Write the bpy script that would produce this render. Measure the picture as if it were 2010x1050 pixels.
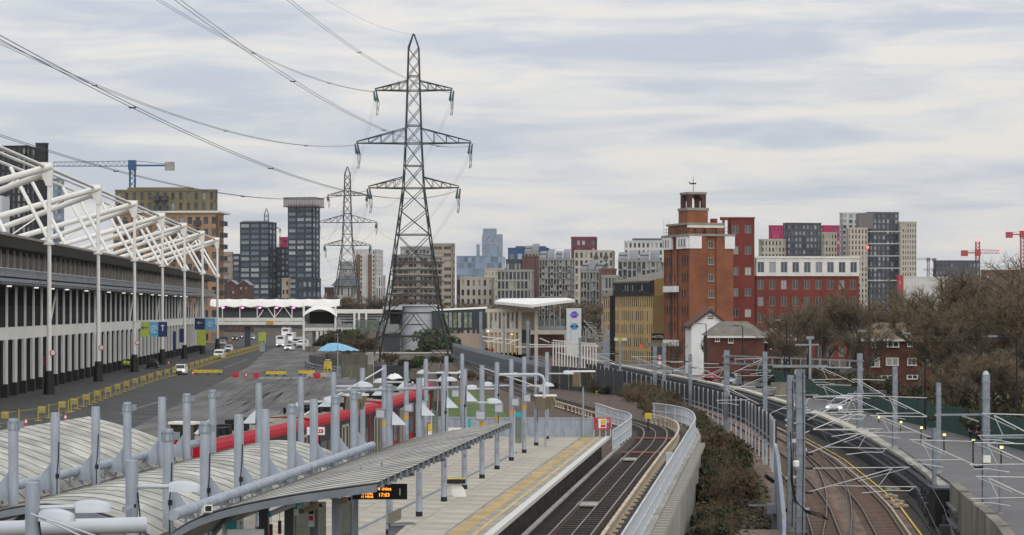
import bpy, math, random
from mathutils import Vector, Matrix
random.seed(7)
for _o in list(bpy.data.objects): bpy.data.objects.remove(_o)
SC = bpy.context.scene; COL = SC.collection
# ---------------------------------------------------------------- camera, sky, sun, exposure
F = 4000.0; CX = 1005.0; HZ = 605.0; CZ = 9.5          # focal length in photo pixels, horizon row, eye height
cam = bpy.data.cameras.new('camera'); camo = bpy.data.objects.new('camera', cam); COL.objects.link(camo)
camo.location = (0, 0, CZ); camo.rotation_euler = (math.radians(90), 0, 0)
cam.sensor_width = 36; cam.lens = 36 * F / 2010; cam.shift_y = (HZ - 525) / 2010
cam.clip_start = 0.5; cam.clip_end = 20000; SC.camera = camo
SUN_EL, SUN_AZ = math.radians(30), math.radians(162)      # sun behind thick cloud, behind the viewer's right
W = bpy.data.worlds.new('World'); SC.world = W; W.use_nodes = True
def sky_nodes():
    nt = W.node_tree; nt.nodes.clear(); N = nt.nodes.new; L = nt.links.new
    out = N('ShaderNodeOutputWorld'); mixs = N('ShaderNodeMixShader')
    sky = N('ShaderNodeTexSky'); sky.sky_type = 'NISHITA'; sky.sun_disc = False
    sky.sun_elevation = SUN_EL; sky.sun_rotation = SUN_AZ
    b1 = N('ShaderNodeBackground'); b1.inputs[1].default_value = 0.12
    L(sky.outputs[0], b1.inputs[0])
    tc = N('ShaderNodeTexCoord')
    def noise(scale, mp, detail, dist=0.0, rough=.55, off=(0, 0, 0)):
        m = N('ShaderNodeMapping'); m.inputs['Scale'].default_value = mp; m.inputs['Location'].default_value = off
        L(tc.outputs['Generated'], m.inputs[0])
        n = N('ShaderNodeTexNoise'); n.inputs['Scale'].default_value = scale; n.inputs['Detail'].default_value = detail
        n.inputs['Roughness'].default_value = rough; n.inputs['Distortion'].default_value = dist
        L(m.outputs[0], n.inputs[0]); return n.outputs[0]
    n1 = noise(1.0, (8, 8, 62), 6, .5, .55, (3.1, 1.7, 0.42))
    n2 = noise(1.0, (20, 20, 130), 5, .4, .6, (7.7, 2.3, 5.0))
    mx = N('ShaderNodeMath'); mx.operation = 'MULTIPLY_ADD'; mx.inputs[1].default_value = .16; L(n2, mx.inputs[0])
    mm = N('ShaderNodeMath'); mm.operation = 'MULTIPLY'; mm.inputs[1].default_value = .84; L(n1, mm.inputs[0]); L(mm.outputs[0], mx.inputs[2])
    cr = N('ShaderNodeValToRGB'); L(mx.outputs[0], cr.inputs[0])
    e = cr.color_ramp.elements
    e[0].position = .40; e[0].color = (.55, .595, .68, 1)
    e[1].position = .61; e[1].color = (.845, .805, .75, 1)
    a = e.new(.465); a.color = (.635, .66, .705, 1)
    a = e.new(.54); a.color = (.745, .745, .745, 1)
    # overcast luminance: brighter towards the zenith (CIE overcast sky)
    sp = N('ShaderNodeSeparateXYZ'); L(tc.outputs['Generated'], sp.inputs[0])
    mr = N('ShaderNodeMapRange'); mr.inputs[1].default_value = 0; mr.inputs[2].default_value = 1
    mr.inputs[3].default_value = 0.92; mr.inputs[4].default_value = 1.75; L(sp.outputs[2], mr.inputs[0])
    b2 = N('ShaderNodeBackground'); L(cr.outputs[0], b2.inputs[0]); L(mr.outputs[0], b2.inputs[1])
    mixs.inputs[0].default_value = .93
    L(b1.outputs[0], mixs.inputs[1]); L(b2.outputs[0], mixs.inputs[2]); L(mixs.outputs[0], out.inputs[0])
sky_nodes()
sl = bpy.data.lights.new('sun', 'SUN'); sl.energy = 1.05; sl.angle = math.radians(60); sl.color = (1, .96, .9)
slo = bpy.data.objects.new('sun', sl); COL.objects.link(slo)
slo.rotation_euler = (math.radians(58), 0, math.radians(18))       # shines from behind the viewer's right
SC.view_settings.view_transform = 'Standard'; SC.view_settings.look = 'None'
SC.view_settings.exposure = 0.0; SC.view_settings.gamma = 1.0; SC.view_settings.use_curve_mapping = False
SC.render.engine = 'CYCLES'; SC.cycles.max_bounces = 5; SC.cycles.diffuse_bounces = 3; SC.cycles.glossy_bounces = 3
SC.cycles.transmission_bounces = 4; SC.cycles.transparent_max_bounces = 12; SC.cycles.volume_bounces = 1
SC.cycles.use_denoising = True

# ---------------------------------------------------------------- helpers
def P(u, v, Y): return Vector(((u - CX) * Y / F, Y, CZ + (HZ - v) * Y / F))
def V(*a): return Vector(a)
ORG = {}
class MB:
    def __init__(s): s.v = []; s.f = []; s.m = []; s.mi = 0
    def mat(s, i): s.mi = i; return s
    def add(s, vs, fs):
        n = len(s.v); s.v.extend([(p[0], p[1], p[2]) for p in vs]); s.f.extend([tuple(n + i for i in f) for f in fs]); s.m.extend([s.mi] * len(fs)); return s
    def obox(s, c, a, b, d):
        c = Vector(c); a = Vector(a); b = Vector(b); d = Vector(d)
        if a.cross(b).dot(d) < 0: a = -a
        vs = [c + a * x + b * y + d * z for z in (-1, 1) for x, y in ((-1, -1), (1, -1), (1, 1), (-1, 1))]
        return s.add(vs, [(3, 2, 1, 0), (4, 5, 6, 7), (0, 1, 5, 4), (1, 2, 6, 5), (2, 3, 7, 6), (3, 0, 4, 7)])
    def box(s, x0, x1, y0, y1, z0, z1):
        return s.obox(((x0 + x1) / 2, (y0 + y1) / 2, (z0 + z1) / 2), (abs(x1 - x0) / 2, 0, 0), (0, abs(y1 - y0) / 2, 0), (0, 0, abs(z1 - z0) / 2))
    def slab(s, p, q, z0, z1, t, off=0.0):
        # vertical slab from p to q (2D); outer face offset off along the normal (d.y,-d.x), thickness t behind it
        p = Vector(p[:2]); q = Vector(q[:2]); d = (q - p); L = d.length
        if L < 1e-6: return s
        d /= L; n = Vector((d.y, -d.x)); c = (p + q) / 2 + n * (off - t / 2)
        return s.obox((c.x, c.y, (z0 + z1) / 2), (d.x * L / 2, d.y * L / 2, 0), (n.x * t / 2, n.y * t / 2, 0), (0, 0, (z1 - z0) / 2))
    def bar(s, p, q, w, h=None, up=(0, 0, 1)):
        p = Vector(p); q = Vector(q); d = q - p; L = d.length
        if L < 1e-6: return s
        d /= L; up = Vector(up)
        if abs(d.dot(up)) > .98: up = Vector((1, 0, 0))
        x = d.cross(up).normalized(); y = x.cross(d); h = h or w
        return s.obox((p + q) / 2, x * (w / 2), d * (L / 2), y * (h / 2))
    def tube(s, p, q, r, r2=None, n=6, cap=True):
        p = Vector(p); q = Vector(q); d = (q - p)
        if d.length < 1e-6: return s
        d.normalize(); r2 = r if r2 is None else r2
        a = d.cross(Vector((0, 0, 1)) if abs(d.z) < .95 else Vector((1, 0, 0))).normalized(); b = d.cross(a)
        vs = []
        for c, rr in ((p, r), (q, r2)):
            for i in range(n):
                t = 2 * math.pi * i / n; vs.append(c + (a * math.cos(t) + b * math.sin(t)) * rr)
        fs = [(i, (i + 1) % n, n + (i + 1) % n, n + i) for i in range(n)]
        if cap: fs += [tuple(range(n - 1, -1, -1)), tuple(range(n, 2 * n))]
        return s.add(vs, fs)
    def path(s, pts, r, n=6):
        pts = [Vector(p) for p in pts]; vs = []; m = len(pts); pa = None
        for k, p in enumerate(pts):
            d = (pts[min(k + 1, m - 1)] - pts[max(k - 1, 0)]).normalized()
            if pa is None: pa = d.cross(Vector((0, 0, 1)) if abs(d.z) < .95 else Vector((1, 0, 0))).normalized()
            a = (pa - d * pa.dot(d)).normalized(); pa = a; b = d.cross(a); rr = r[k] if isinstance(r, (list, tuple)) else r
            for i in range(n):
                t = 2 * math.pi * i / n; vs.append(p + (a * math.cos(t) + b * math.sin(t)) * rr)
        fs = [(k * n + i, k * n + (i + 1) % n, (k + 1) * n + (i + 1) % n, (k + 1) * n + i) for k in range(m - 1) for i in range(n)]
        fs += [tuple(range(n - 1, -1, -1)), tuple(range((m - 1) * n, m * n))]
        return s.add(vs, fs)
    def prism(s, poly, ext):
        ext = Vector(ext); n = len(poly); a = [Vector(p) for p in poly]; b = [p + ext for p in a]
        nn = Vector((0, 0, 0))
        for i in range(n): nn += a[i].cross(a[(i + 1) % n])
        if nn.dot(ext) > 0: a, b = b, a
        # a is now the far face in reading order
        return s.add(a + b, [tuple(range(n)), tuple(range(2 * n - 1, n - 1, -1))] + [(i, n + i, n + (i + 1) % n, (i + 1) % n) for i in range(n)])
    def quad(s, *p): return s.add(p, [tuple(range(len(p)))])
    def sweep(s, lines, closed=False):
        # lines: list of cross-section point lists (same length) -> skin
        n = len(lines[0]); vs = [p for l in lines for p in l]; fs = []
        for k in range(len(lines) - 1):
            for i in range(n if closed else n - 1):
                j = (i + 1) % n; fs.append((k * n + i, (k + 1) * n + i, (k + 1) * n + j, k * n + j))
        if closed: fs += [tuple(range(n)), tuple(range((len(lines)) * n - 1, (len(lines) - 1) * n - 1, -1))]
        return s.add(vs, fs)
    def lathe(s, c, prof, n=12):
        c = Vector(c); vs = []; m = len(prof)
        for r, z in prof:
            for i in range(n):
                t = 2 * math.pi * i / n; vs.append((c.x + r * math.cos(t), c.y + r * math.sin(t), c.z + z))
        fs = [(k * n + i, k * n + (i + 1) % n, (k + 1) * n + (i + 1) % n, (k + 1) * n + i) for k in range(m - 1) for i in range(n)]
        fs += [tuple(range(n - 1, -1, -1)), tuple(range((m - 1) * n, m * n))]
        return s.add(vs, fs)
    def mesh(s, name, mats, org=(0, 0, 0), smooth=None):
        me = bpy.data.meshes.new(name); ox, oy, oz = org
        me.from_pydata([(x - ox, y - oy, z - oz) for x, y, z in s.v], [], s.f)
        if not isinstance(mats, (list, tuple)): mats = [mats]
        for m in mats: me.materials.append(m)
        if len(mats) > 1: me.polygons.foreach_set('material_index', s.m)
        if smooth:
            me.polygons.foreach_set('use_smooth', [True] * len(s.f)); me.set_sharp_from_angle(angle=math.radians(smooth))
        me.update(); return me
    def build(s, name, mats, parent=None, smooth=None, kind=None, label=None):
        org = ORG.get(parent.name, Vector((0, 0, 0))) if parent else None
        if parent is None:
            if s.v:
                xs = [p[0] for p in s.v]; ys = [p[1] for p in s.v]; zs = [p[2] for p in s.v]
                org = Vector(((min(xs) + max(xs)) / 2, (min(ys) + max(ys)) / 2, min(zs)))
            else: org = Vector((0, 0, 0))
        o = bpy.data.objects.new(name, s.mesh(name, mats, org, smooth)); COL.objects.link(o)
        if parent: o.parent = parent
        else: o.location = org
        ORG[o.name] = org
        if kind: o['kind'] = kind
        if label: o['label'] = label
        return o
def tag(o, label, cat, group=None):
    o['label'] = label; o['category'] = cat
    if group: o['group'] = group
    return o
def thing(name, label, cat, loc=(0, 0, 0), group=None):
    o = bpy.data.objects.new(name, None); COL.objects.link(o); o.location = loc; o.empty_display_size = .3
    ORG[o.name] = Vector(loc); return tag(o, label, cat, group)
def inst(name, me, parent, loc, rz=0.0, label=None):
    # another object sharing mesh data; loc in world
    o = bpy.data.objects.new(name, me); COL.objects.link(o); o.parent = parent
    o.location = Vector(loc) - ORG.get(parent.name, Vector((0, 0, 0))); o.rotation_euler = (0, 0, rz)
    ORG[o.name] = Vector(loc)
    if label: o['label'] = label
    return o
def dup(o, loc=None, rz=None, label=None, group=None, scale=None):
    def rec(x, par):
        c = x.copy(); COL.objects.link(c)
        if par: c.parent = par
        for k in x.children: rec(k, c)
        return c
    r = rec(o, None)
    if loc is not None: r.location = loc
    if rz is not None: r.rotation_euler = (0, 0, rz)
    if scale is not None: r.scale = (scale,) * 3 if not isinstance(scale, tuple) else scale
    if label: r['label'] = label
    if group: r['group'] = group
    return r
def struct(o): o['kind'] = 'structure'; return o
def text(body, size, loc, rot, m, parent, ext=.01, align='CENTER', name='lettering'):
    c = bpy.data.curves.new(name, 'FONT'); c.body = body; c.size = size; c.extrude = ext; c.align_x = align; c.align_y = 'CENTER'; c.resolution_u = 3
    c.materials.append(m); o = bpy.data.objects.new(name, c); COL.objects.link(o); o.parent = parent
    me = bpy.data.meshes.new_from_object(o); bpy.data.objects.remove(o); o = bpy.data.objects.new(name, me); COL.objects.link(o); o.parent = parent
    o.location = Vector(loc) - ORG.get(parent.name, Vector((0, 0, 0))); o.rotation_euler = rot; return o
FACE = (math.radians(90), 0, 0)
# ---------------------------------------------------------------- materials
def mat(name, col, rough=.6, metal=0.0, var=.12, scale=1.5, bump=0.0, bscale=20, spec=.4, col2=None, stretch=(1, 1, 1), island=0.0, emit=None, es=1.0, alpha=None, trans=0.0, detail=5, lo=.38, hi=.64):
    m = bpy.data.materials.new(name); m.use_nodes = True; nt = m.node_tree; N = nt.nodes.new; L = nt.links.new
    b = nt.nodes['Principled BSDF']; b.inputs['Roughness'].default_value = rough; b.inputs['Metallic'].default_value = metal
    b.inputs['Specular IOR Level'].default_value = spec; b.inputs['Base Color'].default_value = (*col, 1)
    if emit: b.inputs['Emission Color'].default_value = (*emit, 1); b.inputs['Emission Strength'].default_value = es
    if alpha is not None: b.inputs['Alpha'].default_value = alpha
    if trans: b.inputs['Transmission Weight'].default_value = trans
    tc = N('ShaderNodeTexCoord'); mp = N('ShaderNodeMapping'); mp.inputs['Scale'].default_value = stretch; L(tc.outputs['Object'], mp.inputs[0])
    last = None
    if var or col2:
        n = N('ShaderNodeTexNoise'); n.inputs['Scale'].default_value = scale; n.inputs['Detail'].default_value = detail; n.inputs['Roughness'].default_value = .62; L(mp.outputs[0], n.inputs[0])
        r = N('ShaderNodeValToRGB'); L(n.outputs[0], r.inputs[0]); e = r.color_ramp.elements; e[0].position = lo; e[1].position = hi
        c1 = tuple(c * (1 - var) for c in col); c2 = col2 if col2 else tuple(min(1, c * (1 + var)) for c in col)
        e[0].color = (*c1, 1); e[1].color = (*c2, 1); last = r.outputs[0]
    if island:
        g = N('ShaderNodeNewGeometry'); mr = N('ShaderNodeMapRange'); mr.inputs[3].default_value = 1 - island; mr.inputs[4].default_value = 1 + island
        oi = N('ShaderNodeObjectInfo'); ad = N('ShaderNodeMath'); ad.operation = 'ADD'; fr = N('ShaderNodeMath'); fr.operation = 'FRACT'
        L(g.outputs['Random Per Island'], ad.inputs[0]); L(oi.outputs['Random'], ad.inputs[1]); L(ad.outputs[0], fr.inputs[0]); L(fr.outputs[0], mr.inputs[0])
        mu = N('ShaderNodeMix'); mu.data_type = 'RGBA'; mu.blend_type = 'MULTIPLY'; mu.inputs[0].default_value = 1
        if last: L(last, mu.inputs[6])
        else: mu.inputs[6].default_value = (*col, 1)
        L(mr.outputs[0], mu.inputs[7]); last = mu.outputs[2]
    if last: L(last, b.inputs['Base Color'])
    if bump:
        n = N('ShaderNodeTexNoise'); n.inputs['Scale'].default_value = bscale; n.inputs['Detail'].default_value = 4; L(mp.outputs[0], n.inputs[0])
        bp = N('ShaderNodeBump'); bp.inputs['Strength'].default_value = bump; bp.inputs['Distance'].default_value = .05; L(n.outputs[0], bp.inputs['Height']); L(bp.outputs[0], b.inputs['Normal'])
    return m
def glassmat(name, col, curtain=(.5, .5, .48), p=.18, rough=.12):
    # window panes: dark glass, some with pale blinds, brightness varies pane by pane
    m = bpy.data.materials.new(name); m.use_nodes = True; nt = m.node_tree; N = nt.nodes.new; L = nt.links.new
    b = nt.nodes['Principled BSDF']; b.inputs['Roughness'].default_value = rough; b.inputs['Specular IOR Level'].default_value = .6
    g = N('ShaderNodeNewGeometry'); oi = N('ShaderNodeObjectInfo'); ad = N('ShaderNodeMath'); ad.operation = 'ADD'; fr = N('ShaderNodeMath'); fr.operation = 'FRACT'
    L(g.outputs['Random Per Island'], ad.inputs[0]); L(oi.outputs['Random'], ad.inputs[1]); L(ad.outputs[0], fr.inputs[0])
    r = N('ShaderNodeValToRGB'); L(fr.outputs[0], r.inputs[0]); e = r.color_ramp.elements
    e[0].position = 0; e[0].color = (*[c * .45 for c in col], 1); e[1].position = 1; e[1].color = (*curtain, 1)
    x = e.new(1 - p - .04); x.color = (*[c * 1.6 for c in col], 1); x = e.new(1 - p); x.color = (*[.55 * c for c in curtain], 1)
    L(r.outputs[0], b.inputs['Base Color']); return m
M = {}
def setup_mats():
    D = M
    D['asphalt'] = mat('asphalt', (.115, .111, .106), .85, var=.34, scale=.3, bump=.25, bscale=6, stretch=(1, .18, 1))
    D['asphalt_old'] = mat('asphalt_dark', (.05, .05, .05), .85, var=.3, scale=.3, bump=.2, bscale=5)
    D['earth'] = mat('earth', (.06, .05, .036), .95, var=.35, scale=.5, bump=.6, bscale=4, col2=(.095, .082, .05))
    D['ballast'] = mat('ballast', (.095, .068, .052), .95, var=.45, scale=3, bump=1.0, bscale=8)
    D['ballast2'] = mat('ballast_dark', (.05, .043, .038), .95, var=.45, scale=2.5, bump=1.0, bscale=8)
    D['trackbed'] = mat('track_slab', (.155, .105, .078), .9, var=.35, scale=1.4, bump=.4, bscale=6, stretch=(1, .3, 1))
    D['rail'] = mat('rail_steel', (.22, .205, .195), .38, .75, var=.2, scale=2)
    D['raildull'] = mat('dull_rail', (.13, .10, .085), .42, .5, var=.2)
    D['railrust'] = mat('rail_rust', (.085, .05, .035), .8, .1, var=.3, scale=3)
    D['sleeper'] = mat('sleeper', (.05, .041, .034), .9, var=.3, scale=2, island=.2)
    D['armgrey'] = mat('pale_bracket_tube', (.60, .61, .60), .5, var=.1)
    D['cream'] = mat('cream_cover', (.50, .41, .30), .7, var=.22, scale=1.5)
    D['paver'] = mat('paving', (.39, .36, .30), .85, var=.16, scale=.8, island=.06, bump=.1, bscale=12)
    D['paint_yellow_worn'] = mat('worn_yellow', (.43, .315, .15), .85, var=.25, scale=1.2, col2=(.49, .35, .16))
    D['paint_yellow'] = mat('yellow_paint', (.62, .47, .04), .6, var=.18, scale=2)
    D['barrier'] = mat('barrier_yellow', (.40, .32, .06), .7, var=.2)
    D['orange'] = mat('orange_band', (.66, .33, .03), .6, var=.1)
    D['whiteline'] = mat('white_paint', (.70, .70, .66), .7, var=.2, scale=1.5)
    D['roadline'] = mat('worn_road_line', (.26, .255, .24), .8, var=.3, scale=1.0)
    D['galv'] = mat('grey_painted_steel', (.33, .37, .425), .5, .15, var=.16, scale=5, stretch=(1, 1, .22), spec=.4)
    D['galvd'] = mat('darker_grey_steel', (.21, .24, .27), .5, .2, var=.15, scale=1.5)
    D['galvl'] = mat('pale_lamp_shell', (.50, .535, .57), .4, .0, var=.05)
    D['ole'] = mat('mast_steel', (.24, .275, .305), .5, .35, var=.18, scale=2.5)
    D['tubewhite'] = mat('pale_tube', (.66, .65, .62), .4, .1, var=.08)
    D['canopy'] = mat('roof_sheet', (.40, .39, .35), .65, .05, var=.3, scale=1.3, island=.07)
    D['seam'] = mat('roof_seam', (.09, .085, .075), .7, var=.2)
    D['white'] = mat('white_paint_steel', (.80, .785, .735), .5, var=.05, scale=.4)
    D['white2'] = mat('offwhite_render', (.72, .70, .65), .7, var=.08, scale=.6)
    D['whitehouse'] = mat('white_render', (.80, .80, .79), .8, var=.06, scale=.8)
    D['black'] = mat('black_paint', (.012, .012, .013), .6, var=.2)
    D['dark'] = mat('dark_interior', (.007, .007, .008), .8, var=.3, scale=.3)
    D['mesh'] = mat('dark_screen', (.022, .027, .031), .8, var=.2, scale=.6)
    D['charcoal'] = mat('charcoal_metal', (.055, .062, .07), .5, .1, var=.12)
    D['slate_blue'] = mat('slate_clad', (.078, .095, .112), .45, .2, var=.08)
    D['olive'] = mat('olive_fascia', (.085, .082, .06), .7, var=.12)
    D['greyband'] = mat('grey_balustrade', (.25, .265, .285), .6, .1, var=.12, scale=.6)
    D['concrete'] = mat('concrete', (.34, .325, .29), .9, var=.2, scale=.5, bump=.15, bscale=8)
    D['concrete_d'] = mat('stained_concrete', (.20, .185, .15), .9, var=.35, scale=.7, bump=.2, bscale=8, stretch=(1, 1, .35))
    D['coping'] = mat('cream_coping', (.52, .49, .41), .85, var=.15, scale=.8)
    D['pylon'] = mat('pylon_steel', (.042, .052, .054), .6, .4, var=.2, scale=.5)
    D['cable'] = mat('cable', (.06, .065, .07), .5, .5, var=0)
    D['insul'] = mat('insulator', (.05, .10, .105), .25, var=.1)
    D['red'] = mat('train_red', (.37, .006, .02), .6, spec=.15, var=.06, scale=.7)
    D['redsign'] = mat('red_sign', (.55, .025, .05), .5, var=.05)
    D['trainroof'] = mat('train_roof', (.235, .20, .165), .85, var=.25, scale=1.2)
    D['trainglass'] = mat('train_glass', (.016, .018, .02), .35, var=.3, scale=1, spec=.12)
    D['trainframe'] = mat('door_frame', (.42, .38, .30), .55, var=.1)
    D['navy'] = mat('navy_panel', (.018, .035, .12), .5, var=.1)
    D['lightblue'] = mat('light_blue_panel', (.11, .36, .60), .6, var=.06)
    D['lime'] = mat('lime_panel', (.42, .50, .07), .6, var=.06)
    D['hivis'] = mat('hivis', (.55, .85, .05), .7, var=.1)
    D['skin'] = mat('skin', (.45, .28, .2), .7, var=.05)
    D['tarp'] = mat('blue_tarpaulin', (.20, .46, .66), .5, var=.15, scale=1.5, bump=.6, bscale=3)
    D['timber'] = mat('weathered_boards', (.19, .18, .14), .85, var=.3, scale=1.2, island=.18, stretch=(1, 1, .3))
    D['tyre'] = mat('tyre', (.015, .015, .015), .8, var=.1)
    D['carwhite'] = mat('car_white', (.78, .78, .77), .25, var=.02)
    D['carblack'] = mat('car_black', (.015, .015, .017), .2, var=.05)
    D['cargrey'] = mat('car_grey', (.12, .125, .14), .25, .3, var=.05)
    D['carsilver'] = mat('car_silver', (.45, .47, .49), .3, .3, var=.05)
    D['carred'] = mat('car_red', (.4, .02, .03), .3, var=.05)
    D['carglass'] = mat('car_glass', (.015, .018, .021), .2, var=.1, spec=.25)
    D['headlight'] = mat('headlight', (.9, .85, .7), .3, emit=(1, .82, .55), es=3.0, var=0)
    D['taillight'] = mat('red_lamp', (.5, .02, .02), .3, emit=(1, .08, .05), es=.5, var=0)
    D['lampwarm'] = mat('warm_lamp', (.9, .8, .5), .4, emit=(1, .72, .38), es=3, var=0)
    D['lampgreen'] = mat('yellow_green_lamp', (.7, .75, .3), .4, emit=(.85, .95, .35), es=1.1, var=0)
    D['lampwhite'] = mat('white_lamp', (.9, .9, .9), .4, emit=(1, .97, .92), es=.9, var=0)
    D['lampred'] = mat('crane_beacon', (.9, .1, .1), .4, emit=(1, .1, .08), es=3.5, var=0)
    D['lamppink'] = mat('pink_lamp', (.9, .3, .8), .4, emit=(1, .22, .85), es=3.2, var=0)
    D['led'] = mat('orange_led', (.9, .35, .05), .5, emit=(1, .33, .04), es=2.6, var=0)
    D['brick'] = mat('orange_brick', (.20, .068, .036), .85, var=.2, scale=.3, bump=.1, bscale=5, col2=(.32, .122, .06), lo=.3, hi=.7)
    D['brickd'] = mat('red_brick', (.19, .040, .03), .85, var=.15, scale=.4)
    D['brickh'] = mat('house_brick', (.12, .046, .034), .9, var=.2, scale=.6)
    D['brickbrown'] = mat('dark_brown_brick', (.10, .05, .04), .9, var=.2, scale=.5)
    D['yellowbrick'] = mat('yellow_brick', (.56, .395, .18), .85, var=.12, scale=.4)
    D['yellowbrickd'] = mat('tan_brick', (.25, .155, .055), .85, var=.12, scale=.4)
    D['stone'] = mat('grey_stone', (.30, .275, .235), .85, var=.15, scale=.8)
    D['roof'] = mat('roof_tile', (.165, .15, .135), .85, var=.22, scale=.8, col2=(.20, .18, .14))
    D['roof_orange'] = mat('stained_roof', (.19, .15, .105), .85, var=.3, scale=.5, col2=(.23, .18, .12))
    D['lead'] = mat('grey_roof', (.21, .22, .235), .6, .1, var=.12, scale=.3)
    D['aptorange'] = mat('apartment_brick', (.35, .215, .13), .85, var=.12, scale=.15)
    D['aptolive'] = mat('olive_cladding', (.17, .145, .08), .7, var=.12, scale=.15)
    D['towerdark'] = mat('tower_frame', (.035, .048, .066), .6, var=.1, scale=.1)
    D['towerblack'] = mat('black_cladding', (.018, .018, .02), .6, var=.15, scale=.1)
    D['netting'] = mat('site_netting', (.33, .28, .30), .8, var=.2, scale=.4, alpha=.6)
    D['apwhite'] = mat('white_cladding', (.60, .59, .56), .75, var=.08, scale=.1)
    D['apcream'] = mat('cream_cladding', (.50, .45, .37), .75, var=.08, scale=.1)
    D['apbeige'] = mat('beige_brick', (.40, .33, .26), .8, var=.1, scale=.1)
    D['apgrey'] = mat('grey_cladding', (.35, .34, .31), .75, var=.12, scale=.1)
    D['apblue'] = mat('blue_cladding', (.035, .085, .19), .6, var=.15, scale=.1)
    D['apmaroon'] = mat('maroon_cladding', (.17, .04, .06), .7, var=.12, scale=.1)
    D['magenta'] = mat('magenta_cladding', (.42, .02, .11), .6, var=.08, scale=.1)
    D['apdark'] = mat('dark_grey_cladding', (.075, .083, .098), .6, var=.12, scale=.1)
    D['mauve'] = mat('mauve_cladding', (.16, .145, .15), .7, var=.08, scale=.1)
    D['citygl'] = mat('pale_hazed_curtain_wall', (.20, .27, .36), .3, .1, var=.15, scale=.02)  # pale blue glass; distance haze of the city towers is mixed into this colour
    D['brownslab'] = mat('brown_slab_edge', (.15, .085, .07), .8, var=.12, scale=.1)
    D['glass'] = glassmat('window_glass', (.04, .052, .066))
    D['glasscity'] = glassmat('hazed_city_glass', (.15, .21, .30), (.22, .28, .36), .3, .3)  # panes of the city towers, blue distance haze painted into their tones
    D['glassblue'] = glassmat('tower_glass', (.10, .135, .17), (.46, .50, .52), .38)
    D['glasspale'] = glassmat('pale_window_glass', (.055, .065, .075), (.36, .37, .37), .25)
    D['glassgreen'] = mat('tinted_screen', (.16, .20, .17), .15, var=.15, scale=.4, alpha=.62)
    D['clearglass'] = mat('clear_screen', (.42, .46, .45), .1, var=.05, alpha=.28)
    D['mirror'] = mat('mirror_face', (.30, .28, .23), .06, .9, var=.0)
    D['grass'] = mat('grass_ground', (.07, .115, .022), .95, var=.3, scale=.8, bump=.5, bscale=8)
    D['leaf'] = mat('shrub_leaf', (.042, .058, .016), .75, var=.4, scale=1.2, island=.5, col2=(.095, .09, .03))
    D['leafbrown'] = mat('dead_leaf', (.085, .053, .03), .85, var=.4, scale=.5, island=.5, col2=(.14, .09, .045))
    D['ivy'] = mat('dark_ivy', (.028, .042, .02), .6, var=.35, scale=1.5, island=.5)
    D['leafgreen'] = mat('evergreen_leaf', (.045, .085, .025), .7, var=.4, scale=1.0, island=.5)
    D['twig'] = mat('twig', (.15, .112, .07), .9, var=.3, scale=.35, col2=(.23, .175, .105))
    D['bark'] = mat('bark', (.075, .065, .05), .9, var=.3, scale=3)
    D['greenhoard'] = mat('green_hoarding', (.018, .06, .048), .75, var=.15, scale=.5)
    D['gravel'] = mat('gravel', (.24, .19, .16), .95, var=.4, scale=4, bump=1, bscale=10)
    D['sand'] = mat('sandy_ground', (.36, .24, .125), .95, var=.3, scale=1.2, bump=.3, bscale=5)
    D['craneblue'] = mat('crane_blue', (.03, .10, .24), .5, var=.1)
    D['cranered'] = mat('crane_red', (.42, .05, .06), .5, var=.1)
    D['purple'] = mat('purple_roundel', (.16, .07, .55), .5, var=.03)
    D['teal'] = mat('teal_roundel', (.03, .32, .45), .5, var=.03)
    D['deepblue'] = mat('blue_bar', (.015, .04, .22), .5, var=.03)
    D['totem'] = mat('totem_panel', (.60, .63, .635), .4, var=.05)
    D['silverpanel'] = mat('silver_cladding', (.48, .50, .53), .45, .15, var=.06, scale=.5)
    D['turquoise'] = mat('turquoise_sign', (.03, .36, .36), .5, var=.05)
    D['cladlight'] = mat('station_frame', (.56, .51, .43), .75, var=.08, scale=.5)
    D['brownsteel'] = mat('dark_red_lantern', (.11, .012, .012), .5, var=.1)
setup_mats()
# ================================================================ THE SETTING
def poly_sheet(name, rows, m, z=None, kind='structure'):
    # rows: list of (left point, right point); builds a strip
    b = MB(); b.sweep([[Vector(a), Vector(c)] for a, c in rows]); return b.build(name, m, kind=kind)
# one sheet of ground to the horizon, dipping in the railway cutting on the right
def wx(y):     # x of the north retaining wall beside the sunken railway
    T = [(40, 13.6), (70, 18.2), (90, 21.3), (106, 23.0), (116, 24.2), (125, 25.1), (136, 25.8), (154, 26.9), (177, 27.3), (200, 27.1), (228, 26.1), (252, 24.3), (287, 21.2), (330, 17.2), (375, 13.2), (460, 5.5), (560, -4)]
    if y <= T[0][0]: return T[0][1]
    for (a, p), (b, q) in zip(T, T[1:]):
        if y <= b:
            t = (y - a) / (b - a); return p + (q - p) * t
    return T[-1][1]
def wn(y):     # unit normal of the wall curve pointing north (away from the rails)
    d = Vector((wx(y + 8) - wx(y - 8), 16)).normalized(); return Vector((d.y, -d.x))
def woff(y, off, z):
    n = wn(y); return Vector((wx(y) + n.x * off, y + n.y * off, z))
def tz(y):     # level of the sunken rails: they climb towards the station
    return max(-2.4, min(0.2, -2.35 + (y - 100) * .0078))
gb = MB()
ys = [-40, 30, 60, 80, 100, 120, 140, 160, 190, 220, 260, 300, 360, 430, 600, 900, 1500, 3000, 7000]
rows = []
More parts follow.
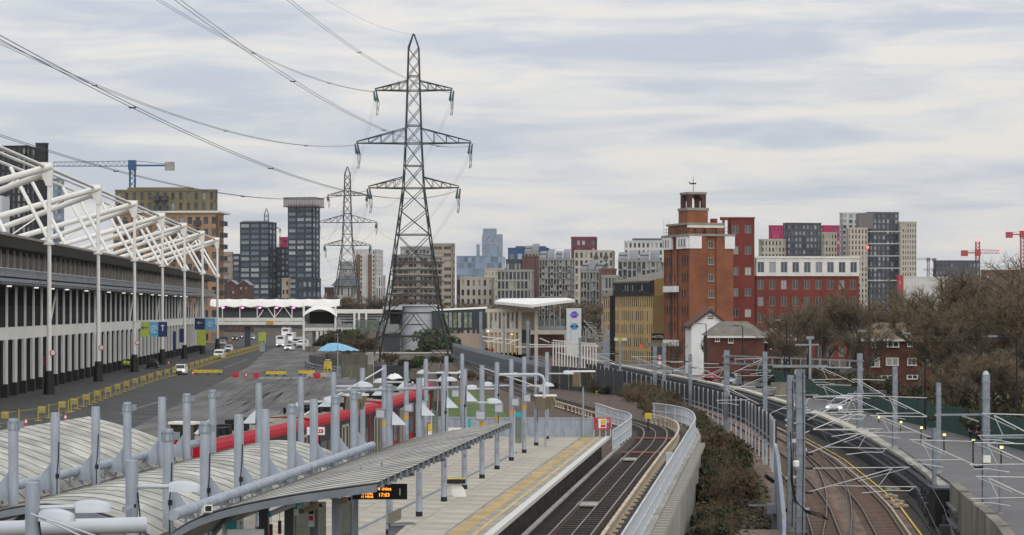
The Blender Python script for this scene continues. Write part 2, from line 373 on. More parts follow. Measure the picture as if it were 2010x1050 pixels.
for y in ys:
    c = max(0.0, min(1.0, (520 - y) / 200))            # cutting depth factor
    zc = -0.012 + (tz(y) - .55) * c if y < 520 else -0.012
    x0 = wx(y)
    lo = -2.7 if y < 150 else -.012
    xs = [-6000, -400, -60, -14, -6, 2.5, x0 - 10.2, x0 - 9.2, x0 + .6, x0 + .9, x0 + 60, 600, 6000]
    zz = [-.012, -.012, -.012, -.012, -.012, lo, lo, zc, zc, -.45 if y < 300 else -.012, -.012, -.012, -.012]
    rows.append([Vector((a, y, b)) for a, b in zip(xs, zz)])
gb.sweep(rows)
gb.build('ground', M['earth'], kind='structure')
# the main avenue and the darker service lane beside the exhibition hall
def fx(y): return -51.1 - .0665 * (y - 225)           # mast line of the hall
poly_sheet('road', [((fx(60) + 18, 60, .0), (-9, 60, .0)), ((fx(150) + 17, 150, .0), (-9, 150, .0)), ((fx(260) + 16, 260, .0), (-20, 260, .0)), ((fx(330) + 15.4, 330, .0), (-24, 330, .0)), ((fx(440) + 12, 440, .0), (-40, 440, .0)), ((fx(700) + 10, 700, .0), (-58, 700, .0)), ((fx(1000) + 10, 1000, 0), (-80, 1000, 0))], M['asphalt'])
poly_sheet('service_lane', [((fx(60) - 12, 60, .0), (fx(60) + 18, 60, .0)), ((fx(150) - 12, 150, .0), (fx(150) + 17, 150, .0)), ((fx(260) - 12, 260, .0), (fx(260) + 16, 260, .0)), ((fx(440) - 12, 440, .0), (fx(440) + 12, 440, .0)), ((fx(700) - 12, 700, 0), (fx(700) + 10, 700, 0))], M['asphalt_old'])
# painted road lines: two long faded lines and a broken give-way line
rl = MB()
def gline(b, pts, w, z=.006):
    for (x0, y0), (x1, y1) in zip(pts, pts[1:]):
        d = Vector((x1 - x0, y1 - y0)).normalized(); n = Vector((-d.y, d.x)) * w / 2
        b.quad((x0 + n.x, y0 + n.y, z), (x0 - n.x, y0 - n.y, z), (x1 - n.x, y1 - n.y, z), (x1 + n.x, y1 + n.y, z))
def gp(u, v, z=0.0):
    y = (CZ - z) * F / (v - HZ); return ((u - CX) * y / F, y)
for a, b_ in (((235, 812), (330, 783)), ((470, 730), (520, 712)), ((550, 705), (620, 690)), ((440, 722), (485, 705)), ((540, 725), (590, 705)), ((180, 770), (215, 767)), ((195, 777), (240, 773))):
    gline(rl, [gp(*a), gp(*b_)], .16)
o = rl.build('road_line', M['roadline']); tag(o, 'long faded pale lane lines along the grey avenue', 'road marking')
proto = None
for k, u in enumerate((514, 530, 546, 562, 580, 596, 680)):
    c = gp(u, 742); b = MB(); b.box(c[0] - .45, c[0] + .45, c[1] - .5, c[1] + .5, .004, .009); o = b.build('give_way_dash', M['whiteline'])
    tag(o, 'short white dash of the broken line across the avenue by the red barrier blocks', 'road marking', 'broken line across the avenue')
RP = random.Random(3); pm_ = [mat('tarmac_patch', (.065, .064, .063), .85, var=.2), mat('tarmac_patch_pale', (.15, .145, .135), .85, var=.2)]
for k in range(16):
    y = RP.uniform(150, 380); x = RP.uniform(fx(y) + 18, -14 - (y - 150) * .05); w_ = RP.uniform(.5, 1.8); l_ = RP.uniform(3, 14); b = MB(); b.quad((x, y, .004), (x + w_, y, .004), (x + w_ - .0665 * l_, y + l_, .004), (x - .0665 * l_, y + l_, .004)); struct(b.build('tarmac_patch', pm_[k % 3 == 0]))
tm = MB()
for k in range(26):
    y = RP.uniform(140, 330); x = RP.uniform(fx(y) + 18.5, -15 - (y - 150) * .05); l_ = RP.uniform(20, 70); s_ = RP.uniform(-.08, .03); pts = [(x + s_ * t * l_, y + t * l_) for t in (0, .3, .6, 1)]
    for o_ in (0, 1.5): gline(tm, [(a + o_, c) for a, c in pts], .17, .008)
tm.build('tyre_marks', mat('tyre_mark', (.062, .06, .058), .8, var=.2), kind='stuff')
# embankment that carries the light railway, with its retaining wall on the right
e = MB()
prof = [(58, 3.0), (80, 5.73), (100, 8.2), (117, 10.4), (121, 10.9), (127, 11.3), (134, 11.6), (141, 11.6), (160, 11.4), (187, 10.4), (204, 4.6), (240, 1.0), (320, -6.5), (420, -12)]
lft = {58: -11.6, 80: -9.8, 100: -7.4, 117: -7.2, 121: -7.2, 127: -7.3, 134: -7.5, 141: -7.8, 160: -8.4, 187: -9.2, 204: -9.8, 240: -11, 320: -13.5, 420: -16}
e.sweep([[(lft[y] - .1, y, -.6), (lft[y], y, 1.5), (x, y, 1.5), (x + .05, y, -3)] for y, x in prof])
struct(e.build('railway_embankment', M['ballast']))
w = MB(); w.sweep([[(x + .02, y, 1.9), (x + .32, y, 1.9), (x + .32, y, -3), (x + .02, y, -3)] for y, x in prof[:7]], closed=True)
o = w.build('retaining_wall', M['concrete']); tag(o, 'pale concrete retaining wall under the curved white railing', 'wall')
# vegetated bank between the two railways
bank = MB(); rr = []
for y in (60, 80, 95, 110, 125, 140, 160, 185, 215, 240):
    xr = wx(y) - 9.3; xl = 3.0 + (y - 58) * .125 if y < 130 else max(5.0, 11.7 - (y - 126) * .05)
    zb = -1.7 if y < 95 else -1.7 + (y - 95) * .012; pts = []
    for k in range(9):
        t = k / 8; pts.append(Vector((xl + (xr - xl) * t, y, zb + .55 * math.sin(t * 3.1) + random.uniform(-.15, .15) - (.5 * t if y < 150 else 0))))
    rr.append(pts)
bank.sweep(rr); struct(bank.build('bank', M['earth'], smooth=60))
# gravel patch at the foot of the bank
# sunken railway bed
def offrow(y, a, b, z): return (woff(y, a, z), woff(y, b, z))
yy = [40, 60, 75, 90, 100, 110, 120, 130, 140, 155, 170, 185, 200, 220, 240, 260, 290, 330, 375, 430, 500]
poly_sheet('track_bed', [offrow(y, -9.3, -.2, tz(y) - .18) for y in yy], M['trackbed'])
poly_sheet('walkway', [offrow(y, -1.7, -.35, tz(y) - .08) for y in yy], M['ballast2'])
o = MB(); o.sweep([[woff(y, -1.72, tz(y) - .07), woff(y, -1.60, tz(y) - .07)] for y in yy[:12]]); tag(o.build('platform_line', M['paint_yellow']), 'thin yellow line beside the sunken tracks on the right', 'line marking')
o = MB(); o.sweep([[woff(y, -2.30, tz(y) - .05), woff(y, -2.18, tz(y) - .05), woff(y, -2.18, tz(y) - .17), woff(y, -2.30, tz(y) - .17)] for y in yy[:14]]); tag(o.build('cable_trough', M['cream']), 'cream cable trough running next to the yellow line', 'cable trough')
# footway and street on the far side of the wall
poly_sheet('street', [(woff(y, .5, zz), woff(y, ww, zz)) for y, zz, ww in ((60, -.25, 9), (90, -.2, 9), (110, -.15, 9), (136, -.1, 8.8), (154, -.05, 7.2), (174, 0, 5.4), (200, .05, 5.2), (230, .1, 6), (260, .1, 8), (330, .1, 10), (420, .1, 12))], mat('street_surface', (.135, .13, .132), .85, var=.1, scale=.4))
poly_sheet('verge', [(woff(y, 5.5, .12), woff(y, 30, .12)) for y in (192, 205, 230, 250)], M['grass'])
poly_sheet('yard', [(woff(y, .45, -.24), woff(y, 4.0, -.24)) for y in (70, 85, 100, 107)], M['sand'])
# grass beside the light railway
g = MB(); g.sweep([[(-3.3, 112, 1.56), (-1.8, 112, 1.56)], [(-3.4, 126, 1.57), (-.6, 126, 1.57)], [(-4.6, 146, 1.57), (-.3, 146, 1.57)], [(-5.6, 176, 1.57), (-1.0, 176, 1.57)], [(-6, 196, 1.57), (-3.6, 196, 1.57)]]); g.build('lawn', M['grass'], kind='structure')
# ---------------------------------------------------------------- light railway platform
PD = Vector((.1222, .9925)); PN = Vector((.9925, -.1222))     # along and across the platform
def px_(y): return -.55 + .1231 * (y - 61.1)                    # right edge at given y
def pl(s, a, z):   # s metres along from the end wall (towards viewer negative), a metres left(-)/right of the right edge
    e0 = Vector((5.2, 107.9)); q = e0 + PD * s + PN * a; return Vector((q.x, q.y, z))
plat = thing('platform', 'long pale paved railway platform with a faded yellow tactile strip and white edge', 'platform', pl(-25, -5, 1.5))
b = MB(); b.prism([pl(-62, -10.3, 2.66), pl(0, -10.3, 2.66), pl(0, -.45, 2.66), pl(-62, -.45, 2.66)], (0, 0, -1.15)); b.build('platform_body', M['ballast2'], plat)  # dark body colour stands in for the shadow below the overhanging edge
sw, sd = 1.28, 1.56; cols = 5; k = 0
me = MB(); me.obox((0, 0, .0), (PN.x * (sw / 2 - .008), PN.y * (sw / 2 - .008), 0), (PD.x * (sd / 2 - .008), PD.y * (sd / 2 - .008), 0), (0, 0, .02)); me = me.mesh('paving_slab', M['paver'])
for i in range(30):
    for j in range(cols): inst('paving_slab', me, plat, pl(-sd * (i + .5), -1.52 - sw * (j + .5), 2.68 + random.uniform(-.003, .003)))
b = MB(); b.prism([pl(-62, -10.2, 2.695), pl(0, -10.2, 2.695), pl(0, -1.54 - sw * cols, 2.695), pl(-62, -1.54 - sw * cols, 2.695)], (0, 0, -.02)); b.prism([pl(-62, -1.54 - sw * cols, 2.694), pl(-30 * sd, -1.54 - sw * cols, 2.694), pl(-30 * sd, -1.5, 2.694), pl(-62, -1.5, 2.694)], (0, 0, -.02)); b.build('paving', M['paver'], plat)
def strip(a0, a1, z, m, name, s0=-62, s1=-.02):
    b = MB(); b.prism([pl(s0, a0, z), pl(s1, a0, z), pl(s1, a1, z), pl(s0, a1, z)], (0, 0, -.03)); return b.build(name, m, plat)
strip(-1.5, -.27, 2.696, mat('edge_paving', (.30, .28, .235), .85, var=.2, scale=.9), 'edge_paving')
strip(-1.38, -.90, 2.702, M['paint_yellow_worn'], 'tactile_strip'); strip(-.66, -.55, 2.702, mat('edge_line', (.52, .38, .16), .8, var=.2), 'yellow_line')
me = MB(); me.obox((0, 0, 0), (PN.x * .13, PN.y * .13, 0), (PD.x * .598, PD.y * .598, 0), (0, 0, .07)); me = me.mesh('coping_stone', mat('coping_white', (.58, .57, .53), .8, var=.02))
for i in range(50): inst('coping_stone', me, plat, pl(-.6 - 1.2 * i, -.135, 2.66))
# end wall, gate post frame
endw = MB(); endw.slab(pl(0, -10.2, 0), pl(.0, -.9, 0), 2.66, 3.62, .18, off=0); endw.slab(pl(-.03, -10.2, 0), pl(-.03, -.9, 0), 3.62, 3.68, .26)
tag(endw.build('platform_end_wall', M['galv']), 'low plain grey wall closing the far end of the platform', 'wall')
# ---------------------------------------------------------------- light railway tracks
def track(name, label, cpts, gauge, zf, rail_m, slee_m, sl_step, nsl, group=None, sw=2.3):
    # cpts: list of (x,y); returns thing with two rails and sleepers
    pts = [Vector(p) for p in cpts]; fine = []
    for i in range(len(pts) - 1):
        p0 = pts[max(i - 1, 0)]; p1 = pts[i]; p2 = pts[i + 1]; p3 = pts[min(i + 2, len(pts) - 1)]
        n = max(2, int((p2 - p1).length / 1.5))
        for k in range(n):
            t = k / n; fine.append(.5 * ((2 * p1) + (p2 - p0) * t + (2 * p0 - 5 * p1 + 4 * p2 - p3) * t * t + (3 * p1 - p0 - 3 * p2 + p3) * t ** 3))
    fine.append(pts[-1]); c = fine[0]; root = thing(name, label, 'railway track', (c.x, c.y, zf(c.y)), group)
    nor = []
    for i, p in enumerate(fine):
        d = (fine[min(i + 1, len(fine) - 1)] - fine[max(i - 1, 0)]).normalized(); nor.append(Vector((d.y, -d.x)))
    for sgn in (-1, 1):
        b = MB(); L = []; L2 = []
        for p, n in zip(fine, nor):
            q = p + n * sgn * gauge / 2; z = zf(p.y)
            L.append([(q.x + n.x * a, q.y + n.y * a, z + h) for a, h in ((-.03, -.05), (-.03, 0), (.03, 0), (.03, -.05))])
            L2.append([(q.x + n.x * a, q.y + n.y * a, z + h) for a, h in ((-.07, -.17), (-.03, -.052), (.03, -.052), (.07, -.17))])
        b.mat(0).sweep(L); b.mat(1).sweep(L2); b.build('rail', [rail_m, M['railrust']], root)
    me = MB(); me.box(-sw / 2, sw / 2, -.13, .13, -.12, .0); me = me.mesh('sleeper', slee_m)
    acc = 0; cnt = 0
    for i in range(1, len(fine)):
        seg = (fine[i] - fine[i - 1]); l = seg.length
        while acc < l and cnt < nsl:
            p = fine[i - 1] + seg * (acc / l); n = nor[i]; inst('sleeper', me, root, (p.x, p.y, zf(p.y) - .15), math.atan2(n.y, n.x)); acc += sl_step; cnt += 1
        acc -= l
    return fine, nor, root
ZR = 1.75
c1 = [(-.9, 46.5), (.55, 58), (1.97, 69.7), (4.5, 90), (6.65, 107), (8.1, 118), (8.95, 127), (9.1, 133), (8.5, 139), (7.3, 147), (5.6, 160), (2.4, 184), (-1.8, 225), (-5.6, 270), (-8.4, 330), (-10.5, 410)]
f1, n1, t1 = track('railway_track', 'light railway track with a cream conductor rail cover curving away beside the platform', c1, 1.435, lambda y: ZR, M['rail'], M['sleeper'], .75, 170)
c2 = [(-10.9, 62), (-8.3, 88), (-6.2, 105), (-5.2, 118), (-5.3, 130), (-6.2, 150), (-7.4, 184), (-8.9, 225), (-10.4, 270), (-11.9, 330), (-12.6, 358)]
f2, n2, t2 = track('railway_track', 'light railway track under the red train, left of the platform', c2, 1.435, lambda y: ZR, M['rail'], M['sleeper'], .75, 150)
def corridor(f, n, a, b, z, name, m):
    x = MB(); x.sweep([[(p.x + q.x * a, p.y + q.y * a, z), (p.x + q.x * b, p.y + q.y * b, z)] for p, q in zip(f, n)]); return x.build(name, m, kind='structure')
corridor(f1, n1, -1.55, 1.75, 1.56, 'track_bed', M['ballast2'])
# conductor rails: aluminium rail by the platform, cream covered rail on brackets outside
def cond(f, n, a, i0, i1, name, label, m, h=.33, w=.06, bm=None, step=1):
    pts = [(f[i] + n[i] * a) for i in range(i0, i1)]
    root = thing(name, label, 'conductor rail', (pts[0].x, pts[0].y, ZR - .2)); b = MB()
    b.sweep([[(p.x + q.x * s, p.y + q.y * s, ZR + z) for s, z in ((-w, h - .07), (-w, h), (w, h), (w, h - .07))] for p, q in zip(pts, n[i0:i1])], closed=True); b.build('rail_cover', m, root)
    if bm:
        me = MB(); me.box(-.17, -.07, -.06, .06, -.16, h - .072); me.box(-.17, .02, -.1, .1, -.18, -.1); me = me.mesh('bracket', bm)
        for i in range(i0, i1, step):
            p = f[i] + n[i] * a; q = n[i]; inst('bracket', me, root, (p.x + q.x * .03, p.y + q.y * .03, ZR), math.atan2(q.y, q.x))
    return root
cond(f1, n1, 1.42, 2, 62, 'conductor_rail', 'cream topped conductor rail on brackets along the right of the curving track', M['cream'], h=.46, bm=M['cream'], step=1)
cond(f1, n1, -1.28, 2, 41, 'conductor_rail', 'grey conductor rail running under the platform edge', M['concrete'], h=.28, w=.08)
cond(f1, n1, -1.5, 53, 80, 'conductor_rail', 'short cream conductor rail on the inside of the bend', M['cream'], h=.3, bm=M['cream'])
cond(f2, n2, 1.5, 62, 110, 'conductor_rail', 'cream conductor rail across the ballast beyond the grass', M['cream'], h=.3, bm=M['cream'])
# small things lying between the rails
for (u, v, lab) in ((1154, 993, 'pale square board between the rails, nearest the viewer'), (1234, 904, 'pale square board between the rails, farther along')):
    c = P(u, v, 1); y = 7.9 * F / (v - HZ); x = (u - CX) * y / F
    o = MB(); o.obox((x, y, 1.68), (PN.x * .42, PN.y * .42, 0), (PD.x * .7, PD.y * .7, 0), (0, 0, .03)); tag(o.build('crossing_board', M['concrete']), lab, 'board')
o = MB(); o.path([(p.x, p.y, 1.67) for p in f1[4:70]], .02, 5); tag(o.build('signal_cable', M['concrete']), 'thin pale cable laid along the middle of the curving track', 'cable')
k = 0
for i, lab in ((14, 'reddish cross cable between the rails nearest the viewer'), (40, 'reddish cross cable by the second pale board'), (48, 'reddish cross cable near the start of the bend')):
    p, n = f1[i], n1[i]; o = MB(); o.path([(p.x - n.x * 1.2, p.y - n.y * 1.2, 1.66), (p.x - n.x * .3, p.y - n.y * .3, 1.67), (p.x + n.x * 1.2, p.y + n.y * 1.2, 1.66)], .06, 5); tag(o.build('cross_cable', mat('red_cable', (.30, .11, .09), .7)), lab, 'cable')
# the sunken main line
ta = [(woff(y, -6.6, 0).x, woff(y, -6.6, 0).y) for y in yy]; tb = [(woff(y, -3.3, 0).x, woff(y, -3.3, 0).y) for y in yy]
fa, na, tra = track('railway_track', 'brown slab railway track in the cutting, farther from the wall', ta, 1.435, lambda y: tz(y), M['raildull'], M['trackbed'], .7, 190, sw=2.2)
fb, nb, trb = track('railway_track', 'brown slab railway track in the cutting, nearer the dark wall with a yellow line', tb, 1.435, lambda y: tz(y), M['raildull'], M['trackbed'], .7, 190, sw=2.2)
xo = [(woff(y, -6.5 + 3.1 * t, 0).x, woff(y, -6.5 + 3.1 * t, 0).y) for y, t in ((92, 0.02), (104, .12), (116, .32), (130, .6), (146, .88), (160, 1))]
track('railway_track', 'diagonal crossover track joining the two brown tracks', xo, 1.435, lambda y: tz(y) - .002, M['raildull'], M['trackbed'], .7, 1)
for k, (u, v) in enumerate(((1752, 962), (1748, 975), (1760, 985), (1768, 992))):
    y = 11.7 * F / (v - HZ); x = (u - CX) * y / F; o = MB(); o.box(x - .42, x + .42, y - .28, y + .28, tz(y) - .12, tz(y) + .05); o.box(x - .12, x + .12, y - .34, y + .34, tz(y) + .051, tz(y) + .12); tag(o.build('point_heater_box', M['cream']), ['cream box between the crossing rails, topmost of four', 'second cream box between the crossing rails', 'third cream box between the crossing rails', 'lowest cream box between the crossing rails'][k], 'track box')
# ================================================================ PLATFORM STRUCTURES
def rowR(y): return -1.2 + .1232 * (y - 81.5)
def rowL(y): return -10.3 + .1292 * (y - 42.1)
PT = 7.22; ZP = 2.69
RG = math.atan2(PN.y, PN.x)
# --- roofs: three curved sheet roofs with standing seams
def roof(name, label, y0, y1, rowf, prof, seam_step, cat='canopy roof'):
    # prof: list of (offset from the post row, z)
    root = thing(name, label, cat, (rowf(y0), y0, prof[0][1]))
    n = int((y1 - y0) / seam_step)
    # panels: one curved sheet between each pair of seams
    for k in range(n):
        ya = y0 + (y1 - y0) * k / n; yb = y0 + (y1 - y0) * (k + 1) / n; b = MB(); A = []
        for y in (ya + .006, yb - .006):
            A.append([Vector((rowf(y) + PN.x * o, y + PN.y * o, z)) for o, z in prof])
        b.sweep([A[0], A[1]]); b.sweep([[p - Vector((0, 0, .05)) for p in A[1]], [p - Vector((0, 0, .05)) for p in A[0]]])
        b.build('roof_panel', M['canopy'], root, smooth=50)
        b = MB(); b.path([Vector((rowf(ya) + PN.x * o, ya + PN.y * o, z - .004)) for o, z in prof], .016, 4); b.build('seam', M['seam'], root)
    for y, sgn in ((y0 - .02, -1), (y1 + .02, 1)):       # edge beams (curved I-section)
        b = MB(); L = []
        for o, z in prof:
            c = Vector((rowf(y) + PN.x * o, y + PN.y * o, z - .03)); L.append([c + PD.to_3d() * (-.06), c + PD.to_3d() * .06, c + PD.to_3d() * .06 - Vector((0, 0, .13)), c + PD.to_3d() * (-.06) - Vector((0, 0, .13))])
        b.sweep(L, closed=True); b.build('edge_rib', M['galvd'], root)
    for y in [y0 + (y1 - y0) * t for t in (.2, .4, .6, .8)]:
        b = MB(); b.path([Vector((rowf(y) + PN.x * o, y + PN.y * o, z - .14)) for o, z in prof], .06, 6); b.build('rib', M['galvd'], root)
    return root
def arc(o0, z0, o1, z1, rise, n=9):
    return [(o0 + (o1 - o0) * t / (n - 1), z0 + (z1 - z0) * t / (n - 1) + rise * 4 * (t / (n - 1)) * (1 - t / (n - 1))) for t in range(n)]
def curved(pts, n=10):
    out = []
    P_ = [Vector(p) for p in pts]
    for i in range(len(P_) - 1):
        p0 = P_[max(i - 1, 0)]; p1 = P_[i]; p2 = P_[i + 1]; p3 = P_[min(i + 2, len(P_) - 1)]
        for k in range(n // (len(P_) - 1) + 1):
            t = k / (n // (len(P_) - 1) + 1); out.append(tuple(.5 * ((2 * p1) + (p2 - p0) * t + (2 * p0 - 5 * p1 + 4 * p2 - p3) * t * t + (3 * p1 - p0 - 3 * p2 + p3) * t ** 3)))
    out.append(tuple(P_[-1])); return out
roof('barrel_roof', 'middle arched pale sheet roof between the two rows of grey posts', 37.4, 55.6, rowR, arc(-4.0, 5.28, .05, 5.30, .60, 11), .72)
rc = roof('canopy_roof', 'weathered ribbed canopy sloping up to the right over the platform, holding the departure board', 36.2, 55.3, rowR, curved([(.42, 5.18), (.8, 5.55), (1.5, 5.9), (2.8, 6.2), (4.45, 6.45)], 12), .62)
roof('canopy_roof', 'large pale ribbed canopy at the left edge, beside the road', 30.0, 56.5, rowL, curved([(-.42, 5.35), (-.8, 5.62), (-1.5, 5.93), (-2.3, 6.2), (-3.4, 6.48)], 12)[::-1], .72)
# brackets under the outer edge of the right canopy
me = MB(); me.box(-.2, .05, -.04, .04, -.1, -.05); me.box(.0, .03, -.02, .02, -.12, .03); me = me.mesh('edge_bracket', M['galvd'])
for k in range(30):
    y = 36.6 + k * .63; inst('edge_bracket', me, rc, (rowR(y) + PN.x * 4.45, y + PN.y * 4.45, 6.43), RG)
def ridge(name, label, rowf, off, y0, y1, z=5.72, r=.105):
    root = thing(name, label, 'steel tube', (rowf(y0) + off, y0, z)); b = MB(); b.tube((rowf(y0) + PN.x * off, y0 + PN.y * off, z), (rowf(y1) + PN.x * off, y1 + PN.y * off, z), r, n=16); b.build('tube_body', M['galv'], root, smooth=40)
    me = MB(); me.box(-.02, .02, -.02, .02, -.3, -.05); me = me.mesh('hanger', M['galvd']); n = int((y1 - y0) / .8)
    for k in range(n):
        y = y0 + .5 + (y1 - y0 - 1) * k / (n - 1); inst('hanger', me, root, (rowf(y) + PN.x * (off + .1), y + PN.y * (off + .1), z))
ridge('ridge_tube', 'long grey tube running along the right row of posts above the ribbed canopy', rowR, .45, 37.3, 56.3)
ridge('ridge_tube', 'long grey tube running along the left row of posts under the left canopy', rowL, -.45, 30.5, 57.5)
# --- posts
def clampmesh():
    b = MB(); b.lathe((0, 0, -.16), [(.116, 0), (.116, .03)], 12); b.lathe((0, 0, 0), [(.116, 0), (.116, .03)], 12)
    for a in range(6):
        t = a * math.pi / 3; b.box(math.cos(t) * .115 - .012, math.cos(t) * .115 + .012, math.sin(t) * .115 - .012, math.sin(t) * .115 + .012, -.16, .03)
    b.box(.10, .22, -.03, .03, -.12, .02); return b.mesh('clamp', M['ole'])
CLAMP = clampmesh()
pm = MB(); pm.lathe((0, 0, 0), [(.104, 0), (.104, 4.42), (.098, 4.42), (.098, 4.53)], 16); PMESH = pm.mesh('post_shaft', M['galv'], smooth=40)
bm = MB(); bm.lathe((0, 0, 0), [(.112, 0), (.112, .17)], 16); BMESH = bm.mesh('post_base', M['black'])
om = MB(); om.lathe((0, 0, 0), [(.107, 0), (.107, .17)], 16); OMESH = om.mesh('orange_band', M['orange'])
gm = MB(); gm.prism([(.09, -.012, 0), (.55, -.012, 0), (.09, -.012, .62)], (0, .024, 0)); GMESH = gm.mesh('gusset', M['galv']); gm = MB(); gm.add([(.09, -.2, 0), (.5, -.2, 0), (.5, .2, 0), (.09, .2, 0), (.09, 0, .42)], [(0, 1, 4), (1, 2, 4), (2, 3, 4), (3, 0, 4), (3, 2, 1, 0)]); GM2 = gm.mesh('cap_plate', M['galvl'])
bx = MB(); bx.box(-.05, .05, -.15, -.09, 0, .16); BXM = bx.mesh('switch_box', M['greyband'])
ordn = 'first second third fourth fifth sixth seventh eighth ninth tenth eleventh twelfth thirteenth fourteenth fifteenth sixteenth seventeenth eighteenth nineteenth twentieth'.split()
def post(x, y, label, side, clamp=False, bands=False, gus=True, top=PT, grp='grey posts through the platform roofs'):
    root = thing('platform_post', label, 'post', (x, y, ZP), grp)
    inst('shaft', PMESH, root, (x, y, ZP));
    if random.random() < .4: inst('conduit', CONM, root, (x, y, ZP), random.uniform(.4, 1.1))
    inst('base', BMESH, root, (x, y, ZP))
    if clamp: inst('clamp', CLAMP, root, (x, y, top - .08))
    if bands:
        inst('orange_band', OMESH, root, (x, y, ZP + 2.1)); inst('switch_box', BXM, root, (x, y, ZP + .75)); inst('switch_box', BXM, root, (x, y, ZP + 1.3))
    if gus: inst('gusset', GMESH if y < 57 else GM2, root, (x, y, 5.52 if y < 57 else 6.0), 0 if side > 0 else math.pi)
    return root
CM = MB(); CM.path([(-.03, -.112, 1.2), (-.03, -.114, 3.2), (.0, -.12, 3.5), (.02, -.112, 3.9)], .011, 5); CM.box(-.06, .02, -.125, -.10, 3.1, 3.2); CM.box(-.05, .01, -.12, -.10, 2.2, 2.25); CONM = CM.mesh('conduit', M['black'])
POSTS = []
ysR = [38.5, 41.05, 43.7, 46.0, 48.6, 51.0, 53.6, 56.0]
for k, y in enumerate(ysR):
    c = k in (0, 1, 4, 6, 7)
    post(rowR(y), y, f'{ordn[k]} nearest grey post along the long tube' + (', with a clamp collar' if c else ''), 1, c)
ysR2 = [61.3, 66.6, 71.8, 76.7, 81.5, 86.1, 91.0, 95.9, 101.0, 106.0]
for k, y in enumerate(ysR2):
    post(rowR(y), y, f'orange banded post on the open platform, {ordn[k]} past the long tube', 1, k == 0, True, k < 4)
ysL = [42.1, 44.55, 47.2, 49.5, 52.3, 54.5, 57.0]
for k, y in enumerate(ysL):
    c = k in (0, 3, 5, 6); post(rowL(y), y, f'{ordn[k]} grey post from the left edge beside the left canopy' + (', clamp collared' if c else ''), -1, c)
ysL2 = [62.1, 67.6, 72.6, 77.7, 82.0, 86.9, 91.8, 97.5, 102.4]
for k, y in enumerate(ysL2):
    post(rowL(y), y, f'grey post in front of the red train, {ordn[k]} past the left canopy', -1, False, k > 3, True)
# --- lamps
def lamp_proto():
    root = thing('platform_lamp', 'x', 'lamp', (0, 0, 0)); b = MB()
    b.path([(0, 0, 0), (.9, 0, .0)], .035, 8); b.build('arm', M['galvl'], root, smooth=40)
    L = []
    for t in range(9):
        u = t / 8; g = math.sin(math.pi * (.10 + .86 * u)) ** .5; w = .15 * g; x = .85 + .56 * u; h = .17 * math.sin(math.pi * (.22 + .74 * u)) ** .7
        L.append([(x, -w, -.03), (x, -w * .75, h * .7), (x, 0, h), (x, w * .75, h * .7), (x, w, -.03)])
    b = MB(); b.sweep(L, closed=True); b.build('lamp_shell', M['galvl'], root, smooth=70)
    b = MB(); b.box(.95, 1.4, -.09, .09, -.045, -.031); b.build('lamp_glass', M['clearglass'], root); return root
LP = lamp_proto(); usedl = False
def lamp(x, y, z, rz, label, sc=1.0):
    global usedl
    o = LP if not usedl else dup(LP); usedl = True
    o.location = (x, y, z); o.rotation_euler = (0, 0, rz); o['label'] = label; o['group'] = 'pale lamps on arms fixed to the grey posts'; o.scale = (sc,) * 3
lamp(rowL(72.6), 72.6, 6.72, 0, 'pale lamp head on the arm from the post beside the dark train monitor')
lamp(rowL(67.6) - .1, 67.6, 6.4, math.pi * .02, 'long lamp above the train, below the slanted cable')
lamp(rowL(86.9), 86.9, 6.35, math.pi, 'pale lamp reaching left from a far post beside the blue sheet')
lamp(rowL(91.8), 91.8, 6.25, 0, 'pale lamp reaching right from a far post above the grass')
lamp(rowL(97.5), 97.5, 6.4, math.pi, 'small pale lamp at the far end of the left post row, pointing left')
lamp(rowR(86.1), 86.1, 6.1, math.pi, 'pale lamp pointing left on the post before the near mirror')
lamp(rowR(91.0), 91.0, 6.05, math.pi, 'pale lamp pointing left above the small departure monitor')
lamp(rowR(76.7), 76.7, 5.95, 0, 'pale lamp pointing right from the post nearest the dark mirror monitor')
lamp(rowR(101), 101, 6.15, math.pi, 'pale lamp pointing left from the post before last')
lamp(rowR(106), 106, 6.1, 0.1, 'pale lamp pointing right from the farthest platform post')
lamp(rowR(95.9), 95.9, 5.85, 0.05, 'pale lamp pointing right by the bent pipe')
# slanted cables between posts
for k, (p, q, lab) in enumerate(((( rowL(67.6), 67.6, 5.9), (rowL(82), 82.0, 7.1), 'slanting pale stay cable crossing in front of the avenue'), ((rowR(81.5) - .1, 86.1, 7.0), (rowR(95.9) + .8, 90, 5.95), 'slanting pale stay cable between the far platform posts'))):
    o = MB(); o.tube(p, q, .028, n=6); tag(o.build('stay_cable', M['tubewhite']), lab, 'cable')
b = MB(); b.path([(rowR(86.1), 86.1, 6.7), (rowR(86.1) + 1.75, 86.3, 6.7), (rowR(86.1) + 1.93, 86.3, 6.62), (rowR(86.1) + 2.0, 86.3, 6.45), (rowR(86.1) + 2.0, 86.3, 5.7)], .06, 8); tag(b.build('bent_pipe', M['galvl'], smooth=60), 'pale pipe bent down like a hook between the far platform posts', 'pipe')
for (yA, yB, z, lab) in ((72.6, 82.0, 7.0, 'long pale horizontal bar joining far posts before the concrete wall'),):
    b = MB(); b.tube((rowL(yA), yA, 6.55), (rowL(yA) + 4.4, yA + 2, 6.6), .055, n=8); tag(b.build('cross_bar', M['galv'], smooth=60), lab, 'steel bar')
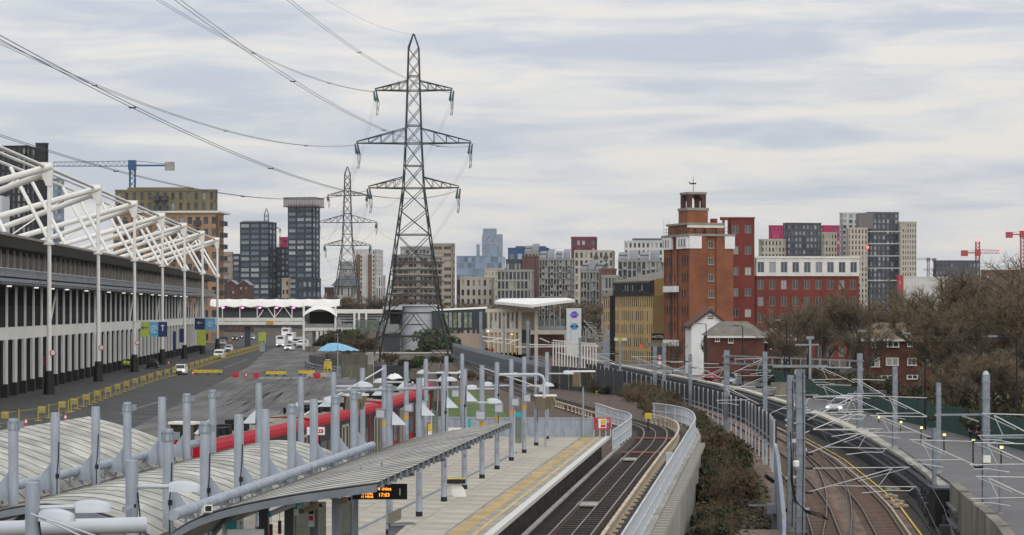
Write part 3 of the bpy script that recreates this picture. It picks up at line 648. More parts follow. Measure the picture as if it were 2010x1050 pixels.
# --- monitors / mirrors on posts
def monitor(c, w, h, d, rz, label, flip=False, pole=None):
    # tapered hood: wide pale lid, mirror face towards the viewer
    root = thing('driver_mirror', label, 'mirror', c); ca, sa = math.cos(rz), math.sin(rz)
    def T(x, y, z): return (c[0] + x * ca - y * sa, c[1] + x * sa + y * ca, c[2] + z)
    b = MB(); b.add([T(-w / 2, -.02, h), T(w / 2, -.02, h), T(w / 2 * .8, .2, 0), T(-w / 2 * .9, .2, 0), T(-w / 2, d, h), T(w / 2, d, h), T(w / 2 * .55, d * .8, 0), T(-w / 2 * .9, d * .8, 0)], [(1, 5, 6, 2), (0, 3, 7, 4), (2, 6, 7, 3), (4, 7, 6, 5)]); b.build('hood', M['black'], root)
    b = MB(); b.obox(T(0, d / 2 - .04, h + .03), (w / 2 * 1.04 * ca, w / 2 * 1.04 * sa, 0), (-sa * (d / 2 + .06), ca * (d / 2 + .06), 0), (0, 0, .035)); b.build('lid', M['white'], root)
    b = MB(); L = []
    for i in range(9):
        t = i / 8; L.append([T((-w / 2 + w * t) * (1 - .0), -.03 - .05 * (1 - (2 * t - 1) ** 2), h), T((-w / 2 * .9 + (w / 2 * .9 + w / 2 * .8) * t), .19 - .05 * (1 - (2 * t - 1) ** 2), 0)])
    b.sweep(L); b.build('mirror_face', M['mirror'], root, smooth=80)
    if pole: b = MB(); b.tube((c[0], c[1] + d * .6, pole), (c[0], c[1] + d * .6, c[2] + .1), .05, n=10); b.build('pole', M['galv'], root, smooth=40)
    return root
q = P(1145, 759, 107.6); monitor((q.x, q.y, q.z), 1.22, .78, .5, .12, 'large tapered mirror on a pole at the far end of the platform', pole=2.72)
q = P(1071, 804, 100); monitor((q.x, q.y, q.z), 1.05, .66, .45, .1, 'smaller tapered mirror left of the pole mirror, before the grey end wall', pole=2.72)
q = P(878, 764, 98); monitor((q.x, q.y, q.z), 1.05, .76, .5, -.2, 'black hooded mirror with a red and yellow reflection above the grass', pole=2.72)
q = P(700, 805, 73.8); monitor((q.x, q.y, q.z), .86, .52, .4, .5, 'black hooded mirror in front of the train roof', pole=2.72)
q = P(357, 864, 58.5); monitor((q.x, q.y, q.z), .75, .46, .4, -.3, 'black hooded mirror behind the left canopy')
def hbox(u, v, Y, w, h, d, name, label, cat, m1, m2=None):
    c = P(u, v, Y); root = thing(name, label, cat, (c.x, c.y, c.z - h / 2)); b = MB(); b.obox(c, (PN.x * w / 2, PN.y * w / 2, 0), (PD.x * d / 2, PD.y * d / 2, 0), (0, 0, h / 2)); b.build('case', m1, root)
    b = MB(); b.obox(c - PD.to_3d() * (d / 2 + .012), (PN.x * w * .42, PN.y * w * .42, 0), (PD.x * .01, PD.y * .01, 0), (0, 0, h * .38)); b.build('face', m2 or M['dark'], root); return root
for k, (u, v, Y, w, h) in enumerate(((1065, 762, 100.5, .32, .36), (1035, 781, 95.2, .34, .38), (1012, 789, 90.2, .36, .36), (980, 801, 85.4, .36, .4), (944, 815, 80.9, .40, .40), (895, 772, 91.0, .34, .34), (803, 800, 81.0, .34, .34), (748, 812, 76.9, .36, .36), (832, 793, 86.0, .34, .30))):
    lab = ['farthest', 'second farthest', 'third farthest', 'fourth farthest', 'nearest'][k] + ' speaker and screen box on the right row of platform posts' if k < 5 else ['grey box lamp beside the grass', 'grey box lamp on the post behind a white triangular plate', 'grey box lamp in front of the train doors', 'pale box under the white triangle at the train'][k - 5]
    hbox(u, v, Y, w, h, .3, 'screen_box', lab, 'screen box', M['galvd'], M['silverpanel'])
def sheet(u0, v0, u1, v1, Y, t, m, name, label, cat, slant=0.0):
    a = P(u0, v0, Y); c = P(u1, v1, Y); b = MB(); b.obox(((a.x + c.x) / 2, Y, (a.z + c.z) / 2), ((c.x - a.x) / 2, slant, 0), (0, t / 2, 0), (0, 0, abs(c.z - a.z) / 2)); return tag(b.build(name, m), label, cat)
# green-glass wind screens and the narrow line diagrams
for k, (u0, v0, u1, v1, Y, lab) in enumerate(((848, 806, 860, 862, 84, 'tall pale green glass screen at the train side'), (1011, 808, 1024, 870, 93, 'narrow glass screen with a blue top between platform posts'), (918, 822, 924, 842, 84, 'small turquoise station sign on a post before the grey wall'))):
    root = thing('glass_screen', lab, 'glass screen', P(u0, v1, Y)); a = P(u0, v0, Y); c = P(u1, v1, Y)
    b = MB(); b.box(a.x, c.x, Y - .02, Y + .02, c.z, a.z); b.build('pane', M['glassgreen'] if k < 2 else M['turquoise'], root); b = MB(); b.box(a.x - .03, a.x + .002, Y - .04, Y + .04, ZP, a.z + .05); b.build('edge_post', M['galvl'], root)
    if k == 1: b = MB(); b.box(a.x + .005, c.x - .005, Y - .03, Y - .021, a.z - .25, a.z - .02); b.build('blue_header', M['turquoise'], root)
for k, (u, v, lab) in enumerate(((620, 846, 'white sign with a red roundel before the train windscreen, part hidden by a post'), (896, 847, 'white framed red station name sign behind the canopy edge'))):
    Y = (78, 79)[k]; c = P(u, v, Y); w, h = ((.68, .3), (.62, .3))[k]; root = thing('station_sign', lab, 'sign', (c.x, c.y, c.z - h / 2)); b = MB(); b.obox(c, (w / 2, .03, 0), (0, .025, 0), (0, 0, h / 2)); b.build('board', M['whitehouse'], root)
    b = MB(); b.obox(c + V(.03, -.035, 0), (w / 2 * .74, .02, 0), (0, .006, 0), (0, 0, h * .22)); b.build('red_bar', M['redsign'], root)
    b = MB(); [b.obox(c + V(-.15 + .085 * i, -.045, 0), (.022, 0, 0), (0, .005, 0), (0, 0, h * .09)) for i in range(5)]; b.build('lettering', M['whitehouse'], root)
# red gate with notice at the platform end
c = P(1182, 853, 107.6); root = thing('end_gate', 'red framed gate with a yellow and red warning notice at the end of the platform', 'gate', (c.x, c.y, ZP))
b = MB(); x0, x1, z0, z1 = c.x - .40, c.x + .42, ZP + .45, ZP + 1.0
for p, q in (((x0, z0), (x1, z0)), ((x0, z1), (x1, z1)), ((x0, z0), (x0, z1)), ((x1, z0), (x1, z1)), ((x0, (z0 + z1) / 2), (x1, (z0 + z1) / 2))): b.bar((p[0], c.y, p[1]), (q[0], c.y, q[1]), .075)
b.build('gate_frame', M['redsign'], root)
for xx in (x0 - .03, x0 + .28, x1 - .22, x1 + .03): b = MB(); b.box(xx - .025, xx + .025, c.y + .06, c.y + .11, ZP, z0 + (.02 if x0 < xx < x1 else .5)); b.build('leg', M['galvl'], root)
b = MB(); b.box(c.x - .19, c.x + .22, c.y - .07, c.y - .05, z0 + .04, z1 - .02); b.build('notice', M['whitehouse'], root)
b = MB(); b.box(c.x - .08, c.x + .18, c.y - .085, c.y - .071, z0 + .26, z1 - .05); b.build('yellow_panel', M['paint_yellow'], root); b = MB(); b.box(c.x - .08, c.x + .18, c.y - .085, c.y - .071, z0 + .08, z0 + .22); b.build('red_panel', M['redsign'], root)
c = P(848, 845, 88); root = thing('warning_notice', 'yellow over red warning notice on a red panel beside the train', 'sign', (c.x, c.y, c.z - .3)); b = MB(); b.box(c.x - .22, c.x + .22, c.y, c.y + .04, c.z - .5, c.z + .35); b.build('red_backing', M['redsign'], root); b = MB(); b.box(c.x - .17, c.x + .17, c.y - .02, c.y - .002, c.z - .02, c.z + .3); b.build('yellow_panel', M['paint_yellow'], root); b = MB(); b.box(c.x - .17, c.x + .17, c.y - .02, c.y - .002, c.z - .2, c.z - .03); b.build('white_panel', M['whitehouse'], root)
# --- railing along the retaining wall and the bent one at the platform end
def railing(name, label, pts, h=1.1, post_step=2.0, bal=.14, m='galvl', cat='railing'):
    P3 = [Vector(p) for p in pts]; root = thing(name, label, cat, P3[0]); fine = []
    for i in range(len(P3) - 1):
        p0 = P3[max(i - 1, 0)]; p1 = P3[i]; p2 = P3[i + 1]; p3 = P3[min(i + 2, len(P3) - 1)]; n = max(2, int((p2 - p1).length / .6))
        for k in range(n):
            t = k / n; fine.append(.5 * ((2 * p1) + (p2 - p0) * t + (2 * p0 - 5 * p1 + 4 * p2 - p3) * t * t + (3 * p1 - p0 - 3 * p2 + p3) * t ** 3))
    fine.append(P3[-1]); up = Vector((0, 0, 1))
    for z, r in ((h, .045), (h * .52, .03), (.12, .03)): b = MB(); b.path([p + up * z for p in fine], r, 6); b.build('rail', M[m], root, smooth=60)
    d = 0; nxt = 0; nb = 0; bb = MB()
    me = MB(); me.box(-.035, .035, -.035, .035, -.05, h); me = me.mesh('railing_post', M[m])
    for a, c in zip(fine, fine[1:]):
        L = (c - a).length
        while nb < d + L: p = a + (c - a) * ((nb - d) / L); bb.bar(p + up * .12, p + up * h, .018); nb += bal
        while nxt < d + L: p = a + (c - a) * ((nxt - d) / L); inst('post', me, root, p); nxt += post_step
        d += L
    bb.build('balusters', M[m], root, kind='stuff'); return root
railing('railing', 'long white railing on top of the concrete retaining wall, curving at its far end', [(2.1, 50, 1.9), (3.1, 58, 1.9), (5.85, 80, 1.9), (8.35, 100, 1.9), (10.45, 117, 1.9), (10.95, 122, 1.9), (11.3, 128, 1.9), (11.15, 133, 1.9), (10.5, 137, 1.9), (9.6, 139.5, 1.9)])
railing('railing', 'shorter white railing bending round behind the red gate at the platform end', [(5.35, 108.2, 1.9), (6.3, 115, 1.9), (7.1, 121.5, 1.9), (7.2, 126.5, 1.9), (6.6, 131, 1.9), (5.9, 135, 2.0), (5.6, 137, 2.0)])
# cantilever ledge blocks outside the long railing
led = thing('ledge_row', 'row of small concrete brackets under the long white railing', 'bracket row', (5, 58, 1.6)); me = MB(); me.box(0, .45, -.16, .16, -.2, .0); me = me.mesh('ledge_block', M['concrete'])
for k in range(62): y = 58 + k * .95; inst('ledge_block', me, led, (3.0 + (y - 58) * .1245 + .32, y, 1.83), -.12)
b = MB(); b.path([(3.45 + (y - 58) * .1245, y, 1.62) for y in (56, 70, 90, 110, 117)], .10, 6); tag(b.build('wall_pipe', M['charcoal']), 'dark cable pipe fixed along the outside of the retaining wall', 'pipe')
c = P(1312, 888, 90); b = MB(); c = V(9.0 + .0, 92, 0); b.box(6.95, 7.25, 91.9, 92.1, 1.9, 3.0); b.box(7.05, 7.15, 91.85, 91.899, 2.1, 2.28); tag(b.build('cabinet', M['galvl']), 'small white cabinet numbered at the foot of the long railing', 'cabinet')
for (u, v, Y, lab) in ((1272, 817, 131, 'yellow signal box at the far end of the long railing'), (1174, 771, 190, 'yellow box on the ballast before the dark panel wall'), (1112, 755, 205, 'yellow box beside the curving track behind the pole mirror')):
    c = P(u, v, Y); root = thing('signal_box', lab, 'signal box', (c.x, c.y, c.z - .3)); b = MB(); b.box(c.x - .2, c.x + .2, c.y - .15, c.y + .15, c.z - .15, c.z + .2); b.build('case', M['paint_yellow'], root); b = MB(); b.box(c.x - .05, c.x + .05, c.y - .05, c.y + .05, 1.5, c.z - .15); b.build('leg', M['black'], root)
# --- red train: two articulated units
def train_section(y0, y1, xf0, xf1, name, label, end0=False):
    # right side runs from (xf0,y0) to (xf1,y1); body 2.65 m wide
    a = Vector((xf0, y0)); c = Vector((xf1, y1)); d = (c - a).normalized(); n = Vector((d.y, -d.x)); L = (c - a).length
    root = thing(name, label, 'train', (a.x, a.y, ZR))
    def T(s, o, z): q = a + d * s + n * o; return Vector((q.x, q.y, ZR + z))
    prof = [(0, .55), (0, 2.8), (-.03, 3.02), (-.12, 3.17), (-.45, 3.26), (-1.325, 3.30), (-2.2, 3.24), (-2.51, 3.12), (-2.65, 2.9), (-2.65, .55)]
    b = MB(); b.sweep([[T(.05, o, z) for o, z in prof], [T(L - .05, o, z) for o, z in prof]], closed=True); b.build('body', M['red'], root)
    b = MB(); b.sweep([[T(.1, o, z + .02) for o, z in ((-.16, 3.16), (-.5, 3.25), (-1.325, 3.30), (-2.15, 3.25), (-2.4, 3.17))], [T(L - .1, o, z + .02) for o, z in ((-.16, 3.16), (-.5, 3.25), (-1.325, 3.30), (-2.15, 3.25), (-2.4, 3.17))]]); b.build('roof', M['trainroof'], root)
    b = MB(); b.sweep([[T(.06, .012, 2.94), T(.06, .012, 2.96)], [T(L - .06, .012, 2.94), T(L - .06, .012, 2.96)]]); b.build('gutter_line', M['carred'], root)
    b = MB(); b.obox(T(L / 2, .012, 1.86), (d.x * (L / 2 - .35), d.y * (L / 2 - .35), 0), (n.x * .015, n.y * .015, 0), (0, 0, 1.04)); b.build('window_band', M['trainglass'], root)
    # windows, doors
    nb = int(L / 3.3); step = L / nb
    wm = MB(); wm.obox((0, 0, 1.75), (d.x * .62, d.y * .62, 0), (n.x * .02, n.y * .02, 0), (0, 0, .52)); wm = wm.mesh('window_pane', M['carglass'])
    dm = MB(); 
    for s in (-1, 1):
        for z0, z1, s0, s1 in ((.6, .68, .05, .68), (2.62, 2.72, .05, .68), (.6, 2.72, .05, .12), (.6, 2.72, .6, .68)):
            dm.obox(Vector((d.x * s * (s0 + s1) / 2, d.y * s * (s0 + s1) / 2, (z0 + z1) / 2)), (d.x * (s1 - s0) / 2, d.y * (s1 - s0) / 2, 0), (n.x * .025, n.y * .025, 0), (0, 0, (z1 - z0) / 2))
    dmesh = dm.mesh('door_frame', M['trainframe']); dr = MB(); dr.obox((0, 0, .82), (d.x * .7, d.y * .7, 0), (n.x * .018, n.y * .018, 0), (0, 0, .24)); drm = dr.mesh('door_panel', M['red'])
    for i in range(nb):
        s = step * (i + .5); q = T(s, .03, 0)
        if i % 2 == 1: inst('door', dmesh, root, q); inst('door_panel', drm, root, q)
        else: inst('window', wm, root, T(s - .7, .03, 0)); inst('window', wm, root, T(s + .7, .03, 0))
    pi_ = MB(); pi_.obox((0, 0, 1.85), (d.x * .09, d.y * .09, 0), (n.x * .03, n.y * .03, 0), (0, 0, 1.03)); pi_ = pi_.mesh('pillar', M['red'])
    for i in range(1, nb): inst('pillar', pi_, root, T(step * i, .02, 0))
    lo = MB(); lo.obox((0, 0, 1.0), (d.x * 1.35, d.y * 1.35, 0), (n.x * .03, n.y * .03, 0), (0, 0, .2)); lo = lo.mesh('lower_panel', M['red'])
    for i in range(0, nb, 2): inst('lower_panel', lo, root, T(step * (i + .5), .02, 0))
    b = MB(); b.sweep([[T(.2, .02, .58), T(.2, .02, .8)], [T(L - .2, .02, .58), T(L - .2, .02, .8)]]); b.build('skirt', M['navy'], root)
    for s in ([3.2, 6.0, 9.5] if L > 8 else [2]):      # roof equipment
        for i in range(4): b = MB(); b.obox(T(s - 1 + i * .55, -1.3 + random.uniform(-.6, .6), 3.42), (d.x * .24, d.y * .24, 0), (n.x * .24, n.y * .24, 0), (0, 0, .12)); b.build('roof_unit', M['dark'], root)
        b = MB(); b.obox(T(s + 1.6, -1.2, 3.38), (d.x * .3, d.y * .3, 0), (n.x * .3, n.y * .3, 0), (0, 0, .05)); b.build('roof_vent', M['coping'], root)
    for e in (0.0, L):
        sg = -1 if e == 0 else 1
        b = MB(); b.obox(T(e + sg * .0, -1.325, 1.85), (d.x * .06, d.y * .06, 0), (n.x * 1.12, n.y * 1.12, 0), (0, 0, .62)); b.build('windscreen', M['trainglass'], root)
        b = MB(); b.obox(T(e + sg * .02, -.55, .78), (d.x * .06, d.y * .06, 0), (n.x * .12, n.y * .12, 0), (0, 0, .09)); b.obox(T(e + sg * .02, -2.1, .78), (d.x * .06, d.y * .06, 0), (n.x * .12, n.y * .12, 0), (0, 0, .09)); b.build('end_lamp', M['dark'], root)
    b = MB(); b.obox(T(L * .5, -1.3, .3), (d.x * L * .4, d.y * L * .4, 0), (n.x * .8, n.y * .8, 0), (0, 0, .25)); b.build('underframe', M['black'], root)
    return root
def tx(y): return -9.9 + .1345 * (y - 68.75)
train_section(68.3, 82.4, tx(68.3), tx(82.4), 'train_car', 'red train car nearest the viewer, mostly hidden behind the arched roof')
train_section(83.2, 97.0, tx(83.2), tx(97.0), 'train_car', 'red train car in the middle with grey door frames, behind the clamp collared posts')
train_section(98.0, 111.3, tx(98.0) , tx(98) + .95, 'train_car', 'red train car before the last, seen between white triangular plates')
train_section(112.0, 125, tx(98) + 1.0, tx(98) + 1.15, 'train_car', 'farthest red train car, next to the grass')
# --- big lamp posts and clutter nearest the viewer
def near_post(x, y, top, r, label, heads):
    root = thing('lamp_post', label, 'lamp post', (x, y, ZP)); b = MB(); b.lathe((x, y, ZP), [(r, 0), (r, top - ZP)], 18); b.build('shaft', M['galv'], root, smooth=40)
    for (dz, ln, rz, sc) in heads:
        ca, sa = math.cos(rz), math.sin(rz); b = MB(); b.tube((x, y, top - dz), (x + ca * ln, y + sa * ln, top - dz), .035 * sc, n=8); b.build('arm', M['galvl'], root, smooth=40)
        L = []
        for t in range(11):
            u = t / 10; w = .13 * sc * math.sin(math.pi * (.12 + .80 * u)) ** .4; xx = ln - .03 + .50 * sc * u; h = .15 * math.sin(math.pi * (.22 + .68 * u)) ** .5 * sc
            L.append([(x + ca * xx - sa * o, y + sa * xx + ca * o, top - dz - .05 + z) for o, z in ((-w, -.03), (-w * .75, h * .7), (0, h), (w * .75, h * .7), (w, -.03))])
        b = MB(); b.sweep(L, closed=True); b.build('lamp_shell', M['galvl'], root, smooth=70)
    b = MB(); b.path([(x + r, y - .05, top - .5), (x + r + .05, y - .05, top - 1.0), (x + r - .02, y - .05, top - 2.2)], .012, 5); b.build('wire', M['black'], root)
    return root
near_post(-6.80, 28.9, 7.03, .104, 'thick grey lamp post at the lower left with two pale lamp heads', [(.36, .62, .25, 1.0), (.46, .15, -.2, 1.0)])
near_post(-5.95, 31.9, 7.12, .100, 'thick grey lamp post with one pale lamp, right of the two headed one', [(.41, .62, 0, .95)])
b = MB(); b.tube((-8.5, 29.5, 6.27), (-5.5, 30.6, 6.25), .12, n=14); tag(b.build('cross_tube', M['galvl'], smooth=50), 'thick pale horizontal tube at the bottom left corner', 'steel tube')
for k, (p, q) in enumerate((((-6.75, 28.6, 6.62), (-5.2, 27.5, 6.15)), ((-6.6, 28.4, 6.6), (-5.1, 28.6, 6.05)))):
    b = MB(); b.tube(p, q, .014, n=5); tag(b.build('stay_rod', M['galvl']), ['upper thin stay rod slanting down from the two headed lamp post', 'lower thin stay rod slanting down from the two headed lamp post'][k], 'rod')
def camera_box(c, rz, label, L=.3, s=.07, m='white'):
    root = thing('security_camera', label, 'camera', c); ca, sa = math.cos(rz), math.sin(rz); b = MB(); b.obox(c, (ca * s, sa * s, 0), (-sa * L / 2, ca * L / 2, -L * .15), (0, 0, s * .9)); b.build('housing', M[m], root)
    b = MB(); cc = Vector(c) + V(sa * L / 2, -ca * L / 2, L * .15); b.obox(cc, (ca * s * .7, sa * s * .7, 0), (-sa * .012, ca * .012, 0), (0, 0, s * .6)); b.build('lens', M['black'], root); return root
c = P(406, 1002, 36.0); camera_box(tuple(c), .3, 'white security camera on the curved canopy edge', .34, .075)
c = P(253, 996, 31.6); camera_box(tuple(c), 1.3, 'small grey camera strapped to the second lamp post', .2, .04, 'galv')
c = P(615, 996, 40); camera_box(tuple(c), 1.0, 'cream camera hanging under the ribbed canopy', .34, .06, 'cream')
c = P(678, 982, 41); camera_box(tuple(c), .9, 'small cream camera next to the departure board', .22, .06, 'cream')
# departure board
c = P(745, 965.5, 41.0); w2, h2 = .55, .152
root = thing('departure_board', 'black departure board showing orange train times and platform number 1', 'departure board', (c.x, c.y, c.z - h2)); b = MB(); b.box(c.x - w2, c.x + w2, c.y, c.y + .16, c.z - h2, c.z + h2); b.build('case', M['black'], root)
b = MB(); b.box(c.x + .02, c.x + .06, c.y + .05, c.y + .1, c.z + h2, c.z + .6); b.box(c.x - .4, c.x - .36, c.y + .05, c.y + .1, c.z + h2, c.z + .5); b.build('hanger', M['galvd'], root)
text('4 mins', .105, (c.x + .10, c.y - .006, c.z + .062), FACE, M['led'], root, .004); text('17:03', .105, (c.x + .09, c.y - .006, c.z - .062), FACE, M['led'], root, .004)
text('6 MINS', .07, (c.x - .24, c.y - .006, c.z - .035), FACE, M['led'], root, .004); text('11 MINS', .07, (c.x - .25, c.y - .006, c.z - .1), FACE, M['led'], root, .004)
text('1', .2, (c.x + .41, c.y - .006, c.z - .005), FACE, M['whitehouse'], root, .004, name='platform_number')
# things under the ribbed canopy
def boxthing(u0, v0, u1, v1, Y, d, m, name, label, cat):
    a = P(u0, v0, Y); c = P(u1, v1, Y); b = MB(); b.box(a.x, c.x, Y, Y + d, c.z, a.z); return tag(b.build(name, m), label, cat)
def col(u0, u1, v0, Y, m, name, label, cat='column'):
    a = P(u0, v0, Y); c = P(u1, v0, Y); b = MB(); b.box(a.x, c.x, Y, Y + (c.x - a.x), ZP, a.z); return tag(b.build(name, m), label, cat)
col(652, 668, 980, 41.6, M['galv'], 'steel_column', 'paired grey steel column left of the departure board'); col(695, 703, 978, 44, M['galv'], 'steel_column', 'slim grey column behind the glass panel under the canopy'); col(508, 525, 992, 39, M['charcoal'], 'steel_column', 'dark column behind the hanging red lanterns'); col(558, 575, 990, 39.5, M['charcoal'], 'steel_column', 'dark column right of the hanging red lanterns')
for k, (u0, v0, u1, v1, Y, m, lab) in enumerate(((578, 985, 640, 1075, 42.5, 'glassgreen', 'greenish glass lift wall under the ribbed canopy'), (668, 975, 690, 1075, 42.2, 'glassgreen', 'greenish glass panel beside the paired column'), (420, 1000, 506, 1075, 43, 'clearglass', 'clear glass wall behind the blank pale sign'))): boxthing(u0, v0, u1, v1, Y, .03, M[m], 'glass_wall', lab, 'glass wall')
boxthing(446, 1039, 518, 1075, 36.5, .05, M['silverpanel'], 'sign_board', 'blank pale sign at the bottom edge under the canopy', 'sign')
root = thing('map_sign', 'turquoise and white map sign left of the blank pale sign', 'sign', P(436, 1075, 38)); a = P(436, 1030, 38); c = P(466, 1075, 38); b = MB(); b.box(a.x, c.x, 38, 38.05, c.z, a.z); b.build('board', M['whitehouse'], root); a = P(444, 1024, 37.9); c = P(464, 1045, 37.9); b = MB(); b.box(a.x, c.x, 37.9, 37.95, c.z, a.z); b.build('turquoise_panel', M['turquoise'], root)
for k, (u, v0, v1) in enumerate(((532, 1029, 1055), (549, 1022, 1048))):
    root = thing('hanging_lantern', ['left dark red hanging lantern under the canopy', 'right dark red hanging lantern under the canopy'][k], 'lantern', P(u, v1, 38.3)); a = P(u, v0, 38.3); c = P(u, v1, 38.3); b = MB(); b.lathe((a.x, 38.3, c.z), [(.033, 0), (.033, a.z - c.z)], 10); b.build('shade', M['brownsteel'], root); b = MB(); b.tube(a, a + V(0, 0, .16), .005, n=4); b.build('cord', M['black'], root)
root = thing('light_box', 'white bar light with green ends hanging under the canopy', 'light', P(527, 1010, 37.8)); b = MB(); p, q = P(532, 1008, 37.8), P(580, 988, 37.8); b.tube(p, q, .05, n=8); b.build('light_bar', M['galvl'], root); b = MB(); b.tube(p, p + (p - q).normalized() * .06, .056, n=8); b.tube(q, q + (q - p).normalized() * .08, .056, n=8); b.build('green_end', M['turquoise'], root)
root = thing('poster', 'narrow white and red poster on the glass lift wall', 'poster', P(605, 1035, 42.3)); a = P(605, 999, 42.3); c = P(617, 1034, 42.3); b = MB(); b.box(a.x, c.x, 42.3, 42.33, c.z, a.z); b.build('sheet', M['whitehouse'], root); b = MB(); h = a.z - c.z; b.box(a.x + .02, c.x - .02, 42.28, 42.298, c.z + h * .35, c.z + h * .62); b.build('red_block', M['redsign'], root); b = MB(); b.box(a.x + .01, c.x - .01, 42.28, 42.298, c.z + h * .72, c.z + h * .98); b.build('dark_block', M['black'], root)
root = thing('station_name_sign', 'white and turquoise station sign under the canopy above the glass lift', 'sign', P(560, 1010, 40)); a = P(560, 990, 40); c = P(586, 1012, 40); b = MB(); b.box(a.x, c.x, 40, 40.05, c.z, a.z); b.build('board', M['whitehouse'], root); b = MB(); b.box(a.x + .03, c.x - .02, 39.98, 39.998, a.z - .09, a.z - .02); b.build('turquoise_strip', M['turquoise'], root)
# bench on the near post, hanging help-point mirror
bx0 = P(770, 1030, 50); root = thing('bench', 'small tip up metal bench fixed behind a platform post below the departure board', 'bench', bx0) 
b = MB(); b.obox((bx0.x + .22, 50, bx0.z + .02), (.30, .12, 0), (-.06, .16, 0), (0, 0, .02)); b.build('seat', M['silverpanel'], root); b = MB(); b.obox((bx0.x + .05, 50.1, bx0.z + .2), (.16, .1, .06), (0, .01, 0), (0, 0, .14)); b.build('backrest', M['trainframe'], root); b = MB(); b.prism([(bx0.x - .1, 50, bx0.z), (bx0.x + .35, 50, bx0.z), (bx0.x - .1, 50, bx0.z - .4)], (0, .04, 0)); b.build('support', M['galv'], root)
c = P(902, 965, 73.5); root = thing('convex_mirror', 'rounded white mirror with a black and yellow hood on the platform', 'mirror', (c.x, c.y, ZP)); L = []
for i in range(7): t = i / 6; w = .26 * math.sin(math.pi * (.12 + .8 * t)) ** .7 * (1 if t < .55 else .92); z = c.z + .28 - .76 * t; L.append([(c.x - .10 + .16 * t - w, c.y, z), (c.x - .10 + .16 * t, c.y - .07 * math.sin(math.pi * t), z), (c.x - .10 + .16 * t + w, c.y, z), (c.x - .10 + .16 * t, c.y + .05, z)])
b = MB(); b.sweep(L, closed=True); b.build('mirror_face', M['white'], root, smooth=60); b = MB(); b.obox((c.x - .12, c.y - .05, c.z + .38), (.34, .0, 0), (0, .12, 0), (0, 0, .08)); b.build('hood', M['black'], root); b = MB(); b.obox((c.x - .12, c.y - .05, c.z + .47), (.32, 0, 0), (0, .11, 0), (0, 0, .012)); b.build('hood_top', M['paint_yellow'], root); b = MB(); b.tube((c.x - .45, c.y + .05, c.z + .36), (c.x - .1, c.y + .05, c.z + .36), .025, n=6); b.build('arm', M['galvd'], root)
b = MB(); b.tube((rowR(61.3) - .9, 58.5, ZP + .02), (rowR(91) - .2, 91, ZP + .02), .0, n=3) if False else b.path([pl(-62, -4.7, ZP + .02), pl(-18, -3.6, ZP + .02), pl(-12.4, -3.5, ZP + .02)], .045, 6); tag(b.build('floor_cable_duct', M['galvd']), 'thin dark duct running along the platform floor between the posts', 'cable duct')
# ================================================================ EXHIBITION HALL
HD = Vector((-.0665, 1)).normalized(); HN = Vector((HD.y, -HD.x))     # along the front (away from viewer), outward normal (towards the road)
def H(s, d, z): # s metres along from the first mast, d metres behind the mast line
    q = Vector((-51.1, 225)) + HD * s - HN * d; return Vector((q.x, q.y, z))
HA = math.atan2(HN.y, HN.x)
S0, S1 = -44.0, 246.0; BAY = 39.75
hall = thing('exhibition_hall', 'long exhibition hall with white masts, roof trusses and white piers on black plinths', 'hall', H(100, 20, 0))
def hbox(b, s0, s1, d0, d1, z0, z1): return b.obox(H((s0 + s1) / 2, (d0 + d1) / 2, (z0 + z1) / 2), (HD.x * (s1 - s0) / 2, HD.y * (s1 - s0) / 2, 0), (HN.x * (d1 - d0) / 2, HN.y * (d1 - d0) / 2, 0), (0, 0, (z1 - z0) / 2))
b = MB(); hbox(b, S0, S1, 8.5, 60, 0, 12.2); hbox(b, S0, S1, 4.2, 60, 12.4, 15.9); b.build('hall_body', M['dark'], hall)
b = MB(); b.prism([H(S0, .5, 16.75), H(S0, 1.2, 15.7), H(S0, 5, 15.55), H(S0, 60, 15.9), H(S0, 60, 17.3), H(S0, 1.0, 16.95)], HD.to_3d() * (S1 - S0)); b.build('roof_overhang', M['olive'], hall)
b = MB(); hbox(b, S0, S1, .42, .62, 16.72, 16.98); b.build('roof_edge', M['stone'], hall)
b = MB(); hbox(b, S0, S1, 6.0, 60, 17.0, 17.35); b.build('roof_deck', M['apgrey'], hall)
b = MB(); hbox(b, S0, S1, 1.3, 1.5, 12.75, 13.5); b.build('balustrade', M['greyband'], hall)
b = MB(); hbox(b, S0, S1, 1.1, 9, 12.2, 12.55); b.build('upper_floor_edge', M['greyband'], hall)
b = MB(); hbox(b, S0, S1, 1.6, 8.4, 11.9, 12.15); b.build('soffit', M['charcoal'], hall)
b = MB(); hbox(b, S0, S1, 1.02, 1.12, 13.5, 13.58); b.build('handrail', M['galvl'], hall)
me = MB(); me.box(-.12, .12, -.12, .12, 13.4, 15.66); me = me.mesh('mullion', M['apcream'])
for k in range(int((S1 - S0) / 4)): inst('mullion', me, hall, H(S0 + 1 + k * 4, 2.6, 0), HA)
b = MB(); hbox(b, S0, S1, 3.9, 4.0, 12.6, 15.6); b.build('upper_glazing', M['carglass'], hall)
me = MB(); me.box(-.5, .12, -.09, .09, 11.98, 12.45); me = me.mesh('floor_bracket', M['galvl'])
for k in range(int((S1 - S0) / 2.0)): inst('floor_bracket', me, hall, H(S0 + 1 + k * 2.0, 1.3, 0), HA)
b = MB(); hbox(b, S0, S1, 6.8, 6.95, 7.3, 9.8); b.build('dark_screen', M['mesh'], hall)
b = MB(); hbox(b, S0, S1, 3.32, 3.9, 6.1, 7.45); b.build('white_beam', M['white'], hall)
pierm = MB(); pierm.box(-.26, 0, -.2, .2, 1.3, 6.12); pierm = pierm.mesh('pier', mat('pier_grey_white', (.60, .60, .59), .7, var=.06, scale=.5))
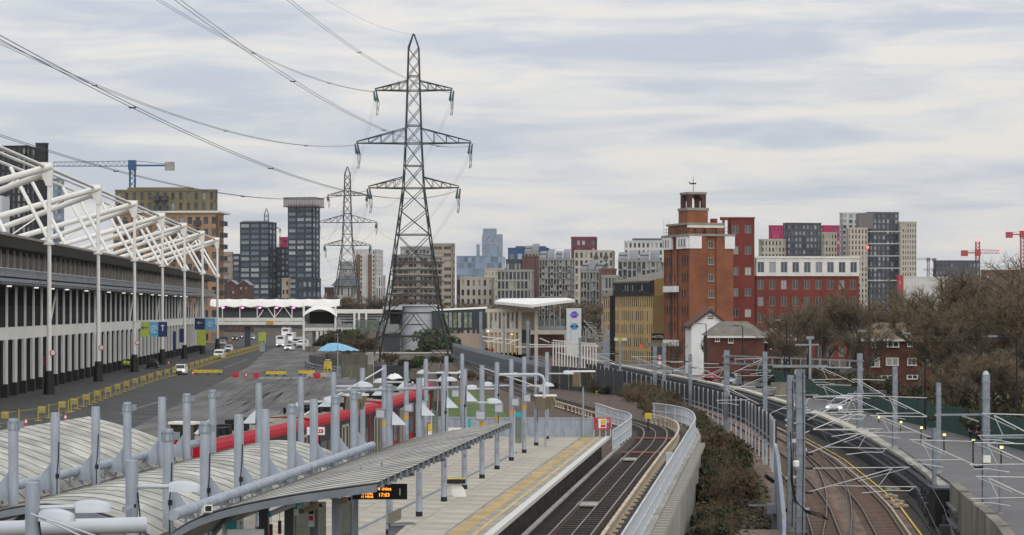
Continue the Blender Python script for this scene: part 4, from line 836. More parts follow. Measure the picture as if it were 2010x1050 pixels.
plm = MB(); plm.box(-.5, .25, -.5, .5, 0, 1.42); plm = plm.mesh('plinth', M['black'])
colm = MB(); colm.box(-.02, .2, -.15, .15, 1.3, 12.0); colm = colm.mesh('pier_column', M['white'])
dgm = MB(); dgm.tube((.1, 0, 7.4), (.1, 5.4, 12.0), .13, n=6); dgm = dgm.mesh('brace', M['white'])
brk = MB(); brk.box(.3, .38, .95, 1.05, 5.7, 6.2); brk = brk.mesh('wall_lamp', M['dark'])
lgm = MB(); lgm.box(-.22, .22, -.2, .2, 0, .14); lgm = lgm.mesh('downlight', M['lampwhite'])
i = 0; s = S0 + 2.0
while s < S1 - 1:
    p = H(s, 3.3, 0); pr = inst('pier', pierm, hall, p, HA); ORG['x'] = p
    q = inst('plinth', plm, hall, p, HA); inst('pier_column', colm, hall, p, HA); inst('wall_lamp', brk, hall, p, HA)
    if i % 7 == 4: inst('brace', dgm, hall, p, HA)
    if s < 200 and i % 7 in (1, 3, 5): inst('downlight', lgm, hall, H(s + 1.5, 2.2, 11.74), HA + .35)
    s += BAY / 7; i += 1
mast_b = MB(); mast_b.lathe((0, 0, 0), [(.26, 1.4), (.26, 9), (.23, 16.6), (.23, 24.2), (.2, 24.4)], 14); mast_m = mast_b.mesh('mast', M['white'], smooth=40)
base_b = MB(); base_b.lathe((0, 0, 0), [(.66, 0), (.42, 2.6), (.3, 2.6)], 12); base_m = base_b.mesh('mast_base', M['black'])
hd = MB(); hd.add([(-.3, -.3, 23.0), (.3, -.3, 23.0), (.3, .3, 23.0), (-.3, .3, 23.0), (-1.3, -.4, 25.6), (.5, -.4, 25.6), (.5, .4, 25.6), (-1.3, .4, 25.6)], [(0, 1, 5, 4), (1, 2, 6, 5), (2, 3, 7, 6), (3, 0, 4, 7), (4, 5, 6, 7)]); hd_m = hd.mesh('mast_head', M['white'])
cl = MB(); cl.box(-1.2, .5, -.35, .35, 16.5, 16.85); cl_m = cl.mesh('eaves_bracket', M['white'])
def TB(p, q, r, name='truss_tube', n=10):
    b = MB(); b.tube(p, q, r, n=n); return b.build(name, M['white'], hall, smooth=50)
for k in range(-1, 7):
    s = k * BAY; p = H(s, 0, 0)
    inst('mast', mast_m, hall, p, HA); inst('mast_base', base_m, hall, p, HA); inst('mast_head', hd_m, hall, p, HA); inst('eaves_bracket', cl_m, hall, p, HA)
    h = H(s, .3, 25.1)
    TB(H(s - .2, -.3, 25.15), H(s - 3.5, 27, 16.9), .40); TB(H(s + .5, -.1, 24.6), H(s + 6.5, 27, 15.2), .36)
    for ds in (13, 25): TB(H(s + ds, 6.5, 25.9), H(s + ds - 7, .9, 17.0), .22, 'truss_diagonal', 8)
    TB(H(s + 2, 14, 17.3), H(s + 24, 6.5, 26), .10)
for d, z, r in ((.6, 25.2, .2), (3.6, 25.9, .17), (6.8, 26.2, .18)):
    b = MB(); b.tube(H(-BAY, d, z), H(6 * BAY + 5, d, z), r, n=10); b.build('roof_chord', M['white'], hall, smooth=50)
b = MB(); hbox(b, 60, 66, 16, 22, 17, 25.2); b.build('roof_shaft', M['silverpanel'], hall)
# hanging direction banners
def banner(s, side, u0, u1, v0, v1, label, cols):
    Y = H(s, 0, 0).y - .8; a = P(u0, v0, Y); c = P(u1, v1, Y); root = thing('banner_sign', label, 'sign', (a.x, Y, c.z)); w = (c.x - a.x) / len(cols)
    for k, (m, mark, word) in enumerate(cols):
        b = MB(); b.box(a.x + w * k, a.x + w * (k + 1) - .01, Y, Y + .12, c.z, a.z); b.build('panel', M[m], root)
        x = a.x + w * (k + .5); zc = (a.z + c.z) / 2; t = M['whitehouse'] if m != 'lime' else M['deepblue']
        b = MB()
        if mark in 'left up':
            d = (-1, 0) if mark == 'left' else (0, 1); zz = zc + .25; e = (d[1], -d[0])
            def A(i, j): return (x + (d[0] * i + e[0] * j) * .48, Y - .02, zz + (d[1] * i + e[1] * j) * .48)
            b.bar(A(-1, 0), A(1, 0), .11, .03, (0, 1, 0)); b.bar(A(1, 0), A(.45, .5), .11, .03, (0, 1, 0)); b.bar(A(1, 0), A(.45, -.5), .11, .03, (0, 1, 0)); b.build('arrow', t, root)
        else:
            b.path([(x + .5 * math.cos(j * math.pi / 8), Y - .02, zc + .5 * math.sin(j * math.pi / 8)) for j in range(15)], .05, 4); b.path([(x + .22 * math.cos(j * math.pi / 5), Y - .02, zc + .22 * math.sin(j * math.pi / 5)) for j in range(9)], .05, 4); b.build('ring_logo', M['whitehouse'], root)
        if word: text(word, .3, (x, Y - .01, zc - .62), FACE, t, root)
    b = MB(); b.tube((a.x - 1.2, Y + .2, a.z + .05), (c.x, Y + .2, a.z + .05), .07); b.build('hanging_arm', M['galvl'], root)
banner(2 * BAY, 1, 276, 328, 632, 661, 'three part banner, lime, light blue and navy, on the third white mast', [('lime', 'left', ''), ('lightblue', 'ring', ''), ('navy', 'up', '')])
banner(5 * BAY, 1, 382, 423, 625, 647, 'navy and light blue banner at the far end of the hall', [('navy', 'left', ''), ('lightblue', 'ring', '')])
for (u0, u1, v0, v1, s, m, lab) in ((339, 345, 650, 690, 130, 'navy', 'tall dark blue banner between two far piers of the hall'), (352, 361, 645, 672, 150, 'navy', 'short dark blue banner before the far white piers'), (387, 404, 648, 678, 190, 'lime', 'lime green banner at the far end of the pier row')):
    Y = H(s, 2, 0).y; a = P(u0, v0, Y); c = P(u1, v1, Y); b = MB(); b.box(a.x, c.x, Y, Y + .1, c.z, a.z); tag(b.build('banner', M[m]), lab, 'banner')
c = P(86, 709, 246); root = thing('totem_sign', 'small sign half blue half red standing before the nearest white piers', 'sign', (c.x, c.y, 2.5)); b = MB(); b.box(c.x - .5, c.x, 246, 246.2, c.z - .5, c.z + .55); b.build('blue_half', M['lightblue'], root); b = MB(); b.box(c.x + .01, c.x + .55, 245.9, 246.2, c.z - .5, c.z + .6); b.build('red_half', M['redsign'], root)
for k, s in enumerate((0, BAY, 2 * BAY)):
    c = H(s, -.48, 4.6 if k == 0 else 4.4); root = thing('speed_sign', ['round red rimmed road sign on the nearest white mast', 'round road sign on the second white mast', 'round road sign on the third white mast'][k], 'road sign', c)
    b = MB(); b.tube(c + V(0, -.30, 0), c + V(0, -.25, 0), .36, n=18); b.build('red_rim', M['redsign'], root); b = MB(); b.tube(c + V(0, -.33, 0), c + V(0, -.301, 0), .27, n=18); b.build('white_disc', M['whitehouse'], root)
# ================================================================ COVERED BRIDGE AT THE END OF THE AVENUE
br = thing('covered_footbridge', 'white covered footbridge with pink lamps crossing the far end of the avenue', 'footbridge', P(540, 690, 500)); YB = 500
def X(u, Y=YB): return (u - CX) * Y / F
def Z(v, Y=YB): return CZ + (HZ - v) * Y / F
b = MB()
for k in range(8):
    x0 = X(416 + k * 31.6); x1 = X(416 + (k + 1) * 31.6); L = []
    for t in range(7):
        f = t / 6; x = x0 + (x1 - x0) * f - .02; sag = .45 * (1 - (2 * f - 1) ** 2); L.append([(x, YB - 3, Z(602) + .0 + sag * -.3 + .5 * abs(2 * f - 1) * .5), (x, YB - 2.2, Z(589) - sag * .5), (x, YB + 1, Z(586.5) - sag * .3), (x, YB + 4, Z(602))])
    b = MB(); b.sweep(L); b.build('canopy_panel', M['white'], br, smooth=60)
b = MB(); b.box(X(416), X(600), YB - 2, YB + 3, Z(641), Z(636)); b.build('deck', M['charcoal'], br)
b = MB(); b.box(X(416), X(600), YB - 2.2, YB - 2.02, Z(630), Z(623.5)); b.box(X(416), X(600), YB - 2.25, YB - 2.02, Z(637.5), Z(631.0)); b.build('edge_beam', M['white2'], br)
b = MB(); b.box(X(422), X(600), YB + 3.2, YB + 3.4, Z(630), Z(604)); b.build('back_screen', M['mauve'], br)
b = MB(); b.box(X(422), X(600), YB - 1.7, YB - 1.66, Z(623), Z(612)); b.build('balustrade_glass', M['charcoal'], br)
me = MB(); me.box(-.12, .12, -.12, .12, 0, Z(600) - Z(637)); me = me.mesh('column', M['white'])
for u in (439, 473, 507, 541, 575): inst('column', me, br, (X(u), YB - 2.05, Z(637)))
for u in (440, 478, 512, 545, 578):
    b = MB(); x = X(u); b.lathe((x, YB - 2.0, Z(605.5)), [(.1, 0), (.34, .12), (.34, .3), (.1, .42)], 10); b.build('pink_lamp', M['lamppink'], br)
for a, c in (((527, 604), (540, 623)), ((556, 604), (541, 623)), ((561, 604), (574, 623)), ((519, 608), (508, 625))): b = MB(); b.tube((X(a[0]), YB - 2.1, Z(a[1])), (X(c[0]), YB - 2.1, Z(c[1])), .13); b.build('brace', M['white'], br)
b = MB(); b.box(X(486) - .6, X(486) + .6, YB - 1, YB + 1, 0, Z(640)); b.build('bridge_pier', M['charcoal'], br)
b = MB(); b.box(X(525), X(539), YB - 2.45, YB - 2.3, Z(635.5), Z(631)); b.build('height_sign', M['orange'], br)
tb = thing('tent_landing', 'white domed canopy landing at the right end of the footbridge', 'canopy', P(650, 690, 470)); YT = 470
b = MB(); L = []
for t in range(13):
    f = t / 12; u = 596 + 100 * f if False else 597 + 66 * f; hgt = 601 + 15 * (2 * f - 1) ** 2 - 2; L.append([(X(u, YT), YT - 3, Z(hgt + 8, YT)), (X(u, YT), YT - 1, Z(hgt, YT)), (X(u, YT), YT + 5, Z(hgt + 1, YT))])
b.sweep(L); b.build('dome', M['white'], tb, smooth=70)
b = MB(); b.box(X(600, YT), X(700, YT), YT - 2, YT + 4, Z(649, YT), Z(643, YT)); b.build('deck_edge', M['white2'], tb); b = MB(); b.box(X(600, YT), X(700, YT), YT - 1.8, YT + 3.5, Z(643, YT), Z(635.5, YT)); b.build('parapet', M['greyband'], tb)
b = MB(); b.box(X(604, YT), X(654, YT), YT + 4, YT + 4.3, Z(636, YT), Z(612, YT)); b.build('dark_opening', M['dark'], tb)
for u, v0 in ((598, 600), (660, 602), (697, 607), (706, 607), (720, 608)): b = MB(); b.box(X(u, YT) - .22, X(u, YT) + .22, YT - 2.2, YT - 1.8, 0 if u < 700 else 5, Z(v0, YT)); b.build('white_post', M['white'], tb)
b = MB(); b.box(X(660, YT), X(750, YT), YT - 1, YT + 4, Z(615, YT), Z(607, YT)); b.build('walkway_roof', M['white'], tb)
for k in range(3): b = MB(); b.box(X(662, YT), X(750, YT), YT + 1, YT + 1.1, Z(621 + k * 5, YT), Z(618 + k * 5, YT)); b.build('louvre', M['silverpanel'], tb)
b = MB(); b.box(X(700, YT), X(745, YT), YT - 2.2, YT - 2.0, Z(651, YT), Z(628, YT)); b.build('mesh_parapet', M['glassgreen'], tb)
b = MB(); b.box(X(612, YT), X(655, YT), YT + 1, YT + 4, 0, Z(650, YT)); b.build('undercroft', M['concrete'], tb)
for u in (624, 632, 640): b = MB(); b.box(X(u, YT) - .3, X(u, YT) + .3, YT - 1.9, YT - 1.2, 1.0, Z(650, YT)); b.build('undercroft_column', M['white2'], tb)
# lift tower, enclosed dark bridge, station
YS = 430
lt = thing('lift_tower', 'pale grey rounded lift tower behind the big pylon', 'tower', P(816, 690, YS)); b = MB(); r = (X(858, YS) - X(785, YS)) / 2 * .97; cx = X(821, YS)
b.lathe((cx, YS + 3, 0), [(r, 0), (r, Z(602, YS)), (r - .3, Z(600, YS))], 28); b.build('cladding', M['silverpanel'], lt, smooth=40)
for k in range(7): b = MB(); z = 1.5 + k * 1.35; b.lathe((cx, YS + 3, z), [(r + .012, 0), (r + .012, .035)], 28); b.build('cladding_joint', M['galvd'], lt)
b = MB(); b.lathe((cx, YS + 3, Z(601, YS)), [(r + .5, 0), (r + .5, .35)], 28); b.build('roof_rim', M['silverpanel'], lt)
b = MB(); b.box(X(752, YS), X(790, YS), YS - 1, YS + 4, Z(608, YS), Z(601, YS)); b.build('side_canopy', M['silverpanel'], lt); b = MB(); b.box(X(765, YS), X(784, YS), YS + 1, YS + 4, Z(640, YS), Z(608, YS)); b.build('dark_doorway', M['dark'], lt); b = MB(); b.box(X(750, YS), X(784, YS), YS - 1.5, YS - 1.2, Z(652, YS), Z(636, YS)); b.build('landing_parapet', M['greyband'], lt); b = MB(); b.box(X(752, YS), X(784, YS), YS, YS + 2, 0, Z(655, YS)); b.build('landing_base', M['charcoal'], lt)
eb = thing('enclosed_bridge', 'dark slate enclosed footbridge with a strip of lit windows', 'footbridge', P(900, 650, YS)); b = MB(); x0, x1 = X(849, YS), X(957, YS)
b.add([(x0, YS, Z(650, YS)), (x1, YS - 8, Z(646, YS)), (x1, YS - 8, Z(606, YS)), (x0, YS, Z(610, YS)), (x0, YS + 4, Z(650, YS)), (x1, YS - 4, Z(646, YS)), (x1, YS - 4, Z(606, YS)), (x0, YS + 4, Z(610, YS))], [(0, 1, 2, 3), (4, 7, 6, 5), (3, 2, 6, 7), (0, 4, 5, 1), (1, 5, 6, 2), (0, 3, 7, 4)]); b.build('bridge_body', M['slate_blue'], eb)
b = MB(); b.add([(x0, YS - .3, Z(610, YS)), (x1, YS - 8.3, Z(605.5, YS)), (x1, YS - 4, Z(602, YS)), (x0, YS + 4, Z(607, YS))], [(0, 1, 2, 3)]); b.build('roof', M['white2'], eb)
for u in (873, 882, 891, 900, 912, 921): 
    f = (u + 3.2 - 849) / 108; y = YS - .05 - 8 * f; b = MB(); b.obox((X(u + 3.2, YS), y - .07, Z(628, YS)), ((X(6.2 + CX, YS)) / 2, -.22, 0), (.0, .04, 0), (0, 0, (Z(612, YS) - Z(641, YS)) / 2)); b.build('window', mat('bridge_window', (.25, .30, .24), .2, var=.3, scale=.8, col2=(.5, .52, .38)) if u == 873 else bpy.data.materials['bridge_window'], eb)
b = MB(); b.box(X(888, YS) - .4, X(888, YS) + .4, YS - 4, YS - 3.2, 0, Z(648, YS)); b.build('leg', M['charcoal'], eb)
st = thing('railway_station', 'cream framed railway station with a thin white overhanging roof', 'station', P(1040, 690, YS - 10)); YQ = YS - 12
b = MB(); b.prism([P(970, 596.5, YQ), P(1043, 603.5, YQ - 8), P(1128, 592.5, YQ + 4), P(1112, 589.5, YQ + 16), P(985, 591, YQ + 16)], (0, 0, .55)); b.build('roof', M['white'], st)
def fr(u0, u1, v0, v1, dy=0, d=.6, m='cladlight', nm='frame_member'):
    b = MB(); b.box(X(u0, YQ), X(u1, YQ), YQ + dy, YQ + dy + d, Z(v1, YQ), Z(v0, YQ)); return b.build(nm, M[m], st)
fr(953, 1055, 606, 613, -.06); fr(953, 1022, 645, 653, -.05); fr(1042, 1110, 648, 656, -.05)
for u in (957, 967, 975, 983, 991, 1000, 1008): fr(u, u + 4, 613, 692)
fr(1017, 1024, 606, 735, -.2); fr(1049, 1056, 604, 712, -.2); fr(1108, 1113, 648, 705)
for u in (962, 971, 979, 987, 996, 1004, 1012): fr(u, u + 3, 655, 700, .2, .3, 'yellowbrick', 'timber_panel')
fr(955, 1022, 613, 712, 2.2, .3, 'trainframe', 'back_wall'); fr(965, 975, 630, 646, .1, .1, 'silverpanel', 'screen'); fr(983, 991, 630, 646, .1, .1, 'silverpanel', 'screen'); fr(1000, 1007, 630, 646, .1, .1, 'silverpanel', 'screen')
fr(1024, 1049, 612, 648, 1.2, .3, 'apbeige', 'stair_wall'); fr(1024, 1041, 647, 673, .5, .3, 'black', 'dark_panel'); fr(1056, 1110, 640, 648, .8, .3, 'greyband', 'parapet'); fr(1042, 1108, 657, 705, 2, .3, 'brickbrown', 'lower_wall')
for u in (1068, 1078, 1088, 1099): fr(u, u + 1, 600, 640, .8, .1, 'galvl', 'glass_post')
fr(1056, 1110, 626, 641, .9, .05, 'glassgreen', 'glass_balustrade'); fr(880, 957, 655, 700, 2, .4, 'apbeige', 'timber_screen_wall'); fr(955, 1024, 692, 735, .3, 1.5, 'dark', 'shaded_base')
for u, v in ((988, 656), (1005, 657), (958, 651)): c = P(u, v, YQ - .2); b = MB(); b.lathe((c.x, c.y, c.z), [(.05, 0), (.13, .08), (.05, .2)], 8); b.build('wall_lamp', M['lampwarm'], st)
for k, (u, v) in enumerate(((963, 690), (967, 691), (956, 690))):
    pass
tt = thing('station_totem', 'tall pale station totem with a purple roundel above a blue one', 'sign', P(1127, 705, YQ - 6)); Yt = YQ - 6
b = MB(); b.box(X(1112, Yt), X(1141, Yt), Yt, Yt + .8, Z(712, Yt), Z(605, Yt)); b.build('panel', M['totem'], tt); b = MB(); b.box(X(1120.2, Yt), X(1120.8, Yt), Yt - .02, Yt - .001, Z(705, Yt), Z(620, Yt)); b.build('panel_joint', M['galvd'], tt)
def roundel(v, ring, bar, fill, name):
    c = P(1127.5, v, Yt - .02); b = MB(); b.tube(c + V(0, -.05, 0), c + V(0, 0, 0), .70, n=24); b.build(name + '_ring', M[ring], tt)
    b = MB(); b.tube(c + V(0, -.08, 0), c + V(0, -.051, 0), .45, n=24); b.build(name + '_centre', M[fill], tt)
    b = MB(); b.box(c.x - .82, c.x + .82, c.y - .12, c.y - .082, c.z - .17, c.z + .17); b.build(name + '_bar', M[bar], tt)
    return c
c = roundel(617.5, 'purple', 'purple', 'purple', 'purple'); text('Elizabeth line', .22, (c.x, c.y - .125, c.z), FACE, M['whitehouse'], tt)
c = roundel(640.5, 'teal', 'deepblue', 'lightblue', 'blue'); text('DLR', .25, (c.x, c.y - .125, c.z), FACE, M['whitehouse'], tt)
# timber stair clutter right of the totem
sc = thing('stair_gantry', 'grey open stair structure between the totem and the yellow hotel', 'staircase', P(1165, 690, 400)); 
for k in range(9): b = MB(); b.bar(P(1148 + k * 4, 632 + k * 5, 400), P(1160 + k * 4.5, 633 + k * 5, 404), .5, .12); b.build('tread', M['concrete'], sc)
for p, q in (((1146, 628), (1186, 672)), ((1146, 640), (1184, 684)), ((1150, 662), (1184, 664)), ((1150, 605 + 40), (1150, 690)), ((1182, 620), (1182, 690)), ((1160, 672), (1188, 688)), ((1152, 690), (1186, 652))): b = MB(); b.bar(P(*p, 400), P(*q, 400), .22); b.build('stringer', M['concrete'], sc)
# the white frames over the station platforms
wf = thing('goalpost_gantry', 'cluster of thin white goalpost frames over the far station platforms', 'frames', P(1110, 720, 330)); YF = 330
me = MB(); me.box(-.11, .11, -.11, .11, 0, 1); 
for k in range(16):
    u = 1086 + k * 5.6; b = MB(); v0 = 673 + k * .35; v1 = 722 + k * .9; b.box(X(u, YF) - .09, X(u, YF) + .09, YF, YF + .18, Z(v1, YF), Z(v0, YF)); b.box(X(u, YF) - .3, X(u, YF) + .3, YF - .02, YF + .2, Z(v0, YF), Z(v0, YF) + .14); b.build('frame_post', M['white2'], wf)
for (u0, v0, u1, v1) in ((1010, 681, 1140, 680), (1035, 676, 1175, 679), (1000, 672, 1020, 666), (945, 660, 1015, 668), (950, 668, 1010, 676), (955, 672, 985, 663), (1060, 664, 1078, 672), (1085, 668, 1170, 675)): b = MB(); b.bar(P(u0, v0, YF), P(u1, v1, YF + 6), .16); b.build('beam', M['white2'], wf)
# ================================================================ PYLONS
def pylon(name, label, cx, Y, sc, rot, base_z=0, thick=1.0, m='pylon'):
    root = thing(name, label, 'pylon', (cx, Y, base_z)); ca, sa = math.cos(rot), math.sin(rot)
    def T(x, y, z): return Vector((cx + (x * ca - y * sa) * sc, Y + (x * sa + y * ca) * sc, base_z + z * sc))
    lev = [(0, 6.65), (4.6, 5.9), (8.7, 4.75), (15.6, 3.75), (22.3, 2.85), (26.5, 2.3), (30.4, 1.8), (34.3, 1.6), (38.2, 1.4), (41.3, 1.3), (44.4, 1.2), (47.4, 1.1), (49.9, 1.03), (52.4, .96), (54.8, .9), (57.3, .06)]
    t = .22 * thick * sc; t2 = .115 * thick * sc
    for sx in (-1, 1):
        for sy in (-1, 1):
            b = MB()
            for (z0, w0), (z1, w1) in zip(lev, lev[1:]): b.bar(T(sx * w0, sy * w0, z0), T(sx * w1, sy * w1, z1), t if z0 < 30 else t * .75)
            b.build('leg', M[m], root)
    for f in range(4):
        b = MB(); R = [(1, 0, 0, 1), (0, -1, 1, 0), (-1, 0, 0, -1), (0, 1, -1, 0)][f]
        def Q(a, w, z): x, y = a * w, -w; return T(x * R[0] + y * R[1], x * R[2] + y * R[3], z)
        for k, ((z0, w0), (z1, w1)) in enumerate(zip(lev[:-1], lev[1:-1])):
            if k == 0:
                b.bar(Q(-1, w0, z0), Q(-.0, w1, z1), t2); b.bar(Q(1, w0, z0), Q(0, w1, z1), t2)
            elif k == 1:
                b.bar(Q(-1, w0, z0), Q(0, w1, z1), t2) if False else None; b.bar(Q(0, w1, z1), Q(-.55, w0, z0), t2); b.bar(Q(0, w1, z1), Q(.55, w0, z0), t2); b.bar(Q(-.3, (w0 + w1) / 2, (z0 + z1) / 2), Q(.3, (w0 + w1) / 2, (z0 + z1) / 2), t2)
            else:
                b.bar(Q(-1, w0, z0), Q(1, w1, z1), t2); b.bar(Q(1, w0, z0), Q(-1, w1, z1), t2)
                if k in (2, 3): b.bar(Q(-1, (w0 * .55 + w1 * .45), z0 * .55 + z1 * .45), Q(-.1, (w0 + w1) / 2, (z0 + z1) / 2), t2 * .8); b.bar(Q(1, (w0 * .55 + w1 * .45), z0 * .55 + z1 * .45), Q(.1, (w0 + w1) / 2, (z0 + z1) / 2), t2 * .8)
            if k in (0, 1, 3, 5, 6, 7, 8, 10, 11): b.bar(Q(-1, w1, z1), Q(1, w1, z1), t * 1.0 if k < 2 else t2 * 1.3)
        b.build('bracing', M[m], root)
    tips = []
    for z, L, hh in ((47.4, 6.75, 1.7), (38.2, 10.0, 2.6), (30.4, 7.9, 1.9)):
        w = 1.1 if z > 47 else 1.4 if z > 38 else 1.8
        for sx in (-1, 1):
            b = MB(); n = 4
            for sy in (-1, 1):
                b.bar(T(sx * w, sy * w, z), T(sx * L, sy * .25, z + .1), t * .8); b.bar(T(sx * w, sy * w, z + hh), T(sx * L, sy * .25, z + .35), t2 * 1.25)
                for k in range(1, n):
                    f = k / n; x = w + (L - w) * f; y = w + (.25 - w) * f; h = z + .25 + (hh - .0) * (1 - f); b.bar(T(sx * x, sy * y, z), T(sx * x, sy * y, h), t2 * .8)
                    f2 = (k - 1) / n; x2 = w + (L - w) * f2; y2 = w + (.25 - w) * f2; b.bar(T(sx * x, sy * y, z), T(sx * x2, sy * y2, z + (hh) * (1 - f2) + .1), t2 * .8)
            for k in range(0, n + 1):
                f = k / n; x = w + (L - w) * f; y = w + (.25 - w) * f; b.bar(T(sx * x, -y, z), T(sx * x, y, z), t2 * .8)
            b.build('cross_arm', M[m], root); tips.append(T(sx * L, 0, z))
            for sy in (-1, 1):                 # tension insulators: one set each side of the arm, plus hanging jumper
                b = MB(); p = T(sx * L, sy * .1, z - .1); q = T(sx * (L - .25), sy * 1.3, z - 1.75)
                for dx in (-.22, .22):
                    b.tube(p + V(dx * sc, 0, 0), q + V((dx) * sc, 0, 0), .13 * sc * thick, n=6)
                b.build('insulator', M['insul'], root)
            b = MB(); pts = [T(sx * (L - .25) + .12 * math.sin(k), -1.3 + 2.6 * k / 8, z - 1.75 - 2.6 * (1 - (k / 4 - 1) ** 2)) for k in range(9)]; b.path(pts, .035 * sc * thick, 4); b.path([p + V(.25 * sc, 0, 0) for p in pts], .035 * sc * thick, 4); b.build('jumper', M['cable'], root)
    return root
P1X = (812 - CX) * 355 / F
pylon('transmission_pylon', 'tall steel lattice pylon standing nearest, in front of the grey lift tower', P1X, 355, 1.0, -.03)
P2X = (682 - CX) * 729 / F; P3X = (523 - CX) * 1033 / F
pylon('transmission_pylon', 'second lattice pylon, farther back and half the height of the nearest', P2X, 729, 1.05, -.05, thick=1.05)
pylon('transmission_pylon', 'small distant lattice pylon rising behind the dark towers', P3X, 1033, 1.05, -.1, thick=.9)
# wires: fitted catenaries from the nearest pylon to one behind the viewer, and on to the next pylons
arms = {'TL': (735, 180), 'ML': (695, 285), 'LL': (720, 374), 'TR': (888, 182), 'MR': (923, 287), 'LR': (898, 374), 'E': (812, 68)}
wl = {'TL': 'top left', 'ML': 'middle left', 'LL': 'lower left', 'TR': 'top right', 'MR': 'middle right', 'LR': 'lower right'}
dx, dy, dz, sg, roll = -26.733, -397.5, 6.596, 10.974, -.6074
for k, (u, v) in arms.items():
    A = P(u, v + (20 if k != 'E' else 0) * 0, 355); off = A.x - P1X; B = V(P1X + dx + off * math.cos(roll), 355 + dy + off * math.sin(roll), A.z + dz)
    root = thing('power_line', ('twin overhead power cable to the ' + wl[k] + ' arm of the nearest pylon') if k != 'E' else 'thin single earth wire running to the peak of the nearest pylon', 'power line', A)
    hd_ = Vector((B.x - A.x, B.y - A.y, 0)).normalized(); sd = Vector((hd_.y, -hd_.x, 0))
    def pt(t, o): p = A + (B - A) * t; p.z -= 4 * sg * (1.25 if k == 'E' else 1) * t * (1 - t); return p + sd * o
    for o in ((-.2, .2) if k != 'E' else (0,)):
        b = MB(); b.path([pt(t / 60, o) for t in range(61)], .024 if k != 'E' else .016, 4); b.build('conductor', M['cable'], root)
    if k != 'E':
        for t in (.13, .28, .43, .55, .66):
            b = MB(); p, q = pt(t, -.2), pt(t, .2); b.bar(p + V(0, 0, -.08), q + V(0, 0, -.08), .09); b.bar(p, p + V(0, 0, -.12), .08); b.bar(q, q + V(0, 0, -.12), .08); b.build('spacer', M['cable'], root)
for (xa, ya, sa_, xb, yb, sb, lab) in ((P1X, 355, 1.0, P2X, 729, 1.05, 'between the nearest and the second pylon'), (P2X, 729, 1.05, P3X, 1033, 1.05, 'between the second and the distant pylon')):
    for z, L, nm in ((47.4, 6.75, 'top'), (38.2, 10.0, 'middle'), (30.4, 7.9, 'lower')):
        for sx, nm2 in ((-1, 'left'), (1, 'right')):
            A = V(xa + sx * L * sa_, ya + 1.3, (z - 1.7) * sa_); B = V(xb + sx * L * sb, yb - 1.3, (z - 1.7) * sb); b = MB()
            for o in (-.2, .2): b.path([A + (B - A) * (t / 24) + V(o, 0, -4 * 9 * (t / 24) * (1 - t / 24)) for t in range(25)], .02, 3)
            tag(b.build('power_line', M['cable']), f'far overhead cable on the {nm} {nm2} arms {lab}', 'power line')
# walls and fences round the pylon foot
def fence(name, label, pts, h, ww, m, pm_, cat='fence', z=0.0, gap=.012, lean=0.0, t=.05, post_every=0):
    root = thing(name, label, cat, (pts[0][0], pts[0][1], z)); meshes = {}
    for (x0, y0), (x1, y1) in zip(pts, pts[1:]):
        d = Vector((x1 - x0, y1 - y0)); L = d.length; d /= L; n = max(1, round(L / ww)); w_ = L / n; a = math.atan2(d.y, d.x); key = round(w_, 2)
        if key not in meshes: me = MB(); me.box(gap, w_ - gap, -t / 2, t / 2, 0, h); meshes[key] = me.mesh('board', M[m])
        for k in range(n): inst('board' if ww < 2.5 else 'panel', meshes[key], root, (x0 + d.x * w_ * k, y0 + d.y * w_ * k, z + random.uniform(-.03, .03)), a)
        if post_every:
            pmh = MB(); pmh.box(-.06, .06, -.09, .09, 0, h + .1); pmh = pmh.mesh('fence_post', M[pm_])
            for k in range(int(L / post_every) + 1): inst('post', pmh, root, (x0 + d.x * post_every * k, y0 + d.y * post_every * k, z), a)
    return root
def g2(u, v, z=0.0): y = (CZ - z) * F / (v - HZ); return ((u - CX) * y / F, y)
fence('board_fence', 'weathered tall board fence below the pylon beside the avenue', [g2(671, 741), g2(733, 743)], 1.8, .95, 'timber', 'timber', post_every=3)
fence('mesh_fence', 'dark mesh fence continuing from the weathered board fence, behind the grey posts', [g2(734, 742), g2(800, 739)], 1.6, 2.6, 'charcoal', 'charcoal', post_every=2.6)
fence('low_board_wall', 'mossy board wall behind the black railing under the blue sheet', [g2(606, 722), g2(640, 716), g2(722, 722)], 2.0, 1.2, 'timber', 'timber')
a = [g2(601, 721), g2(616, 729), g2(668, 735)]; root = thing('guard_rail', 'grey steel crash barrier bending round the corner of the avenue', 'crash barrier', (a[0][0], a[0][1], 0)); 
for z in (.55, 1.0): b = MB(); b.path([(x, y - 1, z) for x, y in a], .13, 6); b.build('rail', M['galvd'], root)
for x, y in a + [((a[0][0] + a[1][0]) / 2, (a[0][1] + a[1][1]) / 2), ((a[2][0] + a[1][0]) / 2, (a[2][1] + a[1][1]) / 2)]: b = MB(); b.box(x - .09, x + .09, y - .95, y - .8, 0, 1.3); b.build('post', M['galvd'], root)
railing('railing', 'black mesh railing at the corner of the avenue before the mossy wall', [(*g2(607, 721), 0.1), (*g2(628, 727), 0.1), (*g2(671, 733), 0.1)], 1.9, 2.5, .3, 'charcoal')
root = thing('substation_wall', 'long grey concrete wall with a white capping behind the pylon legs', 'wall', P(800, 709, 365)); YW = 365
b = MB(); b.box(X(722, YW), X(886, YW), YW, YW + 1, 0, Z(694, YW)); b.build('wall_body', M['concrete'], root); b = MB(); b.box(X(722, YW) - .1, X(886, YW) + .1, YW - .2, YW + 1.1, Z(694, YW), Z(691.5, YW)); b.build('capping', M['white2'], root)
b = MB(); b.box(X(600, 440), X(650, 440), 440, 441, 0, Z(680, 440)); tag(b.build('low_wall', M['concrete_d']), 'low stained concrete wall left of the blue sheet, under the dark bushes', 'wall')
